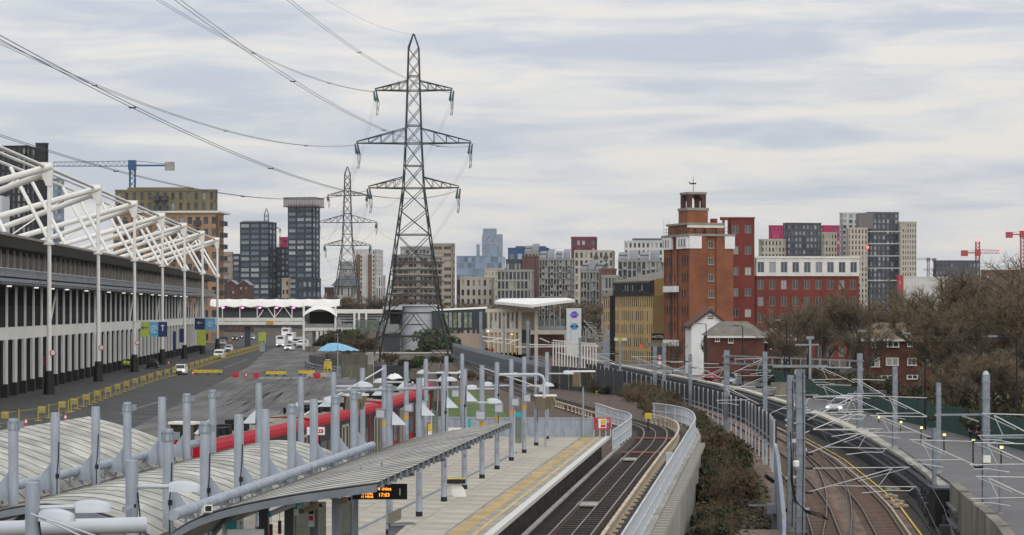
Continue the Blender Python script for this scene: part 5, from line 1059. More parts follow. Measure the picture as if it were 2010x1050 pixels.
b = MB(); b.box(X(722, 350), X(738, 350), 344, 344.8, 0, Z(692, 344)); tag(b.build('corner_pier', M['concrete']), 'square concrete pier at the left end of the capped wall', 'pier')
L = []                                # crumpled blue sheet heap
for j in range(9):
    v = j / 8; row = []
    for i in range(15):
        u = i / 14; h = 2.2 * math.sin(math.pi * min(1, max(0, u)) ** .7) * math.sin(math.pi * v) ** .8 + random.uniform(-.18, .18); row.append(Vector((X(626 + 77 * u, 375), 372 + 7 * v, max(.1, 1.75 + h * .62))))
    L.append(row)
b = MB(); b.sweep(L); tag(b.build('tarpaulin_heap', M['tarp'], smooth=30), 'crumpled light blue tarpaulin over a heap by the board fence', 'tarpaulin')
L = []
for j in range(5):
    v = j / 4; L.append([Vector((X(826 + 22 * i / 5, 118) + .1 * v, 118 + 1.2 * v, 1.5 + 1.35 * (1 - abs(i / 2.5 - 1) ** 2) * (1 - .3 * v) + random.uniform(-.1, .1) + (1.2 if i in (1, 2) else 0))) for i in range(6)])
b = MB(); b.sweep(L); tag(b.build('blue_sheet', M['tarp'], smooth=30), 'small light blue sheet hanging behind the grey posts near the train', 'tarpaulin')
L = []
for j in range(7):
    v = j / 6; L.append([Vector((X(757 + 33 * i / 8, 272), 272 + 2 * v, max(.0, .7 * math.sin(math.pi * i / 8) ** .6 * math.sin(math.pi * (v * .9 + .05)) + random.uniform(-.15, .15)))) for i in range(9)])
b = MB(); b.sweep(L); tag(b.build('covered_heap', M['whitehouse'], smooth=40), 'pile under a white cover by the board fence behind the posts', 'heap')
# ================================================================ ROAD FURNITURE, VEHICLES, PEOPLE
def barrier_proto(sign):
    root = thing('road_barrier', 'x', 'barrier', (0, 0, 0)); b = MB()
    b.box(-.045, .045, -.045, .045, 0, 1.2); b.build('post', M['barrier'], root)
    b = MB(); b.tube((0, 0, 1.05), (0, 4.0, 1.05), .022, n=4); b.tube((0, 0, .25), (0, 4.0, .25), .018, n=4)
    b.build('mesh_panel', M['barrier'], root)
    b = MB(); b.box(-.3, .3, -.1, .1, 0, .08); b.build('foot', M['barrier'], root)
    if sign: b = MB(); b.box(-.3, .3, 1.6, 1.66, .6, 1.15); b.build('notice', M['barrier'], root); b = MB(); b.box(-.2, .16, 1.585, 1.599, .82, .95); b.build('notice_mark', M['stone'], root)
    return root
bps = [barrier_proto(True), barrier_proto(False)]
line = [g2(-5, 838), g2(75, 826), g2(140, 808), g2(186, 790), g2(235, 772), g2(300, 749), g2(345, 736), g2(440, 705), g2(512, 684)]
d = 0; k = 0
for (x0, y0), (x1, y1) in zip(line, line[1:]):
    L = math.hypot(x1 - x0, y1 - y0); s = 0
    while s < L - 1:
        o = bps[k % 2] if k < 2 else dup(bps[k % 2]); o.location = (x0 + (x1 - x0) * s / L, y0 + (y1 - y0) * s / L, 0); o.rotation_euler = (0, 0, math.atan2(y1 - y0, x1 - x0) - math.pi / 2)
        o['label'] = 'yellow mesh barrier with a notice, one of the line between the avenue and the hall' if k % 2 == 0 else 'plain yellow mesh barrier in the line between the avenue and the hall'; o['group'] = 'yellow barriers along the avenue, with notices' if k % 2 == 0 else 'yellow barriers along the avenue, plain'
        s += 4.6; k += 1
for k, (u0, u1, v, lab) in enumerate(((380, 436, 733, 'long yellow barrier board lying nearest the barrier fence'), (522, 562, 736, 'long yellow barrier board in the middle of the avenue'), (586, 618, 734, 'long yellow barrier board beside the mossy wall'))):
    y = 9.5 * F / (v + 2 - HZ); root = thing('barrier_board', lab, 'barrier', (X(u0, y), y, 0)); b = MB(); b.box(X(u0, y), X(u1, y), y, y + .12, .25, .68); b.build('board', M['paint_yellow'], root)
    for f in (.1, .5, .9): x = X(u0 + (u1 - u0) * f, y); b = MB(); b.box(x - .3, x + .3, y - .35, y + .45, 0, .08); b.box(x - .05, x + .05, y + .125, y + .2, .08, .75); b.build('foot', M['black'], root)
def block(u, v, m, lab):
    y = 9.5 * F / (v - HZ); x = X(u, y); root = thing('barrier_block', lab, 'barrier block', (x, y, 0)); b = MB(); b.prism([(x - .48, y, .0), (x + .48, y, 0), (x + .42, y, .45), (x + .38, y, .68), (x - .38, y, .68), (x - .42, y, .45)], (0, .42, 0)); b.build('body', M[m], root); b = MB(); b.box(x - .14, x + .14, y - .012, y + .43, .0, .12); b.build('lift_slot', M['black'], root)
for u, v, m, lab in ((462, 740.5, 'redsign', 'red plastic barrier block left of the lone cone'), (503, 741, 'redsign', 'red plastic barrier block right of the lone cone'), (608, 741, 'cream', 'cream barrier block at the right end of the avenue row'), (622, 742, 'redsign', 'red barrier block between two cream ones'), (635, 741.5, 'cream', 'cream barrier block next to the yellow sign')): block(u, v, m, lab)
def cone(u, v, lab):
    y = 9.5 * F / (v - HZ); x = X(u, y); root = thing('traffic_cone', lab, 'traffic cone', (x, y, 0)); b = MB(); b.box(x - .2, x + .2, y - .2, y + .2, 0, .05); b.lathe((x, y, .05), [(.16, 0), (.11, .3)], 10); b.build('cone_body', M['redsign'], root); b = MB(); b.lathe((x, y, .35), [(.112, 0), (.075, .22)], 10); b.build('white_sleeve', M['white'], root); b = MB(); b.lathe((x, y, .57), [(.075, 0), (.03, .24)], 10); b.build('tip', M['redsign'], root)
cone(483, 742, 'lone red cone between the two red barrier blocks'); cone(128.5, 829, 'red and white cone behind the left canopy, by the barrier line'); cone(51, 838, 'red and white cone at the far left edge above the canopy'); cone(331, 717, 'red cone beside the black car'); cone(378, 738, 'cone beside the white car at the barrier line')
def sign_post(u, v0, v1, vb, w, m, lab, head=None):
    y = 9.5 * F / (vb - HZ); x = X(u, y); root = thing('road_sign', lab, 'sign', (x, y, 0)); zt, zb = Z(v0, y), Z(v1, y); hw = w * y / F / 2
    b = MB(); b.box(x - hw, x + hw, y, y + .12, zb, zt); b.build('panel', M[m], root); b = MB(); b.box(x - hw * .7, x + hw * .7, y + .13, y + .25, 0, zt - .2); b.build('stand', M['galv'], root)
    if head: b = MB(); b.box(x - hw, x + hw, y - .02, y + .14, zt + .02, zt + (zt - zb) * .25); b.build('black_header', M['black'], root); b = MB(); b.box(x - hw * .75, x + hw * .75, y - .05, y - .021, zt + (zt - zb) * .10, zt + (zt - zb) * .18); b.build('lettering', M['whitehouse'], root)
    b = MB(); z = zb + (zt - zb) * .14; b.bar((x - hw * .75, y - .02, z), (x - hw * .25, y - .02, z), .12, .03, (0, 1, 0)); b.bar((x - hw * .75, y - .02, z), (x - hw * .5, y - .02, z + .14), .08, .03, (0, 1, 0)); b.bar((x - hw * .75, y - .02, z), (x - hw * .5, y - .02, z - .14), .08, .03, (0, 1, 0)); b.box(x + hw * .1, x + hw * .7, y - .03, y - .001, z - .12, z + .12); b.build('arrow_and_symbol', M['black'], root)
    for i in range(3): b = MB(); b.box(x - hw * .7, x + hw * (.3 - .2 * i), y - .02, y - .001, zt - .35 - .3 * i, zt - .25 - .3 * i); b.build('lettering', M['stone'], root)
sign_post(514.5, 652, 673, 690, 14, 'lime', 'lime green car direction sign before the far footbridge'); sign_post(643.5, 709, 728, 741, 15, 'paint_yellow', 'yellow direction sign with a black header by the crash barrier', True)
def local_thing(name, label, cat, group=None): o = thing(name, label, cat, (0, 0, 0), group); return o
def car(label, loc, rz, paint, kind='car', lit=True, sc=1.0, name=None, cat=None):
    o = local_thing(name or ('parked_van' if kind == 'van' else 'caravan' if kind == 'camper' else 'car'), label, cat or ('van' if kind == 'van' else 'motorhome' if kind == 'camper' else 'car'))
    w = .88 if kind == 'car' else 1.0 if kind == 'van' else 1.1
    def sec(y, zs): return [(-x * w, y, z) if s < 0 else (x * w, y, z) for s in (-1,) for x, z in zs] + [(x * w, y, z) for x, z in zs[::-1]]
    b = MB()
    if kind == 'car':
        S = [(-2.1, [(.8, .30), (.84, .5), (.70, .62)]), (-1.95, [(.95, .24), (.98, .55), (.84, .78)]), (-1.0, [(1, .22), (1.0, .62), (.9, .93)]), (0, [(1, .22), (1.01, .66), (.93, .97)]), (1.3, [(1, .22), (1.0, .68), (.93, 1.0)]), (1.95, [(.95, .28), (.97, .7), (.88, .98)]), (2.08, [(.86, .36), (.88, .68), (.78, .9)])]
        cab = [(-.95, .90, .80, .92), (-.25, 1.36, .66, .0), (.35, 1.45, .68, 0), (1.35, 1.40, .66, 0), (1.95, .98, .8, 0)]
    elif kind == 'van':
        S = [(-2.4, [(.85, .35), (.9, .6), (.8, .95)]), (-2.2, [(.98, .3), (1, .7), (.9, 1.1)]), (-1.5, [(1, .3), (1, .8), (.95, 1.3)]), (-.9, [(1, .3), (1, 1.2), (.86, 1.95)]), (2.4, [(1, .3), (1, 1.2), (.86, 2.0)])]; cab = None
    else:
        S = [(-2.9, [(.8, .35), (.85, .6), (.7, .95)]), (-2.6, [(.95, .3), (.97, .8), (.85, 1.15)]), (-2.0, [(1, .3), (1, 1.2), (.92, 1.75)]), (-1.99, [(1, .3), (1.05, 1.9), (1.03, 2.75)]), (3.0, [(1, .3), (1.05, 1.9), (1.03, 2.85)])]; cab = None
    b.sweep([sec(y, z) for y, z in S], closed=True); b.build('body', M[paint], o, smooth=35)
    if cab:
        b = MB(); b.sweep([[(-.82 * w, -1.0, .93), (-.82 * w, -.98, .95), (.82 * w, -.98, .95), (.82 * w, -1.0, .93)]] + [[(-.86 * w, y, .93), (-hw * w, y, z), (hw * w, y, z), (.86 * w, y, .93)] for y, z, hw, _ in cab[1:-1]] + [[(-.84 * w, 1.98, .95), (-.82 * w, 1.97, .98), (.82 * w, 1.97, .98), (.84 * w, 1.98, .95)]], closed=True); b.build('cabin_glass', M['carglass'], o, smooth=25)
        b = MB(); b.sweep([[(-.66 * w, -.22, 1.37), (-.66 * w, -.22, 1.385), (.66 * w, -.22, 1.385), (.66 * w, -.22, 1.37)], [(-.68 * w, .35, 1.455), (-.66 * w, .35, 1.475), (.66 * w, .35, 1.475), (.68 * w, .35, 1.455)], [(-.66 * w, 1.36, 1.40), (-.64 * w, 1.36, 1.425), (.64 * w, 1.36, 1.425), (.66 * w, 1.36, 1.40)]], closed=True)
        for s in (-1, 1): b.bar((s * .80 * w, -.98, .95), (s * .665 * w, -.22, 1.38), .07); b.bar((s * .665 * w, 1.36, 1.41), (s * .82 * w, 1.95, .98), .10); b.bar((s * .79 * w, .5, .95), (s * .685 * w, .45, 1.45), .07)
        b.build('roof', M[paint], o)
    else:
        y0, z0, z1 = (-1.32, 1.28, 1.88) if kind == 'van' else (-2.16, 1.2, 1.72); b = MB(); dy = .36 if kind == 'van' else .1
        b.add([(-.82 * w, y0 - dy, z0), (.82 * w, y0 - dy, z0), (.76 * w, y0 + dy + .06, z1), (-.76 * w, y0 + dy + .06, z1)], [(0, 1, 2, 3)]); b.build('windscreen', M['carglass'], o)
        for s in (-1, 1): b = MB(); b.box(s * 1.012 * w, s * 1.03 * w, y0 + .3, y0 + 1.2, z0 + .05, z1 - .1); b.build('side_window', M['carglass'], o)
        if kind == 'camper': b = MB(); b.box(-.6 * w, .6 * w, -2.03, -1.995, 2.05, 2.5); b.build('overcab_window', M['carglass'], o)
    fy = {'car': -2.1, 'van': -2.41, 'camper': -2.91}[kind]; b = MB(); b.box(-.5 * w, .5 * w, fy - .02, fy + .1, .36, .56); b.build('grille', M['black'], o); b = MB(); b.box(-.84 * w, .84 * w, fy - .04, fy + .3, .26, .34); b.build('bumper', M['black'], o)
    for s in (-1, 1): b = MB(); b.box(s * .52 * w, s * .80 * w, fy - .03, fy + .25, .58, .72); b.build('headlight', M['headlight'] if lit else M['galvl'], o)
    for s in (-1, 1):
        for yy_ in ((-1.3, 1.3) if kind == 'car' else (-1.6, 1.6)): b = MB(); b.tube((s * .72 * w, yy_, .32), (s * .98 * w, yy_, .32), .32, n=14); wq = b.build('wheel', M['tyre'], o); b = MB(); b.tube((s * .985 * w, yy_, .32), (s * 1.0 * w, yy_, .32), .19, n=10); b.build('rim', M['carsilver'], wq)
    for s in (-1, 1): b = MB(); b.box(s * .98 * w, s * 1.15 * w, -.95 if kind == 'car' else -1.5, -.8 if kind == 'car' else -1.35, .95, 1.1); b.build('wing_mirror', M[paint], o)
    o.location = loc; o.rotation_euler = (0, 0, rz); o.scale = (sc,) * 3; return o
def gl(u, v, z=0.0): x, y = g2(u, v, z); return (x, y, z)
car('white car driving along the lane nearest the yellow barriers', gl(354.5, 735), .06, 'carwhite'); car('white van farther up the lane by the barriers', gl(431, 705), .04, 'carwhite', 'van', False, .92)
car('black car parked by the white piers under the lime banner', gl(300, 722.5), math.pi + .1, 'carblack', lit=False)
car('white car with lit headlights in front of the white motorhomes', gl(568.5, 688), -.1, 'carwhite'); car('left white motorhome with lit headlights, behind the lit white car', gl(553, 681), -.05, 'carwhite', 'camper'); car('middle white motorhome in the queue under the footbridge', gl(570, 673), -.05, 'carwhite', 'camper', False); car('right white motorhome beside the low wall', gl(586, 680), -.15, 'carwhite', 'van', False, 1.15, 'parked_van', 'van'); car('tall white motorhome at the back of the queue', gl(562, 664), 0, 'carwhite', 'camper', False, 1.15); car('white van on the right behind the queue, before the dark bushes', gl(594, 682), -.2, 'carwhite', 'van', False, .95)
for k, (u, v, p, lab) in enumerate(((462, 668, 'carblack', 'dark car with lights on, left of the bridge pier'), (437, 678, 'carsilver', 'silver car at the end of the hall'), (495, 667, 'carsilver', 'pale car with lights just right of the bridge pier'), (449, 690, 'carwhite', 'white car low beside the orange workman'), (432, 672, 'cargrey', 'grey car partly hidden behind the far mast'), (472, 664, 'cargrey', 'grey car behind the dark car under the bridge'))): car(lab, gl(u, v), .05, p, lit=k in (0, 2, 4, 5))
car('silver car on the street behind the dark railway wall', (29.6, 183, .05), -.5, 'carsilver'); car('dark pickup parked behind the silver car', (33.0, 190, .1), -.9, 'cargrey', 'van', False, .85); car('red and white car half hidden by the cream wall coping near the brick tower', woff(262, 2.2, .1), -.3, 'carred', lit=False); car('pale blue car behind the cream wall coping near the white gabled house', woff(247, 2.0, .1), -.3, 'carsilver', lit=False); car('white car on the street farther back by the grass', (33.2, 196, .1), -.6, 'carwhite', lit=False)
def skinned(name, pts, edges, radii, m, parent, sub=1):
    me = bpy.data.meshes.new(name); me.from_pydata(pts, edges, []); me.materials.append(m); o = bpy.data.objects.new(name, me); COL.objects.link(o); o.parent = parent
    md = o.modifiers.new('skin', 'SKIN'); md.use_smooth_shade = True
    if not me.skin_vertices: return o
    for v, r in zip(me.skin_vertices[0].data, radii): v.radius = (r, r)
    me.skin_vertices[0].data[0].use_root = True
    sb = o.modifiers.new('sub', 'SUBSURF'); sb.levels = sub; sb.render_levels = sub; return o
def person(label, loc, rz, jacket, trousers, h=1.75, stride=.18, hair='black', group=None):
    o = local_thing('person', label, 'person', group); s = h / 1.75
    pts = [(0, 0, .95), (0, 0, 1.15), (0, 0, 1.38), (0, 0, 1.48), (0, -.01, 1.57), (0, -.02, 1.68)]; ed = [(0, 1), (1, 2), (2, 3), (3, 4), (4, 5)]; ra = [.14, .13, .14, .06, .085, .08]
    def addp(p, r, a): pts.append(p); ra.append(r); ed.append((a, len(pts) - 1)); return len(pts) - 1
    legs = []
    for sx, st in ((-1, stride), (1, -stride)):
        a = addp((sx * .09, 0, .86), .095, 0); k = addp((sx * .10, -st * .5 - .02, .48), .062, a); f = addp((sx * .10, -st, .09), .045, k); addp((sx * .11, -st - .13, .03), .035, f)
        sh = addp((sx * .19, 0, 1.40), .06, 2); e = addp((sx * .25, .04 + st * .3, 1.12), .045, sh); w_ = addp((sx * .24, -.05 + st * .5, .88), .035, e); addp((sx * .23, -.07 + st * .55, .79), .03, w_)
    body = skinned('body', pts, ed, ra, M['skin'], o)
    skinned('jacket', [(0, 0, .93), (0, 0, 1.15), (0, 0, 1.37), (0, 0, 1.46), (-.20, 0, 1.40), (-.26, .04 + stride * .3, 1.12), (-.25, -.04 + stride * .5, .90), (.20, 0, 1.40), (.26, .04 - stride * .3, 1.12), (.25, -.04 - stride * .5, .90)], [(0, 1), (1, 2), (2, 3), (2, 4), (4, 5), (5, 6), (2, 7), (7, 8), (8, 9)], [.175, .17, .175, .09, .085, .07, .058, .085, .07, .058], M[jacket], o)
    skinned('trousers', [(0, 0, .94)] + [(-.09, 0, .84), (-.10, -stride * .5 - .02, .48), (-.10, -stride, .10), (.09, 0, .84), (.10, stride * .5 - .02, .48), (.10, stride, .10)], [(0, 1), (1, 2), (2, 3), (0, 4), (4, 5), (5, 6)], [.15, .11, .082, .07, .11, .082, .07], M[trousers], o)
    b = MB(); b.lathe((0, .0, 1.585), [(.095, 0), (.105, .06), (.10, .12), (.06, .175), (.01, .19)], 10); b.build('hair' if hair == 'black' else 'helmet', M[hair], o, smooth=60)
    for sx, st in ((-1, stride), (1, -stride)): b = MB(); b.obox((sx * .105, -st - .06, .04), (.05, 0, 0), (0, .14, 0), (0, 0, .04)); b.build('shoe', M['black'], o)
    o.location = loc; o.rotation_euler = (0, 0, rz); o.scale = (s, s, s); return o
person('person in a yellow high visibility jacket, left of the two by the pier', gl(244.5, 727), .2, 'hivis', 'black'); person('person in a yellow high visibility jacket, right of the two by the pier', gl(251, 728), -.3, 'hivis', 'black', 1.78); person('person in a high visibility jacket standing behind the black car', gl(283, 713), .5, 'hivis', 'black'); person('worker in an orange jacket in front of the far cars', gl(452, 683), 0, 'redsign', 'navy', 1.9, hair='orange')
person('person in black walking by the green hoarding, left of the pair', woff(150, 7.0, -.25), .4, 'black', 'black', 1.4); person('person in black walking by the green hoarding, right of the pair', woff(148.8, 7.35, -.25), .1, 'black', 'black', 1.38, hair='black')
for k, (u, v, m, lab) in enumerate(((961, 696, 'carred', 'person in dark red standing on the station walkway, left of three'), (967, 697, 'brickbrown', 'person in brown on the station walkway, in the middle of three'), (955, 695, 'black', 'person in black on the station walkway, right behind the railing'))): c = P(u, v, 400); person(lab, (c.x, 400, c.z - .2), .3, m, 'black', 1.7)
# ================================================================ TOWN
def corner_solve(C, d, u):   # distance along d from C so that the point lands on photo column u
    k = (u - CX) / F; return (k * C.y - C.x) / (d.x - k * d.y)
def facade(b, gb, o, d, Wd, z0, z1, nx, ny, fw, fh, rec, wins=None, frame=None, root=None, skip=None):
    n = Vector((d.y, -d.x)); cw = Wd / nx; ch = (z1 - z0) / ny
    def bx(s0, s1, q0, q1, a, c): b.obox((o.x + d.x * (s0 + s1) / 2 + n.x * (a + c) / 2, o.y + d.y * (s0 + s1) / 2 + n.y * (a + c) / 2, (q0 + q1) / 2), (d.x * (s1 - s0) / 2, d.y * (s1 - s0) / 2, 0), (n.x * (c - a) / 2, n.y * (c - a) / 2, 0), (0, 0, (q1 - q0) / 2))
    pw = cw * (1 - fw)
    for i in range(nx + 1): bx(max(0, cw * i - pw / 2), min(Wd, cw * i + pw / 2), z0, z1, -rec, 0)
    sh = ch * (1 - fh)
    for j in range(ny + 1): bx(0, Wd, max(z0, z0 + ch * j - sh / 2), min(z1, z0 + ch * j + sh / 2), -rec, -.04)
    me = None
    for i in range(nx):
        for j in range(ny):
            if skip and skip(i, j): bx(cw * i + pw / 2 - .02, cw * (i + 1) - pw / 2 + .02, z0 + ch * j, z0 + ch * (j + 1), -rec, -.05); continue
            s0, s1, q0, q1 = cw * i + pw / 2, cw * (i + 1) - pw / 2, z0 + ch * j + sh / 2, z0 + ch * (j + 1) - sh / 2; a = -rec * .6
            if wins is None:
                p = Vector((o.x + d.x * s0 + n.x * a, o.y + d.y * s0 + n.y * a)); q = Vector((o.x + d.x * s1 + n.x * a, o.y + d.y * s1 + n.y * a)); gb.quad((p.x, p.y, q0), (q.x, q.y, q0), (q.x, q.y, q1), (p.x, p.y, q1))
            else:
                if me is None:
                    w2, h2 = (s1 - s0) / 2, (q1 - q0) / 2; m = MB(); m.mat(0).box(-w2, w2, -.03, .03, -h2, h2); m.mat(1); f = min(.09, w2 * .22)
                    m.box(-w2, -w2 + f, -.07, -.031, -h2, h2); m.box(w2 - f, w2, -.07, -.031, -h2, h2); m.box(-w2 + f, w2 - f, -.07, -.031, h2 - f, h2); m.box(-w2 + f, w2 - f, -.07, -.031, -h2, -h2 + f); m.box(-f / 2, f / 2, -.065, -.031, -h2 + f, h2 - f)
                    me = m.mesh('window', [wins, frame or M['white2']])
                inst('window', me, root, (o.x + d.x * (s0 + s1) / 2 + n.x * a, o.y + d.y * (s0 + s1) / 2 + n.y * a, (q0 + q1) / 2), math.atan2(d.y, d.x))
def building(name, label, u0, uc, u1, vt, Y, ang, wall, glass, nl, nr, ny, fw=.6, fh=.55, rec=.35, z0=0.0, depth=None, wins=False, frame=None, cat='building', parapet=.5, root=None, zt=None, skipl=None, roofm=None, group=None):
    C = Vector(((uc - CX) * Y / F, Y)); a = math.radians(ang); l = Vector((-math.cos(a), math.sin(a))); r = Vector((math.sin(a), math.cos(a)))
    Ll = corner_solve(C, l, u0) if uc != u0 else (depth or 16); Lr = corner_solve(C, r, u1) if u1 != uc else (depth or 16)
    if Lr < 1.5 or Lr > 90:
        C = Vector(((u1 - CX) * Y / F, Y)); Lr = depth or 16; Ll = corner_solve(C, l, u0) if u0 != u1 else Ll
    z1 = zt if zt is not None else CZ + (HZ - vt) * Y / F
    if root is None: root = thing(name, label, cat, (C.x, C.y, z0), group)
    A = C + l * Ll; B = C + r * Lr; D = A + r * Lr
    core = MB(); i = rec; nl_ = Vector((-l.x, -l.y)); 
    cc = [C + l * i + r * i, A - l * .05 + r * i, D - l * .05 - r * .05, B + l * i - r * .05]
    core.prism([(p.x, p.y, z0) for p in cc], (0, 0, z1 - z0 - .02)); core.build('core', M['dark'], root)
    b = MB(); g = MB()
    if nl: facade(b, g, A, -l, Ll, z0, z1, nl, ny, fw, fh, rec, M[glass] if wins else None, frame and M[frame], root, skipl)
    else: b.slab(A, C, z0, z1, rec)
    if nr: facade(b, g, C, r, Lr, z0, z1, nr, ny, fw, fh, rec, M[glass] if wins else None, frame and M[frame], root)
    else: b.slab(C, B, z0, z1, rec)
    cc = [C - l * .12 - r * .12, A + l * .1 - r * .12, D + l * .1 + r * .1, B - l * .12 + r * .1]
    b.build('wall', M[wall], root)
    if parapet: b = MB(); b.prism([(p.x, p.y, z1 + .003) for p in cc], (0, 0, parapet)); b.build('parapet', M[roofm or wall], root)
    if g.v: g.build('glazing', M[glass], root, kind='stuff')
    return root, A, C, B, z1, l, r
def balconies(root, A, d, Wd, z0, z1, nx, ny, cols, m, dep=1.5, rail='charcoal', fw=.8):
    n = Vector((d.y, -d.x)); cw = Wd / nx; ch = (z1 - z0) / ny; me = MB(); w = cw * fw / 2; me.mat(0).box(-w, w, -dep, 0, -.1, .1); me.mat(1).box(-w, w, -dep, -dep + .06, .1, 1.15); me.box(-w, -w + .06, -dep + .06, 0, .1, 1.15); me.box(w - .06, w, -dep + .06, 0, .1, 1.15); me = me.mesh('balcony', [M[m], M[rail]])
    for i in cols:
        for j in range(ny): inst('balcony', me, root, (A.x + d.x * cw * (i + .5) + n.x * .0, A.y + d.y * cw * (i + .5), z0 + ch * j + ch * .12), math.atan2(d.y, d.x))
# --- left
r_, A, C, B, z1, l, r = building('apartment_block', 'large brick apartment block with an olive top and many balconies behind the white trusses', 222, 428, 439, 421, 560, 4, 'aptorange', 'glasspale', 13, 4, 11, .55, .6, .5, wins=True, frame='apdark')
balconies(r_, A, -l, (C - A).length, 0, z1, 13, 11, (1, 4, 7, 10), 'apdark'); balconies(r_, C, r, (B - C).length, 0, z1, 4, 11, (1, 3), 'apdark', 1.2)
b = MB(); cc = [C - l * .5 - r * .5, A + l * .3 - r * .5, A + l * .3 + r * 14, C - l * .5 + r * 14]; b.prism([(p.x, p.y, z1 + .52) for p in cc], (0, 0, .5)); b.build('white_band', M['white2'], r_)
_, A2, C2, B2, z2, _, _ = building('', '', 226, 423, 427, 375, 562, 4, 'aptolive', 'glasspale', 13, 1, 2, .42, .72, .5, z0=z1 + 1.05, wins=True, frame='apdark', root=r_)
balconies(r_, A2, -l, (C2 - A2).length, z1 + 1.05, z2, 13, 2, (5, 6), 'apdark'); b = MB(); c0 = P(250, 375, 566); c1 = P(375, 369, 566); b.box(c0.x, c1.x, 566, 574, c0.z, c1.z + .2); b.build('plant_screen', M['aptolive'], r_)
r_, A, C, B, z1, l, r = building('dark_tower', 'black apartment tower behind the trusses at the far left', -40, 52, 72, 288, 700, 8, 'towerblack', 'glasspale', 9, 2, 24, .5, .75, .5); building('', '', 70, 92, 95, 283, 702, 6, 'towerblack', 'glass', 2, 0, 26, .3, .3, .5, root=r_)
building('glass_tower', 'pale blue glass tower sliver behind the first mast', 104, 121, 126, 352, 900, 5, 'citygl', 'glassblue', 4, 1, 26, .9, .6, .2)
# --- the two dark towers
r_, A, C, B, z1, l, r = building('dark_tower', 'dark gridded tower left of the taller netted one', 471, 529, 543, 437, 1000, 10, 'towerdark', 'glassblue', 3, 2, 19, .84, .70, .7, wins=True, frame='towerdark'); b = MB(); c0 = P(476, 436, 1006); c1 = P(522, 433, 1006); b.box(c0.x, c1.x, 1006, 1016, c0.z, c1.z); b.build('plant_room', M['netting'], r_)
building('', '', 457, 470, 471, 500, 1003, 6, 'towerdark', 'glassblue', 1, 0, 13, .8, .55, .6, root=r_)
r_, A, C, B, z1, l, r = building('dark_tower', 'tallest dark gridded tower topped with pinkish site netting', 565, 614, 628, 403, 980, 12, 'towerdark', 'glassblue', 3, 2, 22, .84, .66, .7, wins=True, frame='towerdark')
b = MB(); cc = [C - l * 1.6 - r * 1.6, A + l * 1.6 - r * 1.6, A + l * 1.6 + (B - C) + r * 1.6, B - l * 1.6 + r * 1.6]; b.prism([(p.x, p.y, z1 - .6) for p in cc], (0, 0, 4.2)); b.build('site_netting', M['netting'], r_)
for z in (z1 - .5, z1 + 3.7): b = MB(); [b.bar((p.x, p.y, z), (q.x, q.y, z), .35) for p, q in zip(cc, cc[1:] + cc[:1])]; b.build('net_rail', M['apmaroon'], r_)
b = MB(); [b.bar((cc[1] + (cc[0] - cc[1]) * k / 12).to_3d() + V(0, -.1, z1 - .5), (cc[1] + (cc[0] - cc[1]) * k / 12).to_3d() + V(0, -.1, z1 + 4.1), .2) for k in range(13)]; b.build('net_post', M['apdark'], r_)
building('dark_block', 'lower dark gridded block between the two dark towers', 543, 576, 580, 487, 1010, 8, 'towerdark', 'glassblue', 4, 1, 14, .6, .55, .6)
building('red_block', 'small red site block behind the gap of the dark towers', 548, 563, 564, 467, 1040, 5, 'magenta', 'glass', 2, 0, 12, .5, .4, .5)
building('dark_block', 'dark podium block at the foot of the tallest tower', 584, 622, 630, 548, 950, 10, 'towerdark', 'glassblue', 4, 1, 5, .6, .5, .5); building('narrow_block', 'narrow tan block before the dark towers', 553, 567, 570, 548, 900, 8, 'apbeige', 'glass', 2, 1, 6, .5, .5, .4); building('apartment_block', 'pale block glimpsed between the hall and the dark tower', 436, 455, 458, 496, 1100, 5, 'apbeige', 'glass', 5, 1, 12, .55, .5, .4)
def gables(name, label, u0, u1, vt, ve, Y, n, wall, roofm):
    root = thing(name, label, 'building', P((u0 + u1) / 2, 605, Y)); w = (u1 - u0) / n
    for k in range(n):
        a, c = u0 + w * k, u0 + w * (k + 1); b = MB(); b.prism([(X(a, Y), Y, 0), (X(c, Y), Y, 0), (X(c, Y), Y, Z(ve, Y)), (X((a + c) / 2, Y), Y, Z(vt, Y)), (X(a, Y), Y, Z(ve, Y))], (0, 12, 0)); b.build('gable_wall', M[wall], root)
        b = MB()
        for q0, q1 in (((a - .6, ve + .4), ((a + c) / 2, vt - .8)), ((c + .6, ve + .4), ((a + c) / 2, vt - .8))): b.prism([(X(q0[0], Y), Y - .4, Z(q0[1], Y)), (X(q1[0], Y), Y - .4, Z(q1[1], Y)), (X(q1[0], Y), Y - .4, Z(q1[1], Y) + .3), (X(q0[0], Y), Y - .4, Z(q0[1], Y) + .3)], (0, 13, 0))
        b.build('roof', M[roofm], root)
        for i in range(2):
            for j in range(3): b = MB(); uu = a + w * (.3 + .4 * i); b.box(X(uu - 1.5, Y), X(uu + 1.5, Y), Y - .08, Y - .01, Z(ve + 8 + j * 8, Y), Z(ve + 3.5 + j * 8, Y)); b.build('window', M['glasspale'], root)
gables('gabled_warehouse', 'red brick building with two gables below the dark towers', 440, 491, 551, 560, 820, 2, 'brickbrown', 'lead'); 
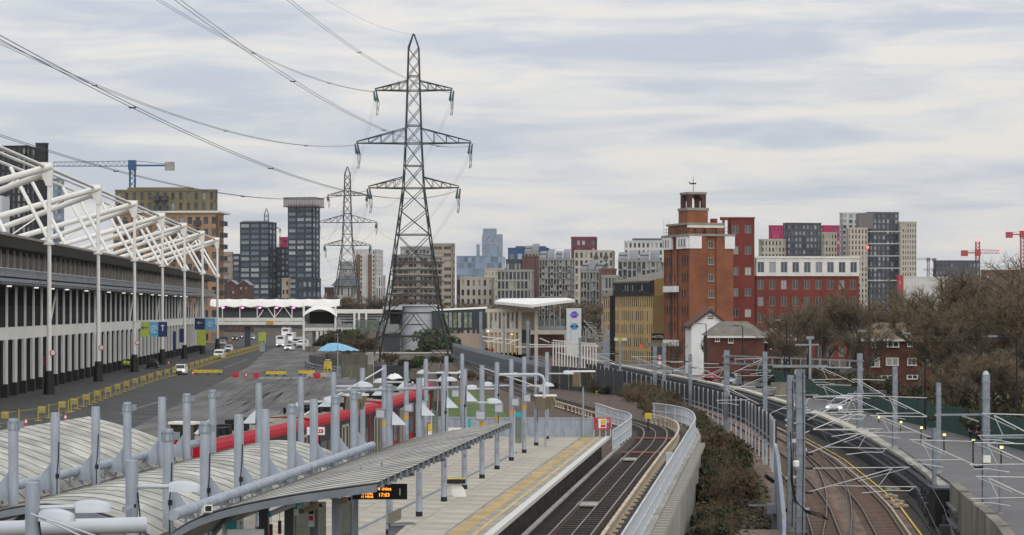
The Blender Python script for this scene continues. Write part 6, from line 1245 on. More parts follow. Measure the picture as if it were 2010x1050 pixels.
# --- between the pylons
r_, A, C, B, z1, l, r = building('white_tower', 'white tower block with brown vertical stripes between the pylons', 697, 737, 752, 491, 900, 8, 'apwhite', 'glass', 5, 3, 18, .35, .5, .5, skipl=lambda i, j: i in (0, 2, 4) and j % 1 == 0 and i == 2)
for u in (699, 722): b = MB(); b.box(X(u, 898), X(u + 7, 898), 899.2, 901, 0, Z(499, 899)); b.build('brown_stripe', M['brownslab'], r_)
building('low_white_block', 'lower white block beside the striped white tower', 738, 752, 757, 542, 860, 6, 'apwhite', 'glass', 3, 1, 5, .5, .8, .4)
r_, A, C, B, z1, l, r = building('hat_roofed_block', 'white block with a dark hipped roof behind the second pylon', 655, 694, 700, 561, 840, 8, 'apwhite', 'glass', 6, 1, 4, .5, .7, .4); b = MB(); b.add([(X(650, 838), 838, Z(561, 838)), (X(704, 838), 838, Z(561, 838)), (X(704, 838), 860, Z(561, 838)), (X(650, 838), 860, Z(561, 838)), (X(663, 838), 846, Z(541, 838)), (X(694, 838), 846, Z(541, 838)), (X(694, 838), 852, Z(541, 838)), (X(663, 838), 852, Z(541, 838))], [(0, 1, 5, 4), (1, 2, 6, 5), (2, 3, 7, 6), (3, 0, 4, 7), (4, 5, 6, 7)]); b.build('roof', M['apdark'], r_)
building('grey_tower', 'grey and dark blue block behind the hat roofed block', 667, 695, 700, 515, 980, 6, 'apgrey', 'glassblue', 6, 1, 12, .6, .5, .4); building('hip_roof_block', 'small dark hip roofed block left of the second pylon', 637, 655, 657, 566, 860, 6, 'brickbrown', 'glass', 3, 1, 3, .4, .4, .3)
r_, A, C, B, z1, l, r = building('striped_apartments', 'wide brown apartment block with pale horizontal balcony bands behind the nearest pylon', 770, 822, 868, 503, 620, 30, 'apgrey', 'glass', 5, 5, 13, .92, .62, .9, wins=True, frame='brownslab')
for j in range(13): z = z1 * (j + .05) / 13; b = MB(); b.slab(A, C, z, z + .5, .5, .75); b.slab(C, B, z, z + .5, .5, .75); b.build('balcony_band', M['apbeige'] if j % 3 else M['brownslab'], r_)
building('', '', 786, 822, 850, 486, 628, 30, 'apgrey', 'glass', 4, 4, 1, .8, .5, .4, z0=z1 + .6, root=r_)
building('beige_apartments', 'beige apartment tower with broad dark windows, right of the nearest pylon', 850, 889, 893, 480, 700, 5, 'apbeige', 'glass', 2, 1, 13, .84, .5, .6, wins=True, frame='apbeige')
r_, A, C, B, z1, l, r = building('cream_apartments', 'cream apartment block with deep loggias before the city towers', 903, 968, 971, 546, 720, 4, 'apcream', 'glass', 6, 1, 6, .45, .62, .6); building('', '', 897, 904, 905, 552, 722, 3, 'brickbrown', 'glass', 1, 0, 5, .4, .4, .4, root=r_)
building('cream_block', 'plain cream block behind the cream apartments', 951, 990, 993, 529, 800, 4, 'apcream', 'glass', 6, 1, 8, .25, .3, .3)
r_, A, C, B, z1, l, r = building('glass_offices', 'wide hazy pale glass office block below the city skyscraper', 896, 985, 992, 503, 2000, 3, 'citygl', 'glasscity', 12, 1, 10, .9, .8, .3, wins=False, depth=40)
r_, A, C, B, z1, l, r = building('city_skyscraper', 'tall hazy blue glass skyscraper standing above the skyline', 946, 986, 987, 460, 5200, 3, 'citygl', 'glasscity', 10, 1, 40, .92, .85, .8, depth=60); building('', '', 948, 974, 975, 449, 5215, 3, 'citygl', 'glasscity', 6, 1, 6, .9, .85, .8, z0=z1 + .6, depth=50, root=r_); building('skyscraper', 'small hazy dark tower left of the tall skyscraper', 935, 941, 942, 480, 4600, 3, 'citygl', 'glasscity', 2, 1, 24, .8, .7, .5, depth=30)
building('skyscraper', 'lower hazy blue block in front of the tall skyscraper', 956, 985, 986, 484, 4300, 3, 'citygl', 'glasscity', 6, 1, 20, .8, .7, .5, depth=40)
# --- centre
r_, A, C, B, z1, l, r = building('blue_block', 'dark blue office block behind the grey vaulted apartments', 997, 1075, 1080, 488, 980, 4, 'apblue', 'glassblue', 5, 1, 5, .55, .4, .4, z0=0); b = MB(); c0 = P(1012, 488, 985); c1 = P(1072, 483, 985); b.box(c0.x, c1.x, 985, 995, c0.z, c1.z); b.build('roof_plant', M['apdark'], r_)
def vaulted(label, u0, uc, u1, vt, Y, ang, nl, nr, ny, nv=3):
    r_, A, C, B, z1, l, r = building('vaulted_apartments', label, u0, uc, u1, vt, Y, ang, 'apgrey', 'glass', nl, nr, ny, .70, .84, .8, roofm='apgrey')
    nb_ = max(1, nl // 4)
    for i in range(nl):          # frame fins, screens and balconies break up the front
        d = -l; cw = (C - A).length / nl
        if i % 3 == 1:
            for j in range(1, ny): z = z1 * j / ny; c = A + d * cw * (i + .5); n = Vector((d.y, -d.x)); b = MB(); b.obox((c.x + n.x * .6, c.y + n.y * .6, z + .5), (d.x * cw * .4, d.y * cw * .4, 0), (n.x * .6, n.y * .6, 0), (0, 0, .5)); b.build('balcony', M['apgrey'] if (i + j) % 4 else M['glassgreen'], r_)
    # curved penthouse roofs
    for k in range(nv):
        f0, f1 = k / nv + .01, (k + 1) / nv - .02; p = A + (C - A) * f0; q = A + (C - A) * f1; L = []
        for t in range(6): a = t / 5 * math.pi / 2; L.append([(p.x + r.x * 7 * (1 - math.cos(a)), p.y + r.y * 7 * (1 - math.cos(a)), z1 + .6 + 3.6 * math.sin(a) * (.8 + .2 * (k % 2))), (q.x + r.x * 7 * (1 - math.cos(a)), q.y + r.y * 7 * (1 - math.cos(a)), z1 + .6 + 3.6 * math.sin(a) * (.8 + .2 * (k % 2)))])
        b = MB(); b.sweep(L); b.build('vault_roof', M['lead'], r_, smooth=60); b = MB(); d = (q - p).normalized(); b.slab(p + r * 1, q + r * 1, z1 + .5, z1 + 2.4, .3); b.build('penthouse', M['apdark'], r_)
    return r_
vaulted('grey vaulted apartment block in the centre, tallest of its group', 1058, 1120, 1128, 510, 760, 8, 11, 2, 12, 4); vaulted('grey vaulted apartment wing left of the tallest vaulted block', 1030, 1058, 1062, 498, 800, 6, 4, 1, 12, 2)
building('brown_tower', 'round shouldered brown stair tower among the grey apartments', 1025, 1052, 1058, 505, 790, 20, 'brownslab', 'glass', 2, 1, 3, .1, .1, .3)
building('framed_apartments', 'low grey framed apartment block before the brown stair tower', 976, 1044, 1048, 532, 700, 5, 'apgrey', 'glass', 9, 1, 7, .70, .80, .7)
building('grey_penthouse_block', 'dark roofed grey block behind the framed apartments', 993, 1024, 1026, 511, 800, 5, 'apdark', 'glassblue', 4, 1, 6, .6, .5, .4)
building('maroon_tower', 'maroon clad tower standing above the cream block', 1121, 1170, 1172, 469, 1050, 4, 'apmaroon', 'glass', 5, 1, 12, .55, .62, .6, parapet=1.2)
r_, A, C, B, z1, l, r = building('cream_apartments', 'wide cream apartment block under the maroon tower', 1127, 1204, 1207, 493, 900, 4, 'apcream', 'glass', 8, 1, 10, .5, .68, .6); balconies(r_, A, -l, (C - A).length, 0, z1, 8, 10, (4, 6), 'apdark')
vaulted('grey vaulted apartment block left of the yellow hotel', 1139, 1182, 1206, 534, 660, 30, 7, 4, 7, 3)
building('brown_tower', 'brown rounded tower next to the grey vaulted block by the yellow hotel', 1176, 1206, 1210, 530, 640, 12, 'brownslab', 'glass', 2, 1, 3, .1, .1, .3); building('framed_apartments', 'pale framed block just left of the yellow hotel roof', 1181, 1213, 1216, 543, 600, 5, 'apgrey', 'glasspale', 5, 1, 5, .7, .8, .5)
vaulted('grey vaulted apartment block behind the yellow hotel', 1213, 1296, 1310, 513, 720, 6, 9, 2, 9, 4)
r_, A, C, B, z1, l, r = building('white_apartments', 'white gridded apartment block behind the brick tower', 1225, 1304, 1310, 474, 900, 4, 'apwhite', 'glass', 10, 1, 12, .5, .62, .5); b = MB(); c0 = P(1243, 474, 903); c1 = P(1304, 469, 903); b.box(c0.x, c1.x, 903, 912, c0.z, c1.z + .3); b.build('roof_plant', M['slate_blue'], r_)
# --- right skyline
building('cream_block', 'cream tower block with narrow windows left of the dark grey tower', 1489, 1494, 1548, 471, 900, 80, 'apcream', 'glass', 1, 8, 14, .45, .62, .5); building('magenta_tower', 'bright magenta tower peeping behind the dark grey tower', 1509, 1511, 1537, 444, 960, 82, 'magenta', 'glass', 1, 4, 16, .35, .45, .4); building('', '', 1609, 1610, 1616, 444, 960, 82, 'magenta', 'glass', 1, 1, 16, .35, .45, .4, root=bpy.data.objects['magenta_tower'])
building('dark_grey_tower', 'dark grey tower with a pale band right of the magenta tower', 1537, 1545, 1612, 439, 900, 78, 'apdark', 'glassblue', 2, 9, 17, .6, .6, .5); building('cream_block', 'narrow cream tower right of the dark grey tower', 1612, 1614, 1643, 458, 890, 82, 'apcream', 'glass', 1, 5, 15, .45, .6, .5)
r_, A, C, B, z1, l, r = building('tall_apartments', 'tallest tower on the right, dark centre with cream wings', 1700, 1706, 1764, 418, 850, 80, 'apdark', 'glassblue', 1, 7, 22, .55, .72, .6, roofm='mauve'); building('', '', 1764, 1766, 1799, 437, 846, 80, 'apcream', 'glass', 1, 7, 20, .42, .62, .6, root=r_); building('', '', 1660, 1664, 1703, 449, 842, 80, 'apcream', 'glass', 2, 6, 19, .45, .66, .6, root=r_); building('', '', 1648, 1652, 1700, 419, 862, 80, 'apwhite', 'glassblue', 1, 4, 22, .6, .66, .6, root=r_); b = MB(); c0 = P(1686, 449, 845); c1 = P(1715, 418, 845); b.box(c0.x, c1.x, 845.5, 852, c0.z, c1.z); b.build('mauve_panel', M['mauve'], r_)
for v in (455, 479, 503, 527, 551): b = MB(); c0 = P(1704, v, 845); c1 = P(1766, v - 1.5, 845); b.box(c0.x, c1.x, 844.6, 845.4, c0.z, c1.z); b.build('pale_band', M['apwhite'], r_)
building('dark_block', 'low dark block with scattered white windows under the red crane', 1832, 1836, 1924, 513, 900, 85, 'apdark', 'glasspale', 1, 12, 9, .45, .5, .4)
building('white_shed', 'long white shed behind the bare trees', 1768, 1772, 1860, 545, 700, 85, 'apwhite', 'glass', 0, 0, 3, parapet=.4, depth=20); building('red_panel_building', 'narrow red panel building edge beside the white shed', 1760, 1761, 1773, 543, 690, 85, 'cranered', 'glasspale', 0, 1, 5, .3, .3, .3, depth=10)
building('brick_block', 'distant brown block behind the bare trees at the right', 1926, 1930, 2040, 532, 760, 85, 'brownslab', 'glass', 0, 6, 4, .3, .4, .3, depth=20)
def crane(name, label, u, vb, vt, ul, ur, vj, Y, m, beacon=None, cw=True, s=1.0):
    root = thing(name, label, 'crane', P(u, vb, Y)); b = MB(); w = .8 * s; zb, zt = Z(vb, Y), Z(vt, Y); x = X(u, Y)
    for sx in (-1, 1):
        for sy in (-1, 1): b.bar((x + sx * w, Y + sy * w, zb), (x + sx * w, Y + sy * w, zt), .28 * s)
    n = int((zt - zb) / (2 * w)); 
    for k in range(n): z = zb + (zt - zb) * k / n; z2 = zb + (zt - zb) * (k + 1) / n; b.bar((x - w, Y - w, z), (x + w, Y - w, z2), .18 * s); b.bar((x + w, Y - w, z), (x - w, Y - w, z2), .18 * s)
    b.build('mast', M[m], root); b = MB(); zj = Z(vj, Y); xl, xr = X(ul, Y), X(ur, Y); far = xl if abs(ul - u) > abs(ur - u) else xr; near = xr if far == xl else xl
    h = 1.6 * s; n = max(6, int(abs(far - x) / (1.6 * s)))
    for q in (-.7, .7): b.bar((x, Y + q * s, zj), (far, Y + q * s, zj), .2 * s)
    b.bar((x, Y, zj + h), (far, Y, zj + h * .8), .22 * s)
    for k in range(n): f = k / n; f2 = (k + .5) / n; f3 = (k + 1) / n; b.bar((x + (far - x) * f, Y, zj), (x + (far - x) * f2, Y, zj + h * .9), .13 * s); b.bar((x + (far - x) * f2, Y, zj + h * .9), (x + (far - x) * f3, Y, zj), .13 * s)
    b.build('jib', M['galvd'] if m == 'craneblue' else M[m], root); b = MB(); b.bar((x, Y, zj + .2), (near, Y, zj + .2), .9 * s, .5 * s); b.bar((x, Y, zj + h * 1.1), (near, Y, zj + .5), .16 * s); b.build('counter_jib', M[m], root)
    b = MB(); b.box(near - 1.4 * s, near + 1.4 * s, Y - 1, Y + 1, zj - 1.3 * s, zj + 1.3 * s); b.build('counterweight', M['concrete'] if m == 'craneblue' else M[m], root); b = MB(); b.box(x - 1.1 * s, x + 1.1 * s, Y - 1.5, Y + 1, zj - 1.2 * s, zj + 1.8 * s); b.build('cab', M[m], root)
    if beacon: c = P(*beacon, Y); b = MB(); b.lathe((c.x, c.y - .5, c.z), [(.1, 0), (.45 * s, .3), (.45 * s, .7), (.1, 1)], 8); b.build('beacon', M['lampred'], root)
    return root
crane('tower_crane', 'blue tower crane above the olive topped apartment block', 260, 378, 322, 104, 333, 326, 640, 'craneblue')
r_ = crane('tower_crane', 'red tower crane with a lit red beacon above the low dark block', 1919, 543, 474, 1893, 1962, 497, 1100, 'cranered', (1919, 473), s=1.2); crane('tower_crane', 'red tower crane at the right edge of the skyline', 2007, 560, 457, 1981, 2040, 461, 1000, 'cranered', (2007, 452), s=1.1)
for k, (u, v, Y) in enumerate(((1962, 492, 1100), (1820, 510, 1300), (1831, 531, 1200), (1703, 488, 838))):
    c = P(u, v, Y); b = MB(); b.lathe((c.x, c.y, c.z), [(.15, 0), (.55, .3), (.55, .8), (.15, 1.1)], 8)
    if k == 0: b.build('jib_beacon', M['lampred'], r_)
    elif k == 3: b.build('beacon', M['lampred'], bpy.data.objects['tall_apartments'])
for k, (u0, u1, v) in enumerate(((1800, 1826, 510), (1812, 1836, 531))): crane('tower_crane', ['tiny hazy crane jib left of the red crane, upper one', 'tiny hazy crane jib left of the red crane, lower one'][k], u0 + 22, 575, v, u0, u1 + 8, v, 1300, 'mauve', (u0 + 22, v - 2), s=.8)
# ================================================================ NEAR BUILDINGS ON THE RIGHT
# yellow brick hotel
r_, A, C, B, z1, l, r = building('hotel', 'yellow brick hotel with rows of paired slit windows under a black attic band', 1207, 1281, 1304, 580, 350, 70, 'yellowbrick', 'glass', 18, 0, 5, .42, .72, .07, parapet=0)
d = -l; L = (C - A).length; za, zb_ = z1 + .01, CZ + (HZ - 551) * 350 / F
b = MB(); o_ = .35; b.slab(A - d * .2, C + d * .2, z1 + .02, zb_, .6, o_); b.build('attic_band', M['black'], r_)
n = Vector((d.y, -d.x)); me = MB(); me.box(-.12, .12, -.06, .06, -.6, .35); me.box(-.15, .15, -.07, .07, -.72, -.6); me = me.mesh('attic_window', M['glass'])
for k in range(16): c = A + d * L * (k + .5) / 16 + n * (o_ + .02); inst('attic_window', me, r_, (c.x, c.y, z1 + 1.55), math.atan2(d.y, d.x))
D_ = A + r * (B - C).length
b = MB(); rz = CZ + (HZ - 526) * 358 / F; R1 = A + r * 9; R2 = C + r * 9; E_ = (C - A)
pA, pC = A + n * .5, C + n * .5; b.add([(pA.x, pA.y, zb_ + .02), (pC.x, pC.y, zb_ + .02), (R2.x, R2.y, rz), (R1.x, R1.y, rz - .3), (pA.x, pA.y, zb_ - .3), (pC.x, pC.y, zb_ - .3)], [(0, 1, 2, 3), (0, 4, 5, 1)]); b.build('roof', M['roof'], r_)
b = MB(); b.add([(C.x, C.y, 0), (B.x + r.x * 8, B.y + r.y * 8, 0), (B.x + r.x * 8, B.y + r.y * 8, rz - .2), (R2.x, R2.y, rz), (C.x, C.y, zb_)], [(0, 1, 2, 3, 4)]); b.build('gable_end', M['yellowbrickd'], r_)
_, A3, C3, B3, z3, l3, r3 = building('', '', 1184, 1201, 1206, 584, 366, 70, 'yellowbrick', 'glass', 5, 0, 5, .42, .72, .07, parapet=.3, root=r_, roofm='stone')
b = MB(); q = (A3 + C3) / 2 + r3 * 4; b.add([(A3.x - .3, A3.y, z3 + .3), (C3.x + .3, C3.y, z3 + .3), (C3.x + r3.x * 8, C3.y + r3.y * 8, z3 + .3), (A3.x + r3.x * 8, A3.y + r3.y * 8, z3 + .3), (q.x + 1.5, q.y, z3 + 4.2)], [(0, 1, 4), (1, 2, 4), (2, 3, 4), (3, 0, 4)]); b.build('hip_roof', M['roof'], r_)
b = MB(); c = P(1203.5, 640, 352); b.box(c.x - .5, c.x + .35, 352, 354, 0, z1); b.build('dark_recess', M['dark'], r_)
c = P(1291.5, 662, 338); b = MB(); b.box(c.x - 1.05, c.x + 1.05, 338, 338.3, c.z - .45, c.z + .65); b.build('sign_board', M['black'], r_); text('HOTEL', .62, (c.x, 337.97, c.z + .08), FACE, M['whitehouse'], r_)
b = MB(); c = P(1280, 676, 338); b.box(c.x - .8, c.x + 1.9, 338.4, 340, c.z - .4, c.z + .35); b.build('pale_lintel', M['stone'], r_); b = MB(); c = P(1291, 700, 338); b.box(c.x - 1.0, c.x + .9, 338.5, 340, 0, c.z + 1.8); b.build('blue_doorway', M['slate_blue'], r_)
b = MB(); c = P(1220, 667, 340); b.box(c.x - 1.0, c.x + 1.1, 344, 344.3, c.z - .2, c.z + .3); b.build('shop_fascia', M['white2'], r_); b = MB(); b.box(c.x - .35, c.x + .25, 343.9, 343.99, c.z - .3, c.z + .4); b.build('green_sign', M['lime'], r_)
# red brick tower with belfry
YC = 318; ang = 71
a = math.radians(ang); l = Vector((-math.cos(a), math.sin(a))); r = Vector((math.sin(a), math.cos(a))); C = Vector(((1352 - CX) * YC / F, YC)); Ll = corner_solve(C, l, 1303); Lr = corner_solve(C, r, 1438); A = C + l * Ll; B = C + r * Lr
zt = CZ + (HZ - 463) * YC / F; zv = lambda v: CZ + (HZ - v) * YC / F
r_ = thing('brick_tower', 'tall orange brick tower house with white corner panels and an arched belfry on the roof', 'building', (C.x, C.y, 0))
b = MB(); cc = [C, A, A + r * Lr, B]; ins = .12; cin = [C + l * ins + r * ins, A - l * .02 + r * ins, A + r * (Lr - .02), B + l * ins]
b.prism([(p.x, p.y, 0) for p in cin], (0, 0, zt - .02)); b.build('core', M['brickd'], r_)
g = MB(); b = MB(); facade(b, g, A, -l, Ll, 0, zt, 10, 8, .52, .55, .12, M['glass'], M['brickbrown'], r_, lambda i, j: i in (3, 6)); facade(b, g, C, r, Lr, 0, zt, 5, 8, .62, .44, .12, M['glass'], M['stone'], r_, lambda i, j: i != 2); b.build('wall', M['brick'], r_)
d = r; nn = Vector((d.y, -d.x)); cw = Lr / 5
for i0, i1 in ((0, 1.92), (3.08, 5)): b = MB(); b.slab(C + d * cw * i0, C + d * cw * i1, 0, zt - .02, .3, .28); b.build('projecting_bay', M['brick'], r_)
for j in range(8): c = C + d * cw * 2.5; z = zt / 8 * j + zt / 8 * .24; b = MB(); b.slab(C + d * cw * 2.12, C + d * cw * 2.88, z, z + .14, .2, .12); b.build('window_sill', M['stone'], r_)
# white corner panels, cornice, roof terrace
b = MB(); b.slab(C - d * .05, C + d * cw * 1.35, zt - 1.95, zt - .02, .5, .42); b.build('white_panel', M['whitehouse'], r_); b = MB(); b.slab(C + d * cw * 4.0, C + d * (cw * 5 + .2), zt - 1.95, zt - .02, .5, .42); b.build('white_panel', M['whitehouse'], r_)
b = MB(); b.slab(C + l * Ll * .42, C, zt - 1.95, zt - .02, .5, .32); b.build('white_panel', M['whitehouse'], r_); b = MB(); b.slab(A, A - l * Ll * .38, zt - 1.95, zt - .02, .5, .32); b.build('white_panel', M['whitehouse'], r_)
me = MB(); me.box(-.16, .16, -.03, .03, -.6, .6); me = me.mesh('slit_window', M['glasspale'])
for f in (.06, .16, .26, .70, .8, .9): c = A - l * Ll * (.0 + f) ; n2 = Vector((-l.y, l.x)); inst('slit_window', me, r_, (c.x + n2.x * .36, c.y + n2.y * .36, zt - 1.0), math.atan2(-l.y, -l.x))
co = [C - l * .4 - r * .4, A + l * .2 - r * .4, A + l * .2 + r * (Lr + .3), B - l * .4 + r * .3]; b = MB(); b.prism([(p.x, p.y, zt) for p in co], (0, 0, .35)); b.build('cornice', M['stone'], r_)
for p, q in ((C, B), (A, C)): b = MB(); [b.bar((p + (q - p) * k / 10).to_3d() + V(0, 0, zt + .35), (p + (q - p) * k / 10).to_3d() + V(0, 0, zt + 1.3), .05) for k in range(11)]; b.bar(p.to_3d() + V(0, 0, zt + 1.3), q.to_3d() + V(0, 0, zt + 1.3), .06); b.bar(p.to_3d() + V(0, 0, zt + .8), q.to_3d() + V(0, 0, zt + .8), .05); b.build('roof_railing', M['charcoal'], r_)
def rbox(s0, s1, t0, t1, z0, z1_, m, nm): # box in tower coordinates: s along r from C, t along l (depth)
    b = MB(); p = [C + r * s0 + l * t0, C + r * s1 + l * t0, C + r * s1 + l * t1, C + r * s0 + l * t1]; b.prism([(q.x, q.y, z0) for q in p], (0, 0, z1_ - z0)); return b.build(nm, M[m], r_)
rbox(.5, Lr - 1.0, 1.4, Ll - .5, zt + .35, zv(440), 'brick', 'penthouse'); rbox(.2, Lr - .8, 1.1, Ll - .3, zv(440), zv(436), 'stone', 'penthouse_cornice'); rbox(.3, Lr - .9, 1.2, 1.38, zv(446), zv(440) - .01, 'white2', 'white_band')
for s in (1.6, 3.2, 5.2): rbox(s, s + .9, .6, 1.35, zt + .35, zv(446), 'brick', 'chimney_base')
rbox(Lr - 2.5, Lr - 1.7, 2, 3, zv(436), zv(427), 'brickd', 'chimney'); rbox(Lr - 1.2, Lr, 1.5, 2.1, zv(430), zv(424), 'brickd', 'aerial_stack'); rbox(Lr - .9, Lr - .6, 1.6, 1.9, zt + .35, zv(430), 'charcoal', 'stack_stem')
# belfry: two stages, open arch
ux0, ux1 = 1340.5, 1384.5; tc = P((ux0 + ux1) / 2, 0, YC + 4); w = (ux1 - ux0) * (YC + 4) / F / 2 * .93; zq0, zq1, zq2 = zv(437), CZ + (HZ - 413) * (YC + 4) / F, CZ + (HZ - 381) * (YC + 4) / F
def bel(hw, z0, z1_, m, nm, arch=False):
    b = MB(); ex, ey = r * hw, l * hw; cx = Vector((tc.x, YC + 4 + w)); 
    if not arch: b.prism([(q.x, q.y, z0) for q in (cx - ex - ey, cx + ex - ey, cx + ex + ey, cx - ex + ey)], (0, 0, z1_ - z0))
    else:
        ow = .56 * hw; zs = z0 + (z1_ - z0) * .52
        for s in (-1, 1):
            for t in (-1, 1): c_ = cx + ex * s * .78 + ey * t * .78; b.obox((c_.x, c_.y, (z0 + z1_) / 2), (ex.x * .22, ex.y * .22, 0), (ey.x * .22, ey.y * .22, 0), (0, 0, (z1_ - z0) / 2))
        N_ = 8
        for axis, oth in ((ex, ey), (ey, ex)):
            for t in (-1, 1):
                for k in range(N_):
                    a0 = math.pi * k / N_; a1 = math.pi * (k + 1) / N_; x0, x1 = math.cos(a0) * .56, math.cos(a1) * .56; h0, h1 = zs + math.sin(a0) * ow * 1.15, zs + math.sin(a1) * ow * 1.15
                    zt_ = z1_ - .01; f0, f1 = (.98 if t > 0 else -.98), (.5 if t > 0 else -.5); vs = []
                    for ff in (f0, f1):
                        for xx, hh in ((x0, min(h0, zt_)), (x1, min(h1, zt_)), (x1, zt_), (x0, zt_)): q = cx + axis * xx + oth * ff; vs.append((q.x, q.y, hh))
                    b.add(vs, [(0, 1, 2, 3), (4, 7, 6, 5), (0, 4, 5, 1), (3, 2, 6, 7)])
    return b.build(nm, M[m], r_)
bel(w * 1.07, zq0, zq1, 'brick', 'belfry_base'); bel(w * 1.15, zq1 + .002, zq1 + .42, 'stone', 'belfry_string_course'); bel(w * .93, zq1 + .422, zq2, 'brickbrown', 'belfry_arch', True); bel(w * .99, zq2 + .002, zq2 + .35, 'stone', 'belfry_cap')
b = MB(); vz = zq2 + .35; vc = (tc.x, YC + 4 + w); b.tube((vc[0], vc[1], vz), (vc[0], vc[1], vz + 2.1), .05); b.tube((vc[0], vc[1], vz + 1.2), (vc[0], vc[1], vz + 2.6), .03); b.prism([(vc[0] - .55, vc[1] - .03, vz + 1.3), (vc[0] + .4, vc[1] - .03, vz + 1.3), (vc[0] + .55, vc[1] - .03, vz + 1.55), (vc[0] - .6, vc[1] - .03, vz + 1.5)], (0, .06, 0)); b.bar((vc[0] - .6, vc[1], vz + 1.7), (vc[0] - .55, vc[1], vz + 1.5), .16); b.build('weathervane', M['black'], r_)
c = C + l * Ll * .55; n2 = Vector((-l.y, l.x))
for k, zz in enumerate((zt * .58, zt * .17)): b = MB(); b.slab(C + l * Ll * .78, C + l * Ll * .34, zz, zz + .95, .9, 1.1); b.build('white_balcony', M['whitehouse'], r_)
for f in (.42, .68): b = MB(); p = C + l * Ll * f + n2 * .12; b.tube((p.x, p.y, 0), (p.x, p.y, zt * .92), .09); b.build('drainpipe', M['charcoal'], r_)
for (u, v0, v1) in ((1303, 432, 470), (1313, 432, 460), (1348, 423, 450)): b = MB(); b.tube(P(u, v1, YC + 8), P(u, v0, YC + 8), .05); b.build('aerial', M['galvl'], r_)
# darker red block behind and the block with a cream top storey
r2, A, C_, B_, z1, _, _ = building('red_brick_block', 'dark red brick block with square windows joined behind the orange tower', 1428, 1431, 1481, 429, 338, 86, 'brickd', 'glass', 0, 2, 7, .52, .40, .3, wins=True, frame='stone', parapet=.25, depth=14)
r3_, A, C_, B_, z1, _, _ = building('brick_block', 'long red brick block with a cream top storey, behind the bare trees', 1478, 1482, 1686, 542, 372, 86, 'brickd', 'glasspale', 0, 9, 5, .52, .56, .3, wins=True, frame='stone', parapet=0, depth=14)
zz = CZ + (HZ - 504) * 372 / F; building('', '', 1478, 1482, 1687, 507, 371.7, 86, 'white2', 'glass', 0, 9, 1, .58, .60, .3, z0=z1 + .02, wins=True, frame='galv', parapet=.4, depth=14, root=r3_)
# white gabled house
YG = 288; root = thing('gabled_house', 'white rendered gable end of a brick house below the orange tower', 'house', P(1395, 690, YG)); b = MB(); b.prism([(X(1357, YG), YG, 0), (X(1433, YG), YG, 0), (X(1433, YG), YG, Z(641, YG)), (X(1394, YG), YG, Z(613, YG)), (X(1357, YG), YG, Z(640, YG))], (0, 10, 0)); b.build('wall', M['whitehouse'], root)
b = MB()
for (a, c) in (((1351, 644), (1394, 612)), ((1437, 644), (1394, 612))): b.prism([(X(a[0], YG), YG - .45, Z(a[1], YG)), (X(c[0], YG), YG - .45, Z(c[1], YG)), (X(c[0], YG), YG - .45, Z(c[1], YG) + .32), (X(a[0], YG), YG - .45, Z(a[1], YG) + .3)], (0, 11, 0))
b.build('roof', M['brickbrown'], root); b = MB(); b.box(X(1389, YG), X(1400, YG), YG - .06, YG - .002, Z(621.5, YG), Z(619.5, YG)); b.box(X(1389, YG), X(1400, YG), YG - .06, YG - .002, Z(626, YG), Z(623.5, YG)); b.build('gable_stripe', M['apmaroon'], root)
# hip roofed brick houses
def hiphouse(label, u0, u1, ve, vp, Y, dep, wins, roofm='roof', name='brick_house'):
    root = thing(name, label, 'house', P((u0 + u1) / 2, 700, Y)); x0, x1 = X(u0, Y), X(u1, Y); ze, zp = Z(ve, Y), Z(vp, Y)
    b = MB(); b.box(x0 + .4, x1 - .4, Y + .4, Y + dep, 0, ze); b.build('wall', M['brickh'], root); h = (x1 - x0) * .28
    b = MB(); b.add([(x0, Y, ze), (x1, Y, ze), (x1, Y + dep + .4, ze), (x0, Y + dep + .4, ze), (x0 + h, Y + dep / 2, zp), (x1 - h, Y + dep / 2, zp)], [(0, 1, 5, 4), (1, 2, 5), (2, 3, 4, 5), (3, 0, 4)]); b.build('roof', M[roofm], root)
    b = MB(); b.box(x0, x1, Y - .06, Y + .02, ze - .28, ze - .01); b.build('gutter', M['white2'], root)
    for (ua, ub, va, vb) in wins:
        b = MB(); b.box(X(ua, Y), X(ub, Y), Y + .28, Y + .395, Z(vb, Y), Z(va, Y)); w = b.build('window', M['white'], root); b = MB(); m = (ub - ua) * .1; hm = (va + vb) / 2
        for p, q in ((ua + m, (ua + ub) / 2 - m * .4), ((ua + ub) / 2 + m * .4, ub - m)): b.box(X(p, Y), X(q, Y), Y + .26, Y + .279, Z(vb - 1, Y), Z(va + 1, Y))
        b.build('pane', M['glass'], w); b = MB(); b.box(X(ua - .8, Y), X(ub + .8, Y), Y + .2, Y + .39, Z(vb + 1.2, Y), Z(vb, Y) - .002); b.build('sill', M['white2'], w)
    return root
hiphouse('nearer brick house with a hipped tile roof beside the white gable', 1388, 1508, 659, 631, 262, 9, [(1404, 1413, 661, 670), (1430, 1440, 661, 673), (1512 - 12, 1506, 662, 672), (1486, 1494, 726, 738)])
hiphouse('low wing of the nearer brick house, behind tree trunks', 1500, 1566, 665, 645, 266, 8, [(1512, 1519, 672, 685), (1536, 1548, 700, 712)])
hiphouse('farther brick house with an orange stained roof and white windows, among the bare trees', 1690, 1850, 665, 634, 232, 10, [(1710, 1727, 671, 682), (1742, 1766, 671, 681), (1782, 1793, 671, 680), (1708, 1728, 702, 720), (1740, 1765, 702, 717), (1782, 1800, 703, 717), (1815, 1830, 704, 718), (1730, 1757, 737, 746), (1781, 1803, 736, 744)], 'roof_orange')
hiphouse('small red hut with a pale door behind the green hoarding', 1793, 1830, 779, 771, 190, 4, [(1798, 1803, 781, 800)], 'roof', 'garden_hut')
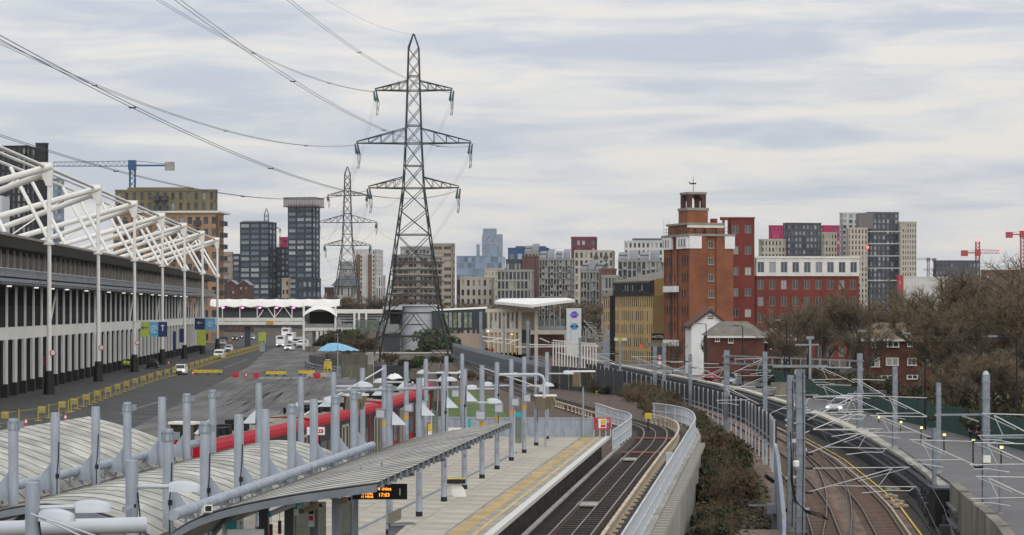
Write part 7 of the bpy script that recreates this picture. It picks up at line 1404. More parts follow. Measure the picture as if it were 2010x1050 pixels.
# ================================================================ RIGHT HAND RAILWAY: WALLS, FENCES, MASTS
w = thing('cutting_wall', 'dark layered railway cutting wall carrying cable trays under a pale coping', 'wall', woff(180, 0, -2)); YW_ = [88, 96, 104, 112, 120, 130, 142, 155, 170, 185, 200, 215, 230, 250, 270, 290, 315, 345, 375, 410, 450]
def wtop(y): return -.35 if y < 110 else min(.35, -.35 + (y - 110) * .006)
b = MB(); b.sweep([[woff(y, -.02, tz(y) - .3), woff(y, -.02, wtop(y) - .14), woff(y, .45, wtop(y) - .14), woff(y, .45, tz(y) - .3)] for y in YW_ if y > 100], closed=True); b.build('wall_body', M['charcoal'], w)
for k, (fz, th, out) in enumerate(((.30, .06, .16), (.52, .06, .14), (.72, .07, .18), (.15, .05, .1))):
    b = MB(); b.sweep([[woff(y, -.02 - out, tz(y) + (wtop(y) - tz(y)) * fz + s * th) for s in (-1, 1)] + [woff(y, -.021, tz(y) + (wtop(y) - tz(y)) * fz + s * th) for s in (1, -1)] for y in YW_ if y > 100], closed=True); b.build('cable_tray', M['apdark'] if k % 2 else M['galvd'], w)
cp = thing('wall_coping', 'long pale stone coping along the dark cutting wall', 'coping', woff(180, 0, .2)); y = 112.0; k = 0
while y < 440:
    st_ = 2.2 if y < 200 else 4.2; b = MB(); b.sweep([[woff(q, -.22, wtop(y) - .14), woff(q, -.22, wtop(y) + .05), woff(q, .6, wtop(y) + .05), woff(q, .6, wtop(y) - .14)] for q in (y + .02, y + st_ - .02)], closed=True); b.build('coping_stone', M['coping'] if y > 150 else M['concrete'], cp); y += st_; k += 1
b = MB(); b.sweep([[woff(y, .05, -.9), woff(y, .05, .12), woff(y, .42, .12), woff(y, .42, -.9)] for y in (76, 84, 92, 100, 104)], closed=True); 
sw_ = thing('stained_wall', 'stained concrete upstand wall at the lower right, ending in a dark cabinet', 'wall', woff(90, .2, -2)); 
for k, y in enumerate((78, 83, 88, 93, 98, 103)): b = MB(); b.sweep([[woff(q, -.05, tz(q) - .2), woff(q, -.05, .05 + .04 * k), woff(q, .45, .05 + .04 * k), woff(q, .45, tz(q) - .2)] for q in (y + .03, y + 4.95)], closed=True); b.build('wall_panel', M['concrete_d'], sw_)
c = woff(109.5, -.3, tz(110)); root = thing('trackside_cabinet', 'tall black trackside cabinet at the end of the stained wall', 'cabinet', c); b = MB(); b.obox(c + V(0, 0, 1.05), (.55, 0, 0), (0, .8, 0), (0, 0, 1.05)); b.build('case', M['black'], root); b = MB(); b.obox(c + V(0, 0, 2.13), (.65, 0, 0), (0, .9, 0), (0, 0, .05)); b.build('lid', M['charcoal'], root)
for k, (y, o_) in enumerate(((120, -.45), (115, -.6), (104, -.7), (97, -.8), (92, -.9), (118, -.5))): c = woff(y, o_, tz(y)); b = MB(); b.obox(c + V(0, 0, .35), (.22, 0, 0), (0, .3, 0), (0, 0, .4)); b.obox(c + V(.1, .5, .7), (.08, 0, 0), (0, .08, 0), (0, 0, .5)); tag(b.build('signal_case', M['charcoal']), ['dark signalling box against the cutting wall, third from the black cabinet', 'dark signalling box just beyond the black cabinet', 'dark signalling box just nearer than the black cabinet', 'dark signalling box below the middle of the stained wall', 'dark signalling box lowest by the stained wall', 'dark signalling box second beyond the black cabinet'][k], 'signal box')
b = MB()
for k in range(5): b.path([woff(y, -.5 - .13 * k, tz(y) + .03 + .05 * math.sin(y * .3 + k)) for y in range(80, 128, 4)], .045, 5)
tag(b.build('cable_bundle', M['black']), 'bundle of black cables lying along the foot of the cutting wall', 'cables')
# concrete post fence on the near side of the cutting
fz = thing('post_fence', 'long fence of pale concrete posts with dark gaps beside the sunken tracks', 'fence', woff(170, -9.2, 0)); me = MB(); me.box(-.05, .05, -.07, .07, 0, 3.3); me = me.mesh('post', M['silverpanel']); y = 116.0; k = 0
def ftop(y): return 3.15 - (y - 115) * .0146 if y < 228 else 1.5
while y < 300:
    p = woff(y, -9.2, ftop(y) - 3.3); n = wn(y); inst('post', me, fz, p, math.atan2(n.y, n.x)); y += 4.2
b = MB(); b.sweep([[woff(y, -9.1, ftop(y) - 1.9), woff(y, -9.1, ftop(y) - .12), woff(y, -9.05, ftop(y) - .12), woff(y, -9.05, ftop(y) - 1.9)] for y in range(116, 301, 8)], closed=True); b.build('dark_mesh_panel', M['mesh'], fz)
b = MB(); b.sweep([[woff(y, -9.12, ftop(y) - 1.5 - .1), woff(y, -9.12, ftop(y) - 1.5), woff(y, -9.0, ftop(y) - 1.5), woff(y, -9.0, ftop(y) - 1.6)] for y in range(116, 301, 8)], closed=True); b.build('rail', M['galv'], fz)
pw = thing('panel_wall', 'grey steel panel wall between the near overhead mast and the brown tracks', 'wall', woff(100, -9.2, -2)); pt_ = lambda y: 2.0 if y > 103 else 2.0 - (103 - y) * .17
for k in range(14):
    y = 80 + k * 2.3; b = MB(); b.sweep([[woff(q, -9.25, -3.2), woff(q, -9.25, pt_(q)), woff(q, -9.1, pt_(q)), woff(q, -9.1, -3.2)] for q in (y + .03, y + 2.27)], closed=True); b.build('panel', M['galv'], pw)
b = MB()
for k in range(3): b.path([woff(y, -9.2 + .05 * k, pt_(y) + .04) for y in range(82, 112, 3)], .022, 5)
tag(b.build('white_conduit', M['galv']), 'three white conduits running down beside the grey panel wall', 'conduit')
# grey panel wall and palisade by the light railway bend
def palisade(label, pts, h, solid):
    root = thing('palisade_fence' if not solid else 'panel_fence', label, 'fence', (*pts[0], 1.5)); me = MB(); me.box(-.09, .09, -.02, .02, 0, h); me = me.mesh('pale', M['galvd']); pn = MB(); pn.box(-.98, .98, -.05, .05, 0, h); pn = pn.mesh('panel', M['charcoal'])
    for (x0, y0), (x1, y1) in zip(pts, pts[1:]):
        d = Vector((x1 - x0, y1 - y0)); L = d.length; a = math.atan2(d.y, d.x); st_ = 2.0 if solid else .55; n = int(L / st_)
        for k in range(n): inst('panel' if solid else 'pale', pn if solid else me, root, (x0 + d.x * (k + .5) / n, y0 + d.y * (k + .5) / n, 1.5), a)
        if not solid: b = MB(); [b.tube((x0, y0 + .05, 1.5 + z), (x1, y1 + .05, 1.5 + z), .05) for z in (.4, h - .5)]; b.build('rail', M['galvd'], root); b = MB(); b.slab((x0, y0 + .4), (x1, y1 + .4), 1.4, 1.5 + h * .75, .06); b.build('backing', M['charcoal'], root)
    return root
palisade('dark grey panel fence on the outside of the bend, right of the pole mirror', [(3.9, 204), (7.2, 195), (10.2, 186)], 2.25, True); palisade('tall steel palisade fence running from the lift tower to the dark panel fence', [(-9.4, 325), (-4.2, 272), (-.8, 240), (3.8, 205)], 2.5, False)
# overhead line masts
def cantilever(b, M0, ax, z0, ln, w=.026):
    # white tube bracket in the vertical plane along ax
    def T(s, z): return M0 + Vector((ax.x * s, ax.y * s, z - M0.z))
    e = ln; zt_ = z0 + 1.25
    b.tube(T(.3, zt_), T(e * .98, zt_ + .06), w); b.tube(T(.3, z0), T(e * .82, zt_ - .02), w * 1.1); b.tube(T(e * .30, z0 + .36), T(e * 1.04, z0 + .30), w * .9); b.tube(T(e * .82, zt_ - .02), T(e * .70, z0 + .34), w * .7)
    b.tube(T(e * .95, zt_), T(e * .52, z0 + .02 + .58), w * .6); b.path([T(e * 1.02, z0 + .30), T(e * .98, z0 + .10), T(e * .80, z0 + .12), T(e * .55, z0 - .02)], w * .8, 5)
def mast(label, base, top, r, cants=(), small=False):
    root = thing('overhead_mast', label, 'mast', base); b = MB(); z0, z1 = base[2], top; x, y = base[0], base[1]
    if small: b.lathe((x, y, z0), [(r, 0), (r * .92, z1 - z0)], 10)
    else: b.box(x - r, x + r, y - r, y - r * .78, z0, z1); b.box(x - r, x + r, y + r * .78, y + r, z0, z1); b.box(x - r * .86, x + r * .86, y - r * .77, y + r * .77, z0, z1 - .01)
    b.build('column', M['ole'], root, smooth=40)
    me = MB(); me.box(-r * 1.18, r * 1.18, -r * 1.18, r * 1.18, -.035, .035); me = me.mesh('band', M['galvd'])
    if not small:
        for k in range(int((z1 - z0) / .8)): inst('band', me, root, (x, y, z0 + .6 + .8 * k))
    b = MB(); b.box(x - r * 1.3, x + r * 1.3, y - r * 1.3, y + r * 1.3, z0 - .4, z0 + .15); b.build('foundation', M['concrete'], root)
    for (az, z, ln) in cants:
        ln *= 1.25
        ax = Vector((math.cos(az), math.sin(az), 0)); b = MB(); cantilever(b, Vector((x, y, z)), ax, z, ln); b.build('cantilever', M['armgrey'], root, smooth=60)
        for dz in (0.0, 1.25): b = MB(); p = V(x + ax.x * .1, y + ax.y * .1, z + dz); b.tube(p, p + ax * .55, .05, n=8); [b.tube(p + ax * (.18 + .1 * k), p + ax * (.21 + .1 * k), .085, n=8) for k in range(4)]; b.build('insulator', M['black'], root)
    return root
def onw(y, off): q = woff(y, off, 0); return q
def naz(y): n = wn(y); return math.atan2(n.y, n.x)
q = onw(104.5, -8.6); mast('thick near overhead line mast with many bands, cables and two bracket arms', (14.85, 105, -2.6), 6.35, .225, ((naz(105), 2.0, 3.4), (naz(105) + .1, .0, 4.6), (-.05, 3.7, 2.6)))
mast('second thick mast just left of the nearest overhead mast', (14.95, 109.5, -2.6), 5.9, .17, ((naz(105) + .3, 2.6, 3.4),))
mast('slim overhead mast standing at the end of the concrete post fence', (17.5, 141, -.9), 6.5, .15, ((naz(141) + 3.0, 2.8, 2.6), (naz(141), 2.2, 3.0)))
m1 = mast('overhead mast at the left end of the portal girder', (17.9, 170, -.8), 6.0, .22, ((naz(170), 2.6, 3.2), (naz(170) + 2.9, 3.6, 2.8), (naz(170) + .2, 4.0, 3.0)))
mast('overhead mast by the concrete post fence, next beyond the portal girder', (17.5, 200, -.8), 5.0, .16, ((naz(200) + 3.0, 3.0, 3.2), (naz(200), 2.4, 3.2)))
mast('pair mast beyond the bend, right of two by the yellow hotel', (17.0, 228, .0), 5.6, .20, ((naz(228), 2.2, 3.2), (naz(228) + 3.0, 2.8, 3.0))); mast('pair mast beyond the bend, left of two by the yellow hotel', (16.2, 231, .0), 5.2, .22)
mast('slim mast in front of the yellow hotel doorway', (13.9, 262, .1), 5.0, .15, ((naz(262) + 3, 2.4, 3),)); mast('slim mast in front of the left part of the yellow hotel', (13.3, 292, .1), 5.2, .15); mast('thick far mast left of the yellow hotel', (14.1, 300, .1), 6.4, .24); mast('far mast between the totem and the white frames', (10.5, 235 + 80, .1), 5.0, .2)
mast('far mast in front of the station end column', (2.4, 310, 1.4), 7.6, .22); mast('far mast before the station timber wall', (-4.6, 300, 1.4), 9.0, .22); mast('far mast before the station frame', (-1.2, 305, 1.4), 8.4, .16)
m2 = mast('overhead mast at the right end of the portal girder', (27.3, 160, .0), 5.95, .20, ((naz(160) + 3.14, 2.2, 2.8), (naz(160) + 3.3, 3.6, 3.0)))
mast('slim mast between the silver car and the pickup', (26.3, 140, -.1), 5.5, .16, ((naz(140) + 3.1, 2.2, 3.0), (naz(140) + 3.0, 3.3, 2.4))); mast('slim mast right of the garden hut', (24.9, 119, -.1), 5.15, .13, ((naz(119) + 3.1, 1.9, 3.2), (naz(119) + 2.9, 3.0, 2.8)))
mast('thick banded mast on the right with a pointed cap and a white lamp', (23.25, 100, -.3), 6.25, .165, ((naz(100) + 3.1, 1.7, 3.0),)); root = bpy.data.objects['overhead_mast']
mast('overhead mast beyond the right edge holding near white brackets', (24.5, 92, -.3), 6.0, .17, ((naz(92) + 3.14, 2.1, 2.9), (naz(92) + 3.25, .6, 2.9), (naz(92) + 3.0, 3.4, 2.6)))
mast('short grey post by the stained wall', (23.0, 96, -.25), 2.1, .08, small=True); mast('short grey post beside the black cabinet', (22.9, 110.5, -2.2), 3.0, .13, small=True)
pg = thing('portal_girder', 'steel lattice girder spanning between two overhead masts across the tracks', 'girder', (18, 170, 5)); b = MB(); p, q = V(17.9, 170, 5.55), V(27.3, 160, 5.35)
for z in (0, -.62): b.bar(p + V(-.3, 0, z), q + V(.3, 0, z), .13)
for k in range(15): f = k / 14; c = p + (q - p) * f; b.bar(c, c + V(0, 0, -.62), .09)
b.build('lattice', M['ole'], pg)
for f, h in ((.45, 1.6), (.62, 1.9)):
    c = p + (q - p) * f; b = MB(); b.tube(c + V(0, -.1, -1.6), c + V(0, -.1, .4), .06); b.build('dropper', M['black'], pg)
for k, (u, v0, v1, Y, lab) in enumerate(((1590, 662, 725, 104, 'switch mast head with a cross arm above the nearest thick mast'),)):
    c0, c1 = P(u, v0, Y), P(u, v1, Y); root = thing('switch_head', lab, 'switch gear', c1); b = MB(); b.box(c0.x - .06, c0.x + .06, Y - .06, Y + .06, c1.z - .5, c0.z); b.build('stem', M['ole'], root); b = MB(); b.box(c0.x - .75, c0.x + .45, Y - .05, Y + .05, c0.z - .42, c0.z - .34); b.box(c0.x - .2, c0.x + .2, Y - .1, Y + .1, c0.z - .1, c0.z + .05); b.build('cross_arm', M['ole'], root)
    b = MB(); [b.tube((c0.x + s, Y, c0.z - .42), (c0.x + s, Y, c1.z + .2), .05, n=8) for s in (-.05, -1.05)]; b.build('insulator', M['black'], root); b = MB(); b.box(c0.x - 1.9, c0.x + .9, Y - .05, Y + .05, c1.z + .1, c1.z + .22); b.build('lower_arm', M['ole'], root)
for k, (y, z, ln, lab) in enumerate(((100, 4.3, 2.4, 'grey bracket arm on the thick mast at the right, pointing left'), (99.8, 3.2, -1.9, 'grey bracket arm on the thick mast at the right, pointing right'), (108, 4.2, -2.2, 'grey bracket arm across the nearest mast'))):
    x = 23.1 if k < 2 else 15.0; b = MB(); b.bar((x, y - .2, z), (x - ln, y - .2, z - .02), .09); b.bar((x - ln * .1, y - .2, z - .35), (x - ln * .45, y - .2, z - .05), .08); tag(b.build('bracket_arm', M['ole']), lab, 'bracket')
RF = random.Random(9)
for nm, (mx, my, r_, z0, z1) in (('overhead_mast', (14.85, 105, .24, -2.2, 6.2)), ('overhead_mast.001', (14.95, 109.5, .19, -2.2, 5.6))):
    for k in range(13): z = z0 + (z1 - z0) * k / 12 + RF.uniform(-.2, .2); s = RF.choice((-1, 1)); b = MB(); b.box(mx + s * r_, mx + s * (r_ + RF.uniform(.06, .2)), my - .26, my - RF.uniform(.1, .2), z, z + RF.uniform(.05, .22)); b.build('fitting', RF.choice((M['galvl'], M['black'], M['galvd'])), bpy.data.objects[nm])
    b = MB(); b.path([(mx + .1, my - r_ - .02, z1), (mx + .13, my - r_ - .03, 2), (mx + .08, my - r_ - .02, z0)], .02, 5); b.build('down_cable', M['black'], bpy.data.objects[nm])
root = thing('mast_lamp', 'white box lamp fixed low on the thick mast at the right', 'lamp', (23.2, 99.7, 2.0)); b = MB(); b.box(23.05, 23.4, 99.6, 99.8, 1.95, 2.3); b.build('case', M['white'], root); b = MB(); b.lathe((23.25, 100, 6.25), [(.17, 0), (.12, .12), (.05, .18)], 12); b.build('mast_cap', M['silverpanel'], root); b = MB(); b.tube((23.25, 100, 6.4), (23.25, 100, 6.95), .05); b.build('finial', M['railrust'], root)
# cables swagging down by the nearest mast
b = MB()
for k in range(3): b.path([(14.2 - .0 * k, 104, 3.2 - .0), (14.25, 104, 2.2), (14.2 + .04 * k, 103.8, .8), (14.35 + .05 * k, 103.6, -.3), (14.9, 103.2, -.75 - .05 * k), (15.6, 102.8, -.85 - .1 * k), (15.9, 102.5, -1.15)], .03, 5)
tag(b.build('hanging_cable', M['black']), 'thick black cables hanging in a loop beside the nearest mast', 'cable')
b = MB(); b.lathe((14.5, 104, 1.55), [(.13, -.16), (.17, -.1), (.17, .12), (.13, .18)], 12); tag(b.build('loudhailer', M['white']), 'white drum shaped fitting on the nearest mast', 'fitting')
# trackside signal at lower centre
c = P(1520, 965, 103); root = thing('signal_apparatus', 'grey ribbed apparatus post with a dark tilted lamp in the undergrowth', 'signal', (c.x, c.y, -1.8)); b = MB(); b.lathe((c.x, c.y, c.z - .55), [(.06, 0), (.06, 1.1)], 10); [b.lathe((c.x, c.y, c.z - .4 + k * .14), [(.10, 0), (.10, .05)], 10) for k in range(6)]; b.build('ribbed_post', M['silverpanel'], root); b = MB(); b.box(c.x - .35, c.x + .08, c.y - .2, c.y + .2, c.z - 1.1, c.z - .62); b.box(c.x - 1.3, c.x - .3, c.y - .03, c.y + .03, c.z - .72, c.z - .66); b.build('gear_box', M['galv'], root); b = MB(); b.box(c.x - .05, c.x + .5, c.y + .1, c.y + .6, -2.4, c.z - .85); b.build('cabinet', M['ole'], root); b = MB(); b.tube((c.x - .05, c.y, c.z + .5), (c.x - .5, c.y - .2, c.z + .85), .10, n=8); b.build('lamp_hood', M['black'], root)
# contact and catenary wires along the sunken tracks
for nm, off in (('nearer the concrete post fence', -6.6), ('nearer the cutting wall', -3.3)):
    for z, lab in ((2.0, 'lower contact wire'), (3.2, 'upper catenary wire')):
        b = MB(); b.path([woff(y, off, z + tz(y) * .5 + (.6 if y > 60 else 0)) for y in range(50, 330, 10)], .012, 4); tag(b.build('overhead_wire', M['cable']), f'thin {lab} over the brown track {nm}', 'wire')
# bollard lamps on the footway, green hoarding
for k, (u, v, y) in enumerate(((1725, 821, 170), (1768, 831, 158), (1808, 842, 146), (1853, 856, 136), (1910, 868, 127), (1965, 881, 119))):
    c = P(u, v, y); c.x -= .0; root = thing('bollard_lamp', f'black post lamp with a yellow glow along the footway, {ordn[k]} from the silver car', 'lamp', (c.x, y, -.2), 'lit post lamps along the footway'); b = MB(); b.lathe((c.x, y, -.2), [(.05, 0), (.04, c.z + .15)], 8); b.build('post', M['black'], root); b = MB(); b.box(c.x - .13, c.x + .13, y - .1, y + .1, c.z - .02, c.z + .22); b.build('lantern', M['black'], root); b = MB(); b.box(c.x - .10, c.x + .10, y - .13, y - .101, c.z + .02, c.z + .18); b.build('lamp_glass', M['lampgreen'], root)
gh = thing('hoarding', 'long dark green hoarding along the back of the street', 'hoarding', woff(150, 8, 0)); yy2 = [(96, 9.2), (110, 9.2), (122, 9.0), (136, 8.7), (148, 7.8), (160, 6.6), (172, 5.8), (186, 5.3), (200, 5.3), (214, 5.6), (228, 6.2), (245, 7.2), (262, 8.2)]
me_c = {}
for (y0, a), (y1, c) in zip(yy2, yy2[1:]):
    p, q = woff(y0, a, -.2), woff(y1, c, -.2); n = max(1, int((q - p).length / 2.4))
    for k in range(n): s, e_ = p + (q - p) * k / n, p + (q - p) * (k + 1) / n; b = MB(); b.slab(s, s + (e_ - s) * .99, -.3 + random.uniform(-.02, .02), 2.0 + random.uniform(-.03, .03), .06, random.uniform(-.02, .02)); b.build('panel', M['greenhoard'], gh)
# street lamps
def street_lamp(u, v0, vb, Y, du, label, m='black'):
    c = P(u, v0, Y); root = thing('street_lamp', label, 'street lamp', (c.x, Y, 0)); b = MB(); b.lathe((c.x, Y, 0), [(.09, 0), (.05, c.z)], 8); b.build('pole', M[m], root); b = MB(); e_ = P(u + du, v0, Y); b.tube((c.x, Y, c.z), (e_.x, Y, c.z + .1), .045); b.build('arm', M[m], root); b = MB(); b.box(e_.x - .35, e_.x + .25, Y - .12, Y + .12, c.z + .05, c.z + .17); b.build('lamp_head', M['galvd'], root)
street_lamp(1386, 636, 740, 255, -20, 'black street lamp in front of the white gabled house'); street_lamp(1458, 640, 765, 236, -24, 'black street lamp before the nearer brick house'); street_lamp(1544, 630, 780, 215, -16, 'black street lamp before the tree trunks behind the near mast', 'black'); street_lamp(1687, 652, 820, 170, 6, 'black street lamp left of the orange stained roof'); street_lamp(1816, 657, 840, 160, -35, 'black street lamp right of the orange stained roof'); street_lamp(1996, 663, 870, 140, -46, 'black street lamp at the right edge before the dark trees'); street_lamp(663, 657, 735, 290, -2, 'thin lamp column by the blue tarpaulin', 'galv'); street_lamp(733, 640 + 60, 745, 270, 3, 'thin post before the concrete wall', 'galv')
root = thing('road_sign', 'round white and red road signs on a post by the yellow hotel', 'road sign', (*g2(1294, 728)[:2], 0)); c = P(1295, 705, 285); b = MB(); b.tube((c.x, 285, 0), (c.x, 285, c.z + .5), .05); b.build('pole', M['galv'], root)
for z in (.3, -.5): b = MB(); b.tube((c.x, 284.9, c.z + z), (c.x, 284.85, c.z + z), .36, n=16); b.build('red_rim', M['redsign'], root); b = MB(); b.tube((c.x, 284.84, c.z + z), (c.x, 284.83, c.z + z), .25, n=16); b.build('white_disc', M['whitehouse'], root)
c = P(1258, 679, 343); b = MB(); b.tube((c.x, 342.6, c.z), (c.x, 342.3, c.z), .27, n=16); tag(b.build('red_sign', M['taillight']), 'round lit red sign at the foot of the yellow hotel', 'sign')
# timber gate boxes etc. by the street
b = MB(); b.box(18.6, 20.6, 176, 176.4, .2, 2.0) if False else b.obox(woff(214, 1.5, .9), (.9, 0, 0), (0, .3, 0), (0, 0, .8)); tag(b.build('timber_bin_store', M['timber']), 'small timber bin store behind the cream coping', 'bin store')
# ================================================================ VEGETATION
def tree_mesh(seed, h=10.0, spread=1.0, n_l=7, twigs=2600, lean=0, droop=.0):
    R = random.Random(seed); tb = MB(); cb = MB(); ends = []
    def limb(p, d, L, r, lev):
        pts = [p]; n = 5 if lev < 2 else 4; q = p.copy(); dd = d.copy()
        for k in range(n):
            dd = (dd + Vector((R.uniform(-1, 1), R.uniform(-1, 1), R.uniform(-.5, .9))) * (.13 + .06 * lev)).normalized(); q = q + dd * L / n; pts.append(q.copy())
        rr = [r * (1 - .75 * k / n) for k in range(n + 1)]; (tb if lev < 2 else cb).path(pts, rr, 6 if lev == 0 else 4 if lev < 3 else 3)
        if lev >= 3: ends.append((pts, dd)); return
        kids = (n_l if lev == 0 else 5 if lev == 1 else 4)
        for k in range(kids):
            f = R.uniform(.35, 1) if lev else R.uniform(.42, 1); i = min(n - 1, int(f * n)); b0 = pts[i] + (pts[i + 1] - pts[i]) * (f * n - i) if i < n else pts[-1]
            a = R.uniform(0, 6.283); out = Vector((math.cos(a), math.sin(a), 0)); nd = (dd * .55 + out * (.75 * spread) + Vector((0, 0, .35 - droop))).normalized(); limb(b0, nd, L * R.uniform(.48, .72), r * .58, lev + 1)
    limb(Vector((0, 0, -.2)), Vector((lean, 0, 1)).normalized(), h * .62, h * .028, 0)
    tw = MB(); per = max(1, int(twigs / max(1, len(ends))))
    for pts, dd in ends:
        for k in range(per):
            i = R.randrange(len(pts) - 1); p = pts[i] + (pts[i + 1] - pts[i]) * R.random(); d = (dd * .8 + Vector((R.uniform(-1, 1), R.uniform(-1, 1), R.uniform(-.7, 1)))).normalized(); L = R.uniform(.35, .95) * h / 10; w = .011 * h / 10 + .006; s = d.cross(Vector((R.uniform(-1, 1), R.uniform(-1, 1), R.uniform(-1, 1)))).normalized(); t = d.cross(s)
            tw.add([p + s * w, p - s * w * .5 + t * w, p - s * w * .5 - t * w, p + d * L], [(0, 1, 3), (1, 2, 3), (2, 0, 3)])
            for j in range(2): p2 = p + d * L * R.uniform(.3, .8); d2 = (d + Vector((R.uniform(-1, 1), R.uniform(-1, 1), R.uniform(-.6, .8)))).normalized(); L2 = L * .55; tw.add([p2 + s * w * .7, p2 - s * w * .7, p2 + d2 * L2], [(0, 1, 2)])
    return tb, cb, tw
TM = []; TH = []
for k, (h, sp, n_l, tw_) in enumerate(((10, 1.0, 8, 3600), (10, .75, 9, 3600), (10, 1.0, 7, 2400), (10, 1.1, 8, 1900))):
    tb, cb, tw = tree_mesh(11 + k * 7, h, sp, n_l, tw_); zz_ = sorted(p[2] for p in tw.v); TH.append(zz_[int(len(zz_) * .985)]); TM.append((tb.mesh('trunk', M['bark'], smooth=80), cb.mesh('branches', M['bark']), tw.mesh('twigs', M['twig'])))
def tree(u, v0, Y, zb, k, label, rz=0, wide=1.0, group='bare winter trees'):
    x = X(u, Y); h = Z(v0, Y) - zb; s = h / TH[k]; root = thing('bare_tree', label, 'tree', (x, Y, zb), group)
    for nm, me in zip(('trunk', 'limbs', 'crown'), TM[k]): o = inst(nm, me, root, (x, Y, zb))
    root.scale = (s * wide, s * wide, s); root.rotation_euler = (0, 0, rz); return root
R = random.Random(5)
specs = [(1660, 566, 235, 'tall bare tree with forked trunk standing before the cream topped brick block', 1.0), (1570, 600, 240, 'bare tree left of the forked trunk tree, before the red wall', 1.0), (1740, 596, 240, 'bare tree directly before the tallest right tower', 1.1), (1620, 622, 262, 'bare tree in front of the red brick block windows', 1.0), (1800, 590, 225, 'bare tree in front of the white shed', 1.1), (1868, 556, 205, 'bare tree beside the low dark block', 1.15), (1925, 536, 195, 'big bare tree below the red tower crane', 1.2), (1985, 520, 185, 'biggest bare tree at the right edge', 1.2), (1900, 600, 180, 'bushy bare tree right of the orange stained roof', 1.25), (1960, 585, 172, 'dense bare tree low at the right behind the hoarding', 1.25), (1850, 640, 190, 'small bare tree between the hut and the stained roof', 1.2), (2035, 560, 176, 'bare tree cut by the right edge', 1.2), (1520, 640, 250, 'slender bare tree behind the nearer house roof', .9), (1705, 640, 228, 'bare tree before the left end of the orange stained roof', .9), (1770, 560, 262, 'tall thin bare tree behind the farther house', 1.0), (1835, 575, 246, 'tall bare tree behind the right end of the stained roof', 1.1), (1945, 560, 230, 'bare tree behind the big right tree', 1.2), (1600, 560 + 30, 285, 'bare tree close to the long brick block', 1.0), (1685, 590, 275, 'bare tree at the end of the long brick block', 1.0), (1880, 700, 160, 'low twiggy tree behind the persons in black', 1.3), (1950, 700, 152, 'low twiggy tree behind the hoarding at the right', 1.4), (2000, 690, 150, 'low twiggy tree at the right edge behind the hoarding', 1.4), (1395, 660, 270, 'small bare bush like tree before the white gable', .8), (1320, 670, 286, 'bare shrub like tree at the foot of the orange tower', .9), (1545, 650, 232, 'bare tree behind the street lamp by the near mast', .9)]
for k, (u, v, Y, lab, wd) in enumerate(specs): tree(u, v, Y, 0, (2 + k % 2) if u < 1780 and Y < 266 else (0 if u > 1840 else 2) + k % 2, lab, R.uniform(0, 6), wd)
for k in range(12):
    u = 1480 + k * 46; Y = 300 + 12 * (k % 3); tree(u, 640 - (k % 4) * 14 - max(0, k - 7) * 10, Y, 0, k % 4, f'background bare tree in the row behind the houses, {ordn[k]} from the brick block end', R.uniform(0, 6), 1.25)
for k in range(9): tree(870 + 34 * k if k < 5 else 1000 + k * 22, 596, 560 + 15 * (k % 3), 0, k % 2, f'dim brown bare tree far behind the station roof, {ordn[k]} from the pylon', R.uniform(0, 6), 1.6, 'far bare trees behind the station')
for k in range(5): tree(645 + 24 * k, 582 + (k % 2) * 8, 620, 0, k % 2, f'brown bare tree above the bridge canopy by the second pylon, {ordn[k]} from the left', R.uniform(0, 6), 1.6, 'far bare trees by the second pylon')
# leafy shrubs
def leaf_cloud(b, c, rx, ry, rz_, n, size, R, shell=.55):
    for _ in range(n):
        while True:
            p = Vector((R.uniform(-1, 1), R.uniform(-1, 1), R.uniform(-.4, 1)))
            if shell < p.length <= 1: break
        p = Vector((c[0] + p.x * rx, c[1] + p.y * ry, c[2] + p.z * rz_)); a = Vector((R.uniform(-1, 1), R.uniform(-1, 1), R.uniform(-.6, 1))).normalized(); s = a.cross(Vector((R.uniform(-1, 1), R.uniform(-1, 1), R.uniform(-1, 1)))).normalized(); t = a.cross(s); z = size * R.uniform(.6, 1.4)
        b.add([p - s * z, p + t * z * .6, p + s * z, p - t * z * .6], [(0, 1, 2, 3)])
def shrub_proto(seed, m, n=900, size=.10, stems=True, sm='twig'):
    R = random.Random(seed); b = MB()
    for k in range(7): leaf_cloud(b, (R.uniform(-.55, .55), R.uniform(-.55, .55), R.uniform(.3, .75)), R.uniform(.35, .6), R.uniform(.35, .6), R.uniform(.3, .5), n // 7, size, R, .35)
    L = b.mesh('foliage', M[m]); s = MB()
    for k in range(40):
        a = R.uniform(0, 6.28); d = Vector((math.cos(a) * R.uniform(.1, .8), math.sin(a) * R.uniform(.1, .8), R.uniform(.7, 1.35))); p = Vector((R.uniform(-.3, .3), R.uniform(-.3, .3), 0)); s.tube(p, p + d, .014, .004, 3, False)
        for j in range(3): q = p + d * R.uniform(.4, .9); e = Vector((R.uniform(-1, 1), R.uniform(-1, 1), R.uniform(0, 1))).normalized() * .35; s.tube(q, q + e, .007, .002, 3, False)
    return L, s.mesh('stems', M[sm])
SH = [shrub_proto(3, 'leaf', 1100, .075), shrub_proto(4, 'leafbrown', 800, .07), shrub_proto(5, 'leaf', 900, .09), shrub_proto(6, 'ivy', 1400, .10), shrub_proto(8, 'leafgreen', 1300, .085), shrub_proto(9, 'leafbrown', 350, .06)]
def shrub(x, y, z, k, s, label, grp, hs=1.0, name='shrub'):
    root = thing(name, label, 'shrub', (x, y, z), grp); L, S = SH[k]; inst('foliage', L, root, (x, y, z)); inst('stems', S, root, (x, y, z)); root.scale = (s, s, s * hs); root.rotation_euler = (0, 0, R.uniform(0, 6)); return root
def bz(y): return -1.7 if y < 95 else -1.7 + (y - 95) * .012
names = ['olive green', 'rusty brown', 'dull green', 'dark ivy green', 'fresh green', 'thin reddish']
cnt = {}
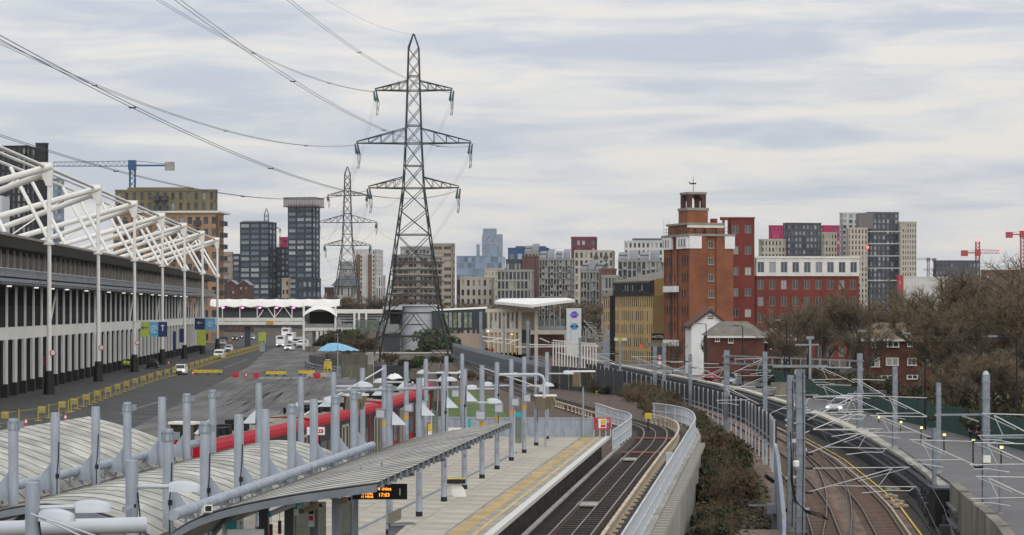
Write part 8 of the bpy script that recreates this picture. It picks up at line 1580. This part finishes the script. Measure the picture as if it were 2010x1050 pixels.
for k in range(210):
    y = 80 + (k / 210) ** 1.0 * 158 + R.uniform(-3, 3); xl = 3.6 + (y - 58) * .1245 if y < 130 else max(5.5, 12.2 - (y - 126) * .05); xr = wx(y) - 10.3; f = R.random(); x = xl + .4 + (xr - xl - .8) * f
    if y < 112 and f > .62 or (y < 84 and f > .35) or math.sin(y * .42 + f * 5) > .88: continue
    kk = (3 if f < .22 and y < 125 else R.choice((0, 1, 5, 2, 5, 1, 2)) if y < 118 else R.choice((1, 1, 5, 2, 0, 3)) if y < 140 else R.choice((0, 1, 1, 5, 2))); s = R.uniform(.85, 1.75) if y > 104 else R.uniform(.6, 1.1)
    if y > 150 or f > .8: s *= .85
    nm = names[kk]; cnt[kk] = cnt.get(kk, 0) + 1
    shrub(x, y, bz(y) - .1, kk, s, f'{nm} shrub in the overgrown bank between the two railways', f'{nm} shrubs on the bank', R.uniform(.8, 1.3))
# creeping ground cover on the bank
gcv = MB(); RR = random.Random(21)
for k in range(15000):
    y = RR.uniform(80, 236); xl = 3.4 + (y - 58) * .1245 if y < 130 else max(5.0, 11.9 - (y - 126) * .05); xr = wx(y) - 9.4; x = RR.uniform(xl, xr); z = bz(y) + .1 + .55 * math.sin(3.1 * (x - xl) / (xr - xl)) - (.5 * (x - xl) / (xr - xl) if y < 150 else 0) + RR.uniform(0, .3); a = RR.uniform(0, 6.28); s = RR.uniform(.05, .13); e = Vector((math.cos(a), math.sin(a), RR.uniform(-.3, .5))) * s; t = Vector((-math.sin(a), math.cos(a), RR.uniform(-.3, .8))) * s * .7; p = Vector((x, y, z)); gcv.add([p - e, p + t, p + e, p - t], [(0, 1, 2, 3)])
tag(gcv.build('undergrowth', mat('dry_undergrowth', (.085, .075, .035), .9, var=.4, scale=.5, col2=(.15, .115, .055), island=.4), kind='stuff'), 'tangle of low green and brown growth covering the bank', 'undergrowth')
c = P(1470, 1040, 98); gp_ = MB(); gp_.add([P(1425, 1075, 92), P(1530, 1075, 92), P(1530, 1020, 99), P(1455, 1018, 99)], [(0, 1, 2, 3)])
for v_ in range(4): gp_.v[v_] = (gp_.v[v_][0], gp_.v[v_][1], -1.25)
gp_.build('gravel_patch', M['gravel'], kind='structure')
# ivy and weeds elsewhere
for k, (u, v, Y, kk, s, lab) in enumerate(((660, 672, 455, 3, 4.2, 'dark bush right of the undercroft columns'), (690, 668, 450, 4, 4.5, 'dark green bush under the mesh parapet'), (640, 676, 458, 3, 3.6, 'dark bush beside the low stained wall'), (715, 676, 440, 3, 3.4, 'dark bush behind the corner pier'), (860, 668, 400, 4, 4.6, 'big evergreen bush under the dark enclosed bridge'), (850, 684, 395, 3, 3.0, 'dark bush at the foot of the lift tower'), (820, 690, 368, 4, 1.3, 'low bush on the capped concrete wall'), (800, 691, 368, 4, 1.0, 'second low bush behind the capped wall'), (820, 727, 325, 4, 1.8, 'green weeds before the concrete wall behind the posts'), (862, 735, 300, 3, 2.4, 'dark weeds by the right pylon leg'), (800, 733, 310, 3, 1.6, 'weeds left of the pylon leg by the board fence'), (765, 714, 342, 1, 1.8, 'brown bush at the left pylon leg'), (680, 690, 420, 1, 3.0, 'brown hedge behind the blue tarpaulin'), (725, 688, 420, 1, 3.0, 'brown hedge by the corner pier'))):
    c = P(u, v, Y); root = thing('bush', lab, 'bush', (c.x, Y, max(0, c.z - s * .6))); L, S = SH[kk]; inst('foliage', L, root, root.location); inst('stems', S, root, root.location); root.scale = (s, s, s); root.rotation_euler = (0, 0, R.uniform(0, 6))
for k in range(26):
    y = 150 + k * 3.3; q = Vector((10.2 - (y - 186) * .02 if y > 186 else 10.6, y)); kk = R.choice((0, 1, 5, 3)); root = thing('bush', f'{names[kk]} weed clump along the outside of the far bend', 'bush', (q.x + R.uniform(-.8, .8) - max(0, (y - 187)) * .35, y, 1.4), f'{names[kk]} weeds along the bend'); L, S = SH[kk]; inst('foliage', L, root, root.location); inst('stems', S, root, root.location); s = R.uniform(.6, 1.1); root.scale = (s, s, s)
for k in range(40):
    y = 118 + k * 3.6; q = woff(y, (9.6 if y < 150 else 7.5) + R.uniform(0, 4), -.2); kk = R.choice((3, 3, 0, 2, 1)); root = thing('bush', f'{names[kk]} hedge bush behind the green hoarding', 'bush', q, f'{names[kk]} bushes behind the hoarding'); L, S = SH[kk]; inst('foliage', L, root, q); inst('stems', S, root, q); s = R.uniform(1.6, 2.9); root.scale = (s, s, s)
# ================================================================ HAZE
hz = MB(); hz.box(-3500, 3500, -90, 6800, -8, 330)
h = hz.build('haze', [], kind='stuff'); hm = bpy.data.materials.new('haze'); hm.use_nodes = True; nt = hm.node_tree; nt.nodes.clear(); o_ = nt.nodes.new('ShaderNodeOutputMaterial'); v_ = nt.nodes.new('ShaderNodeVolumePrincipled'); v_.inputs['Color'].default_value = (.93, .95, 1, 1); v_.inputs['Density'].default_value = 0.00004; v_.inputs['Anisotropy'].default_value = .1; nt.links.new(v_.outputs[0], o_.inputs['Volume']); h.data.materials.append(hm); h.visible_shadow = True
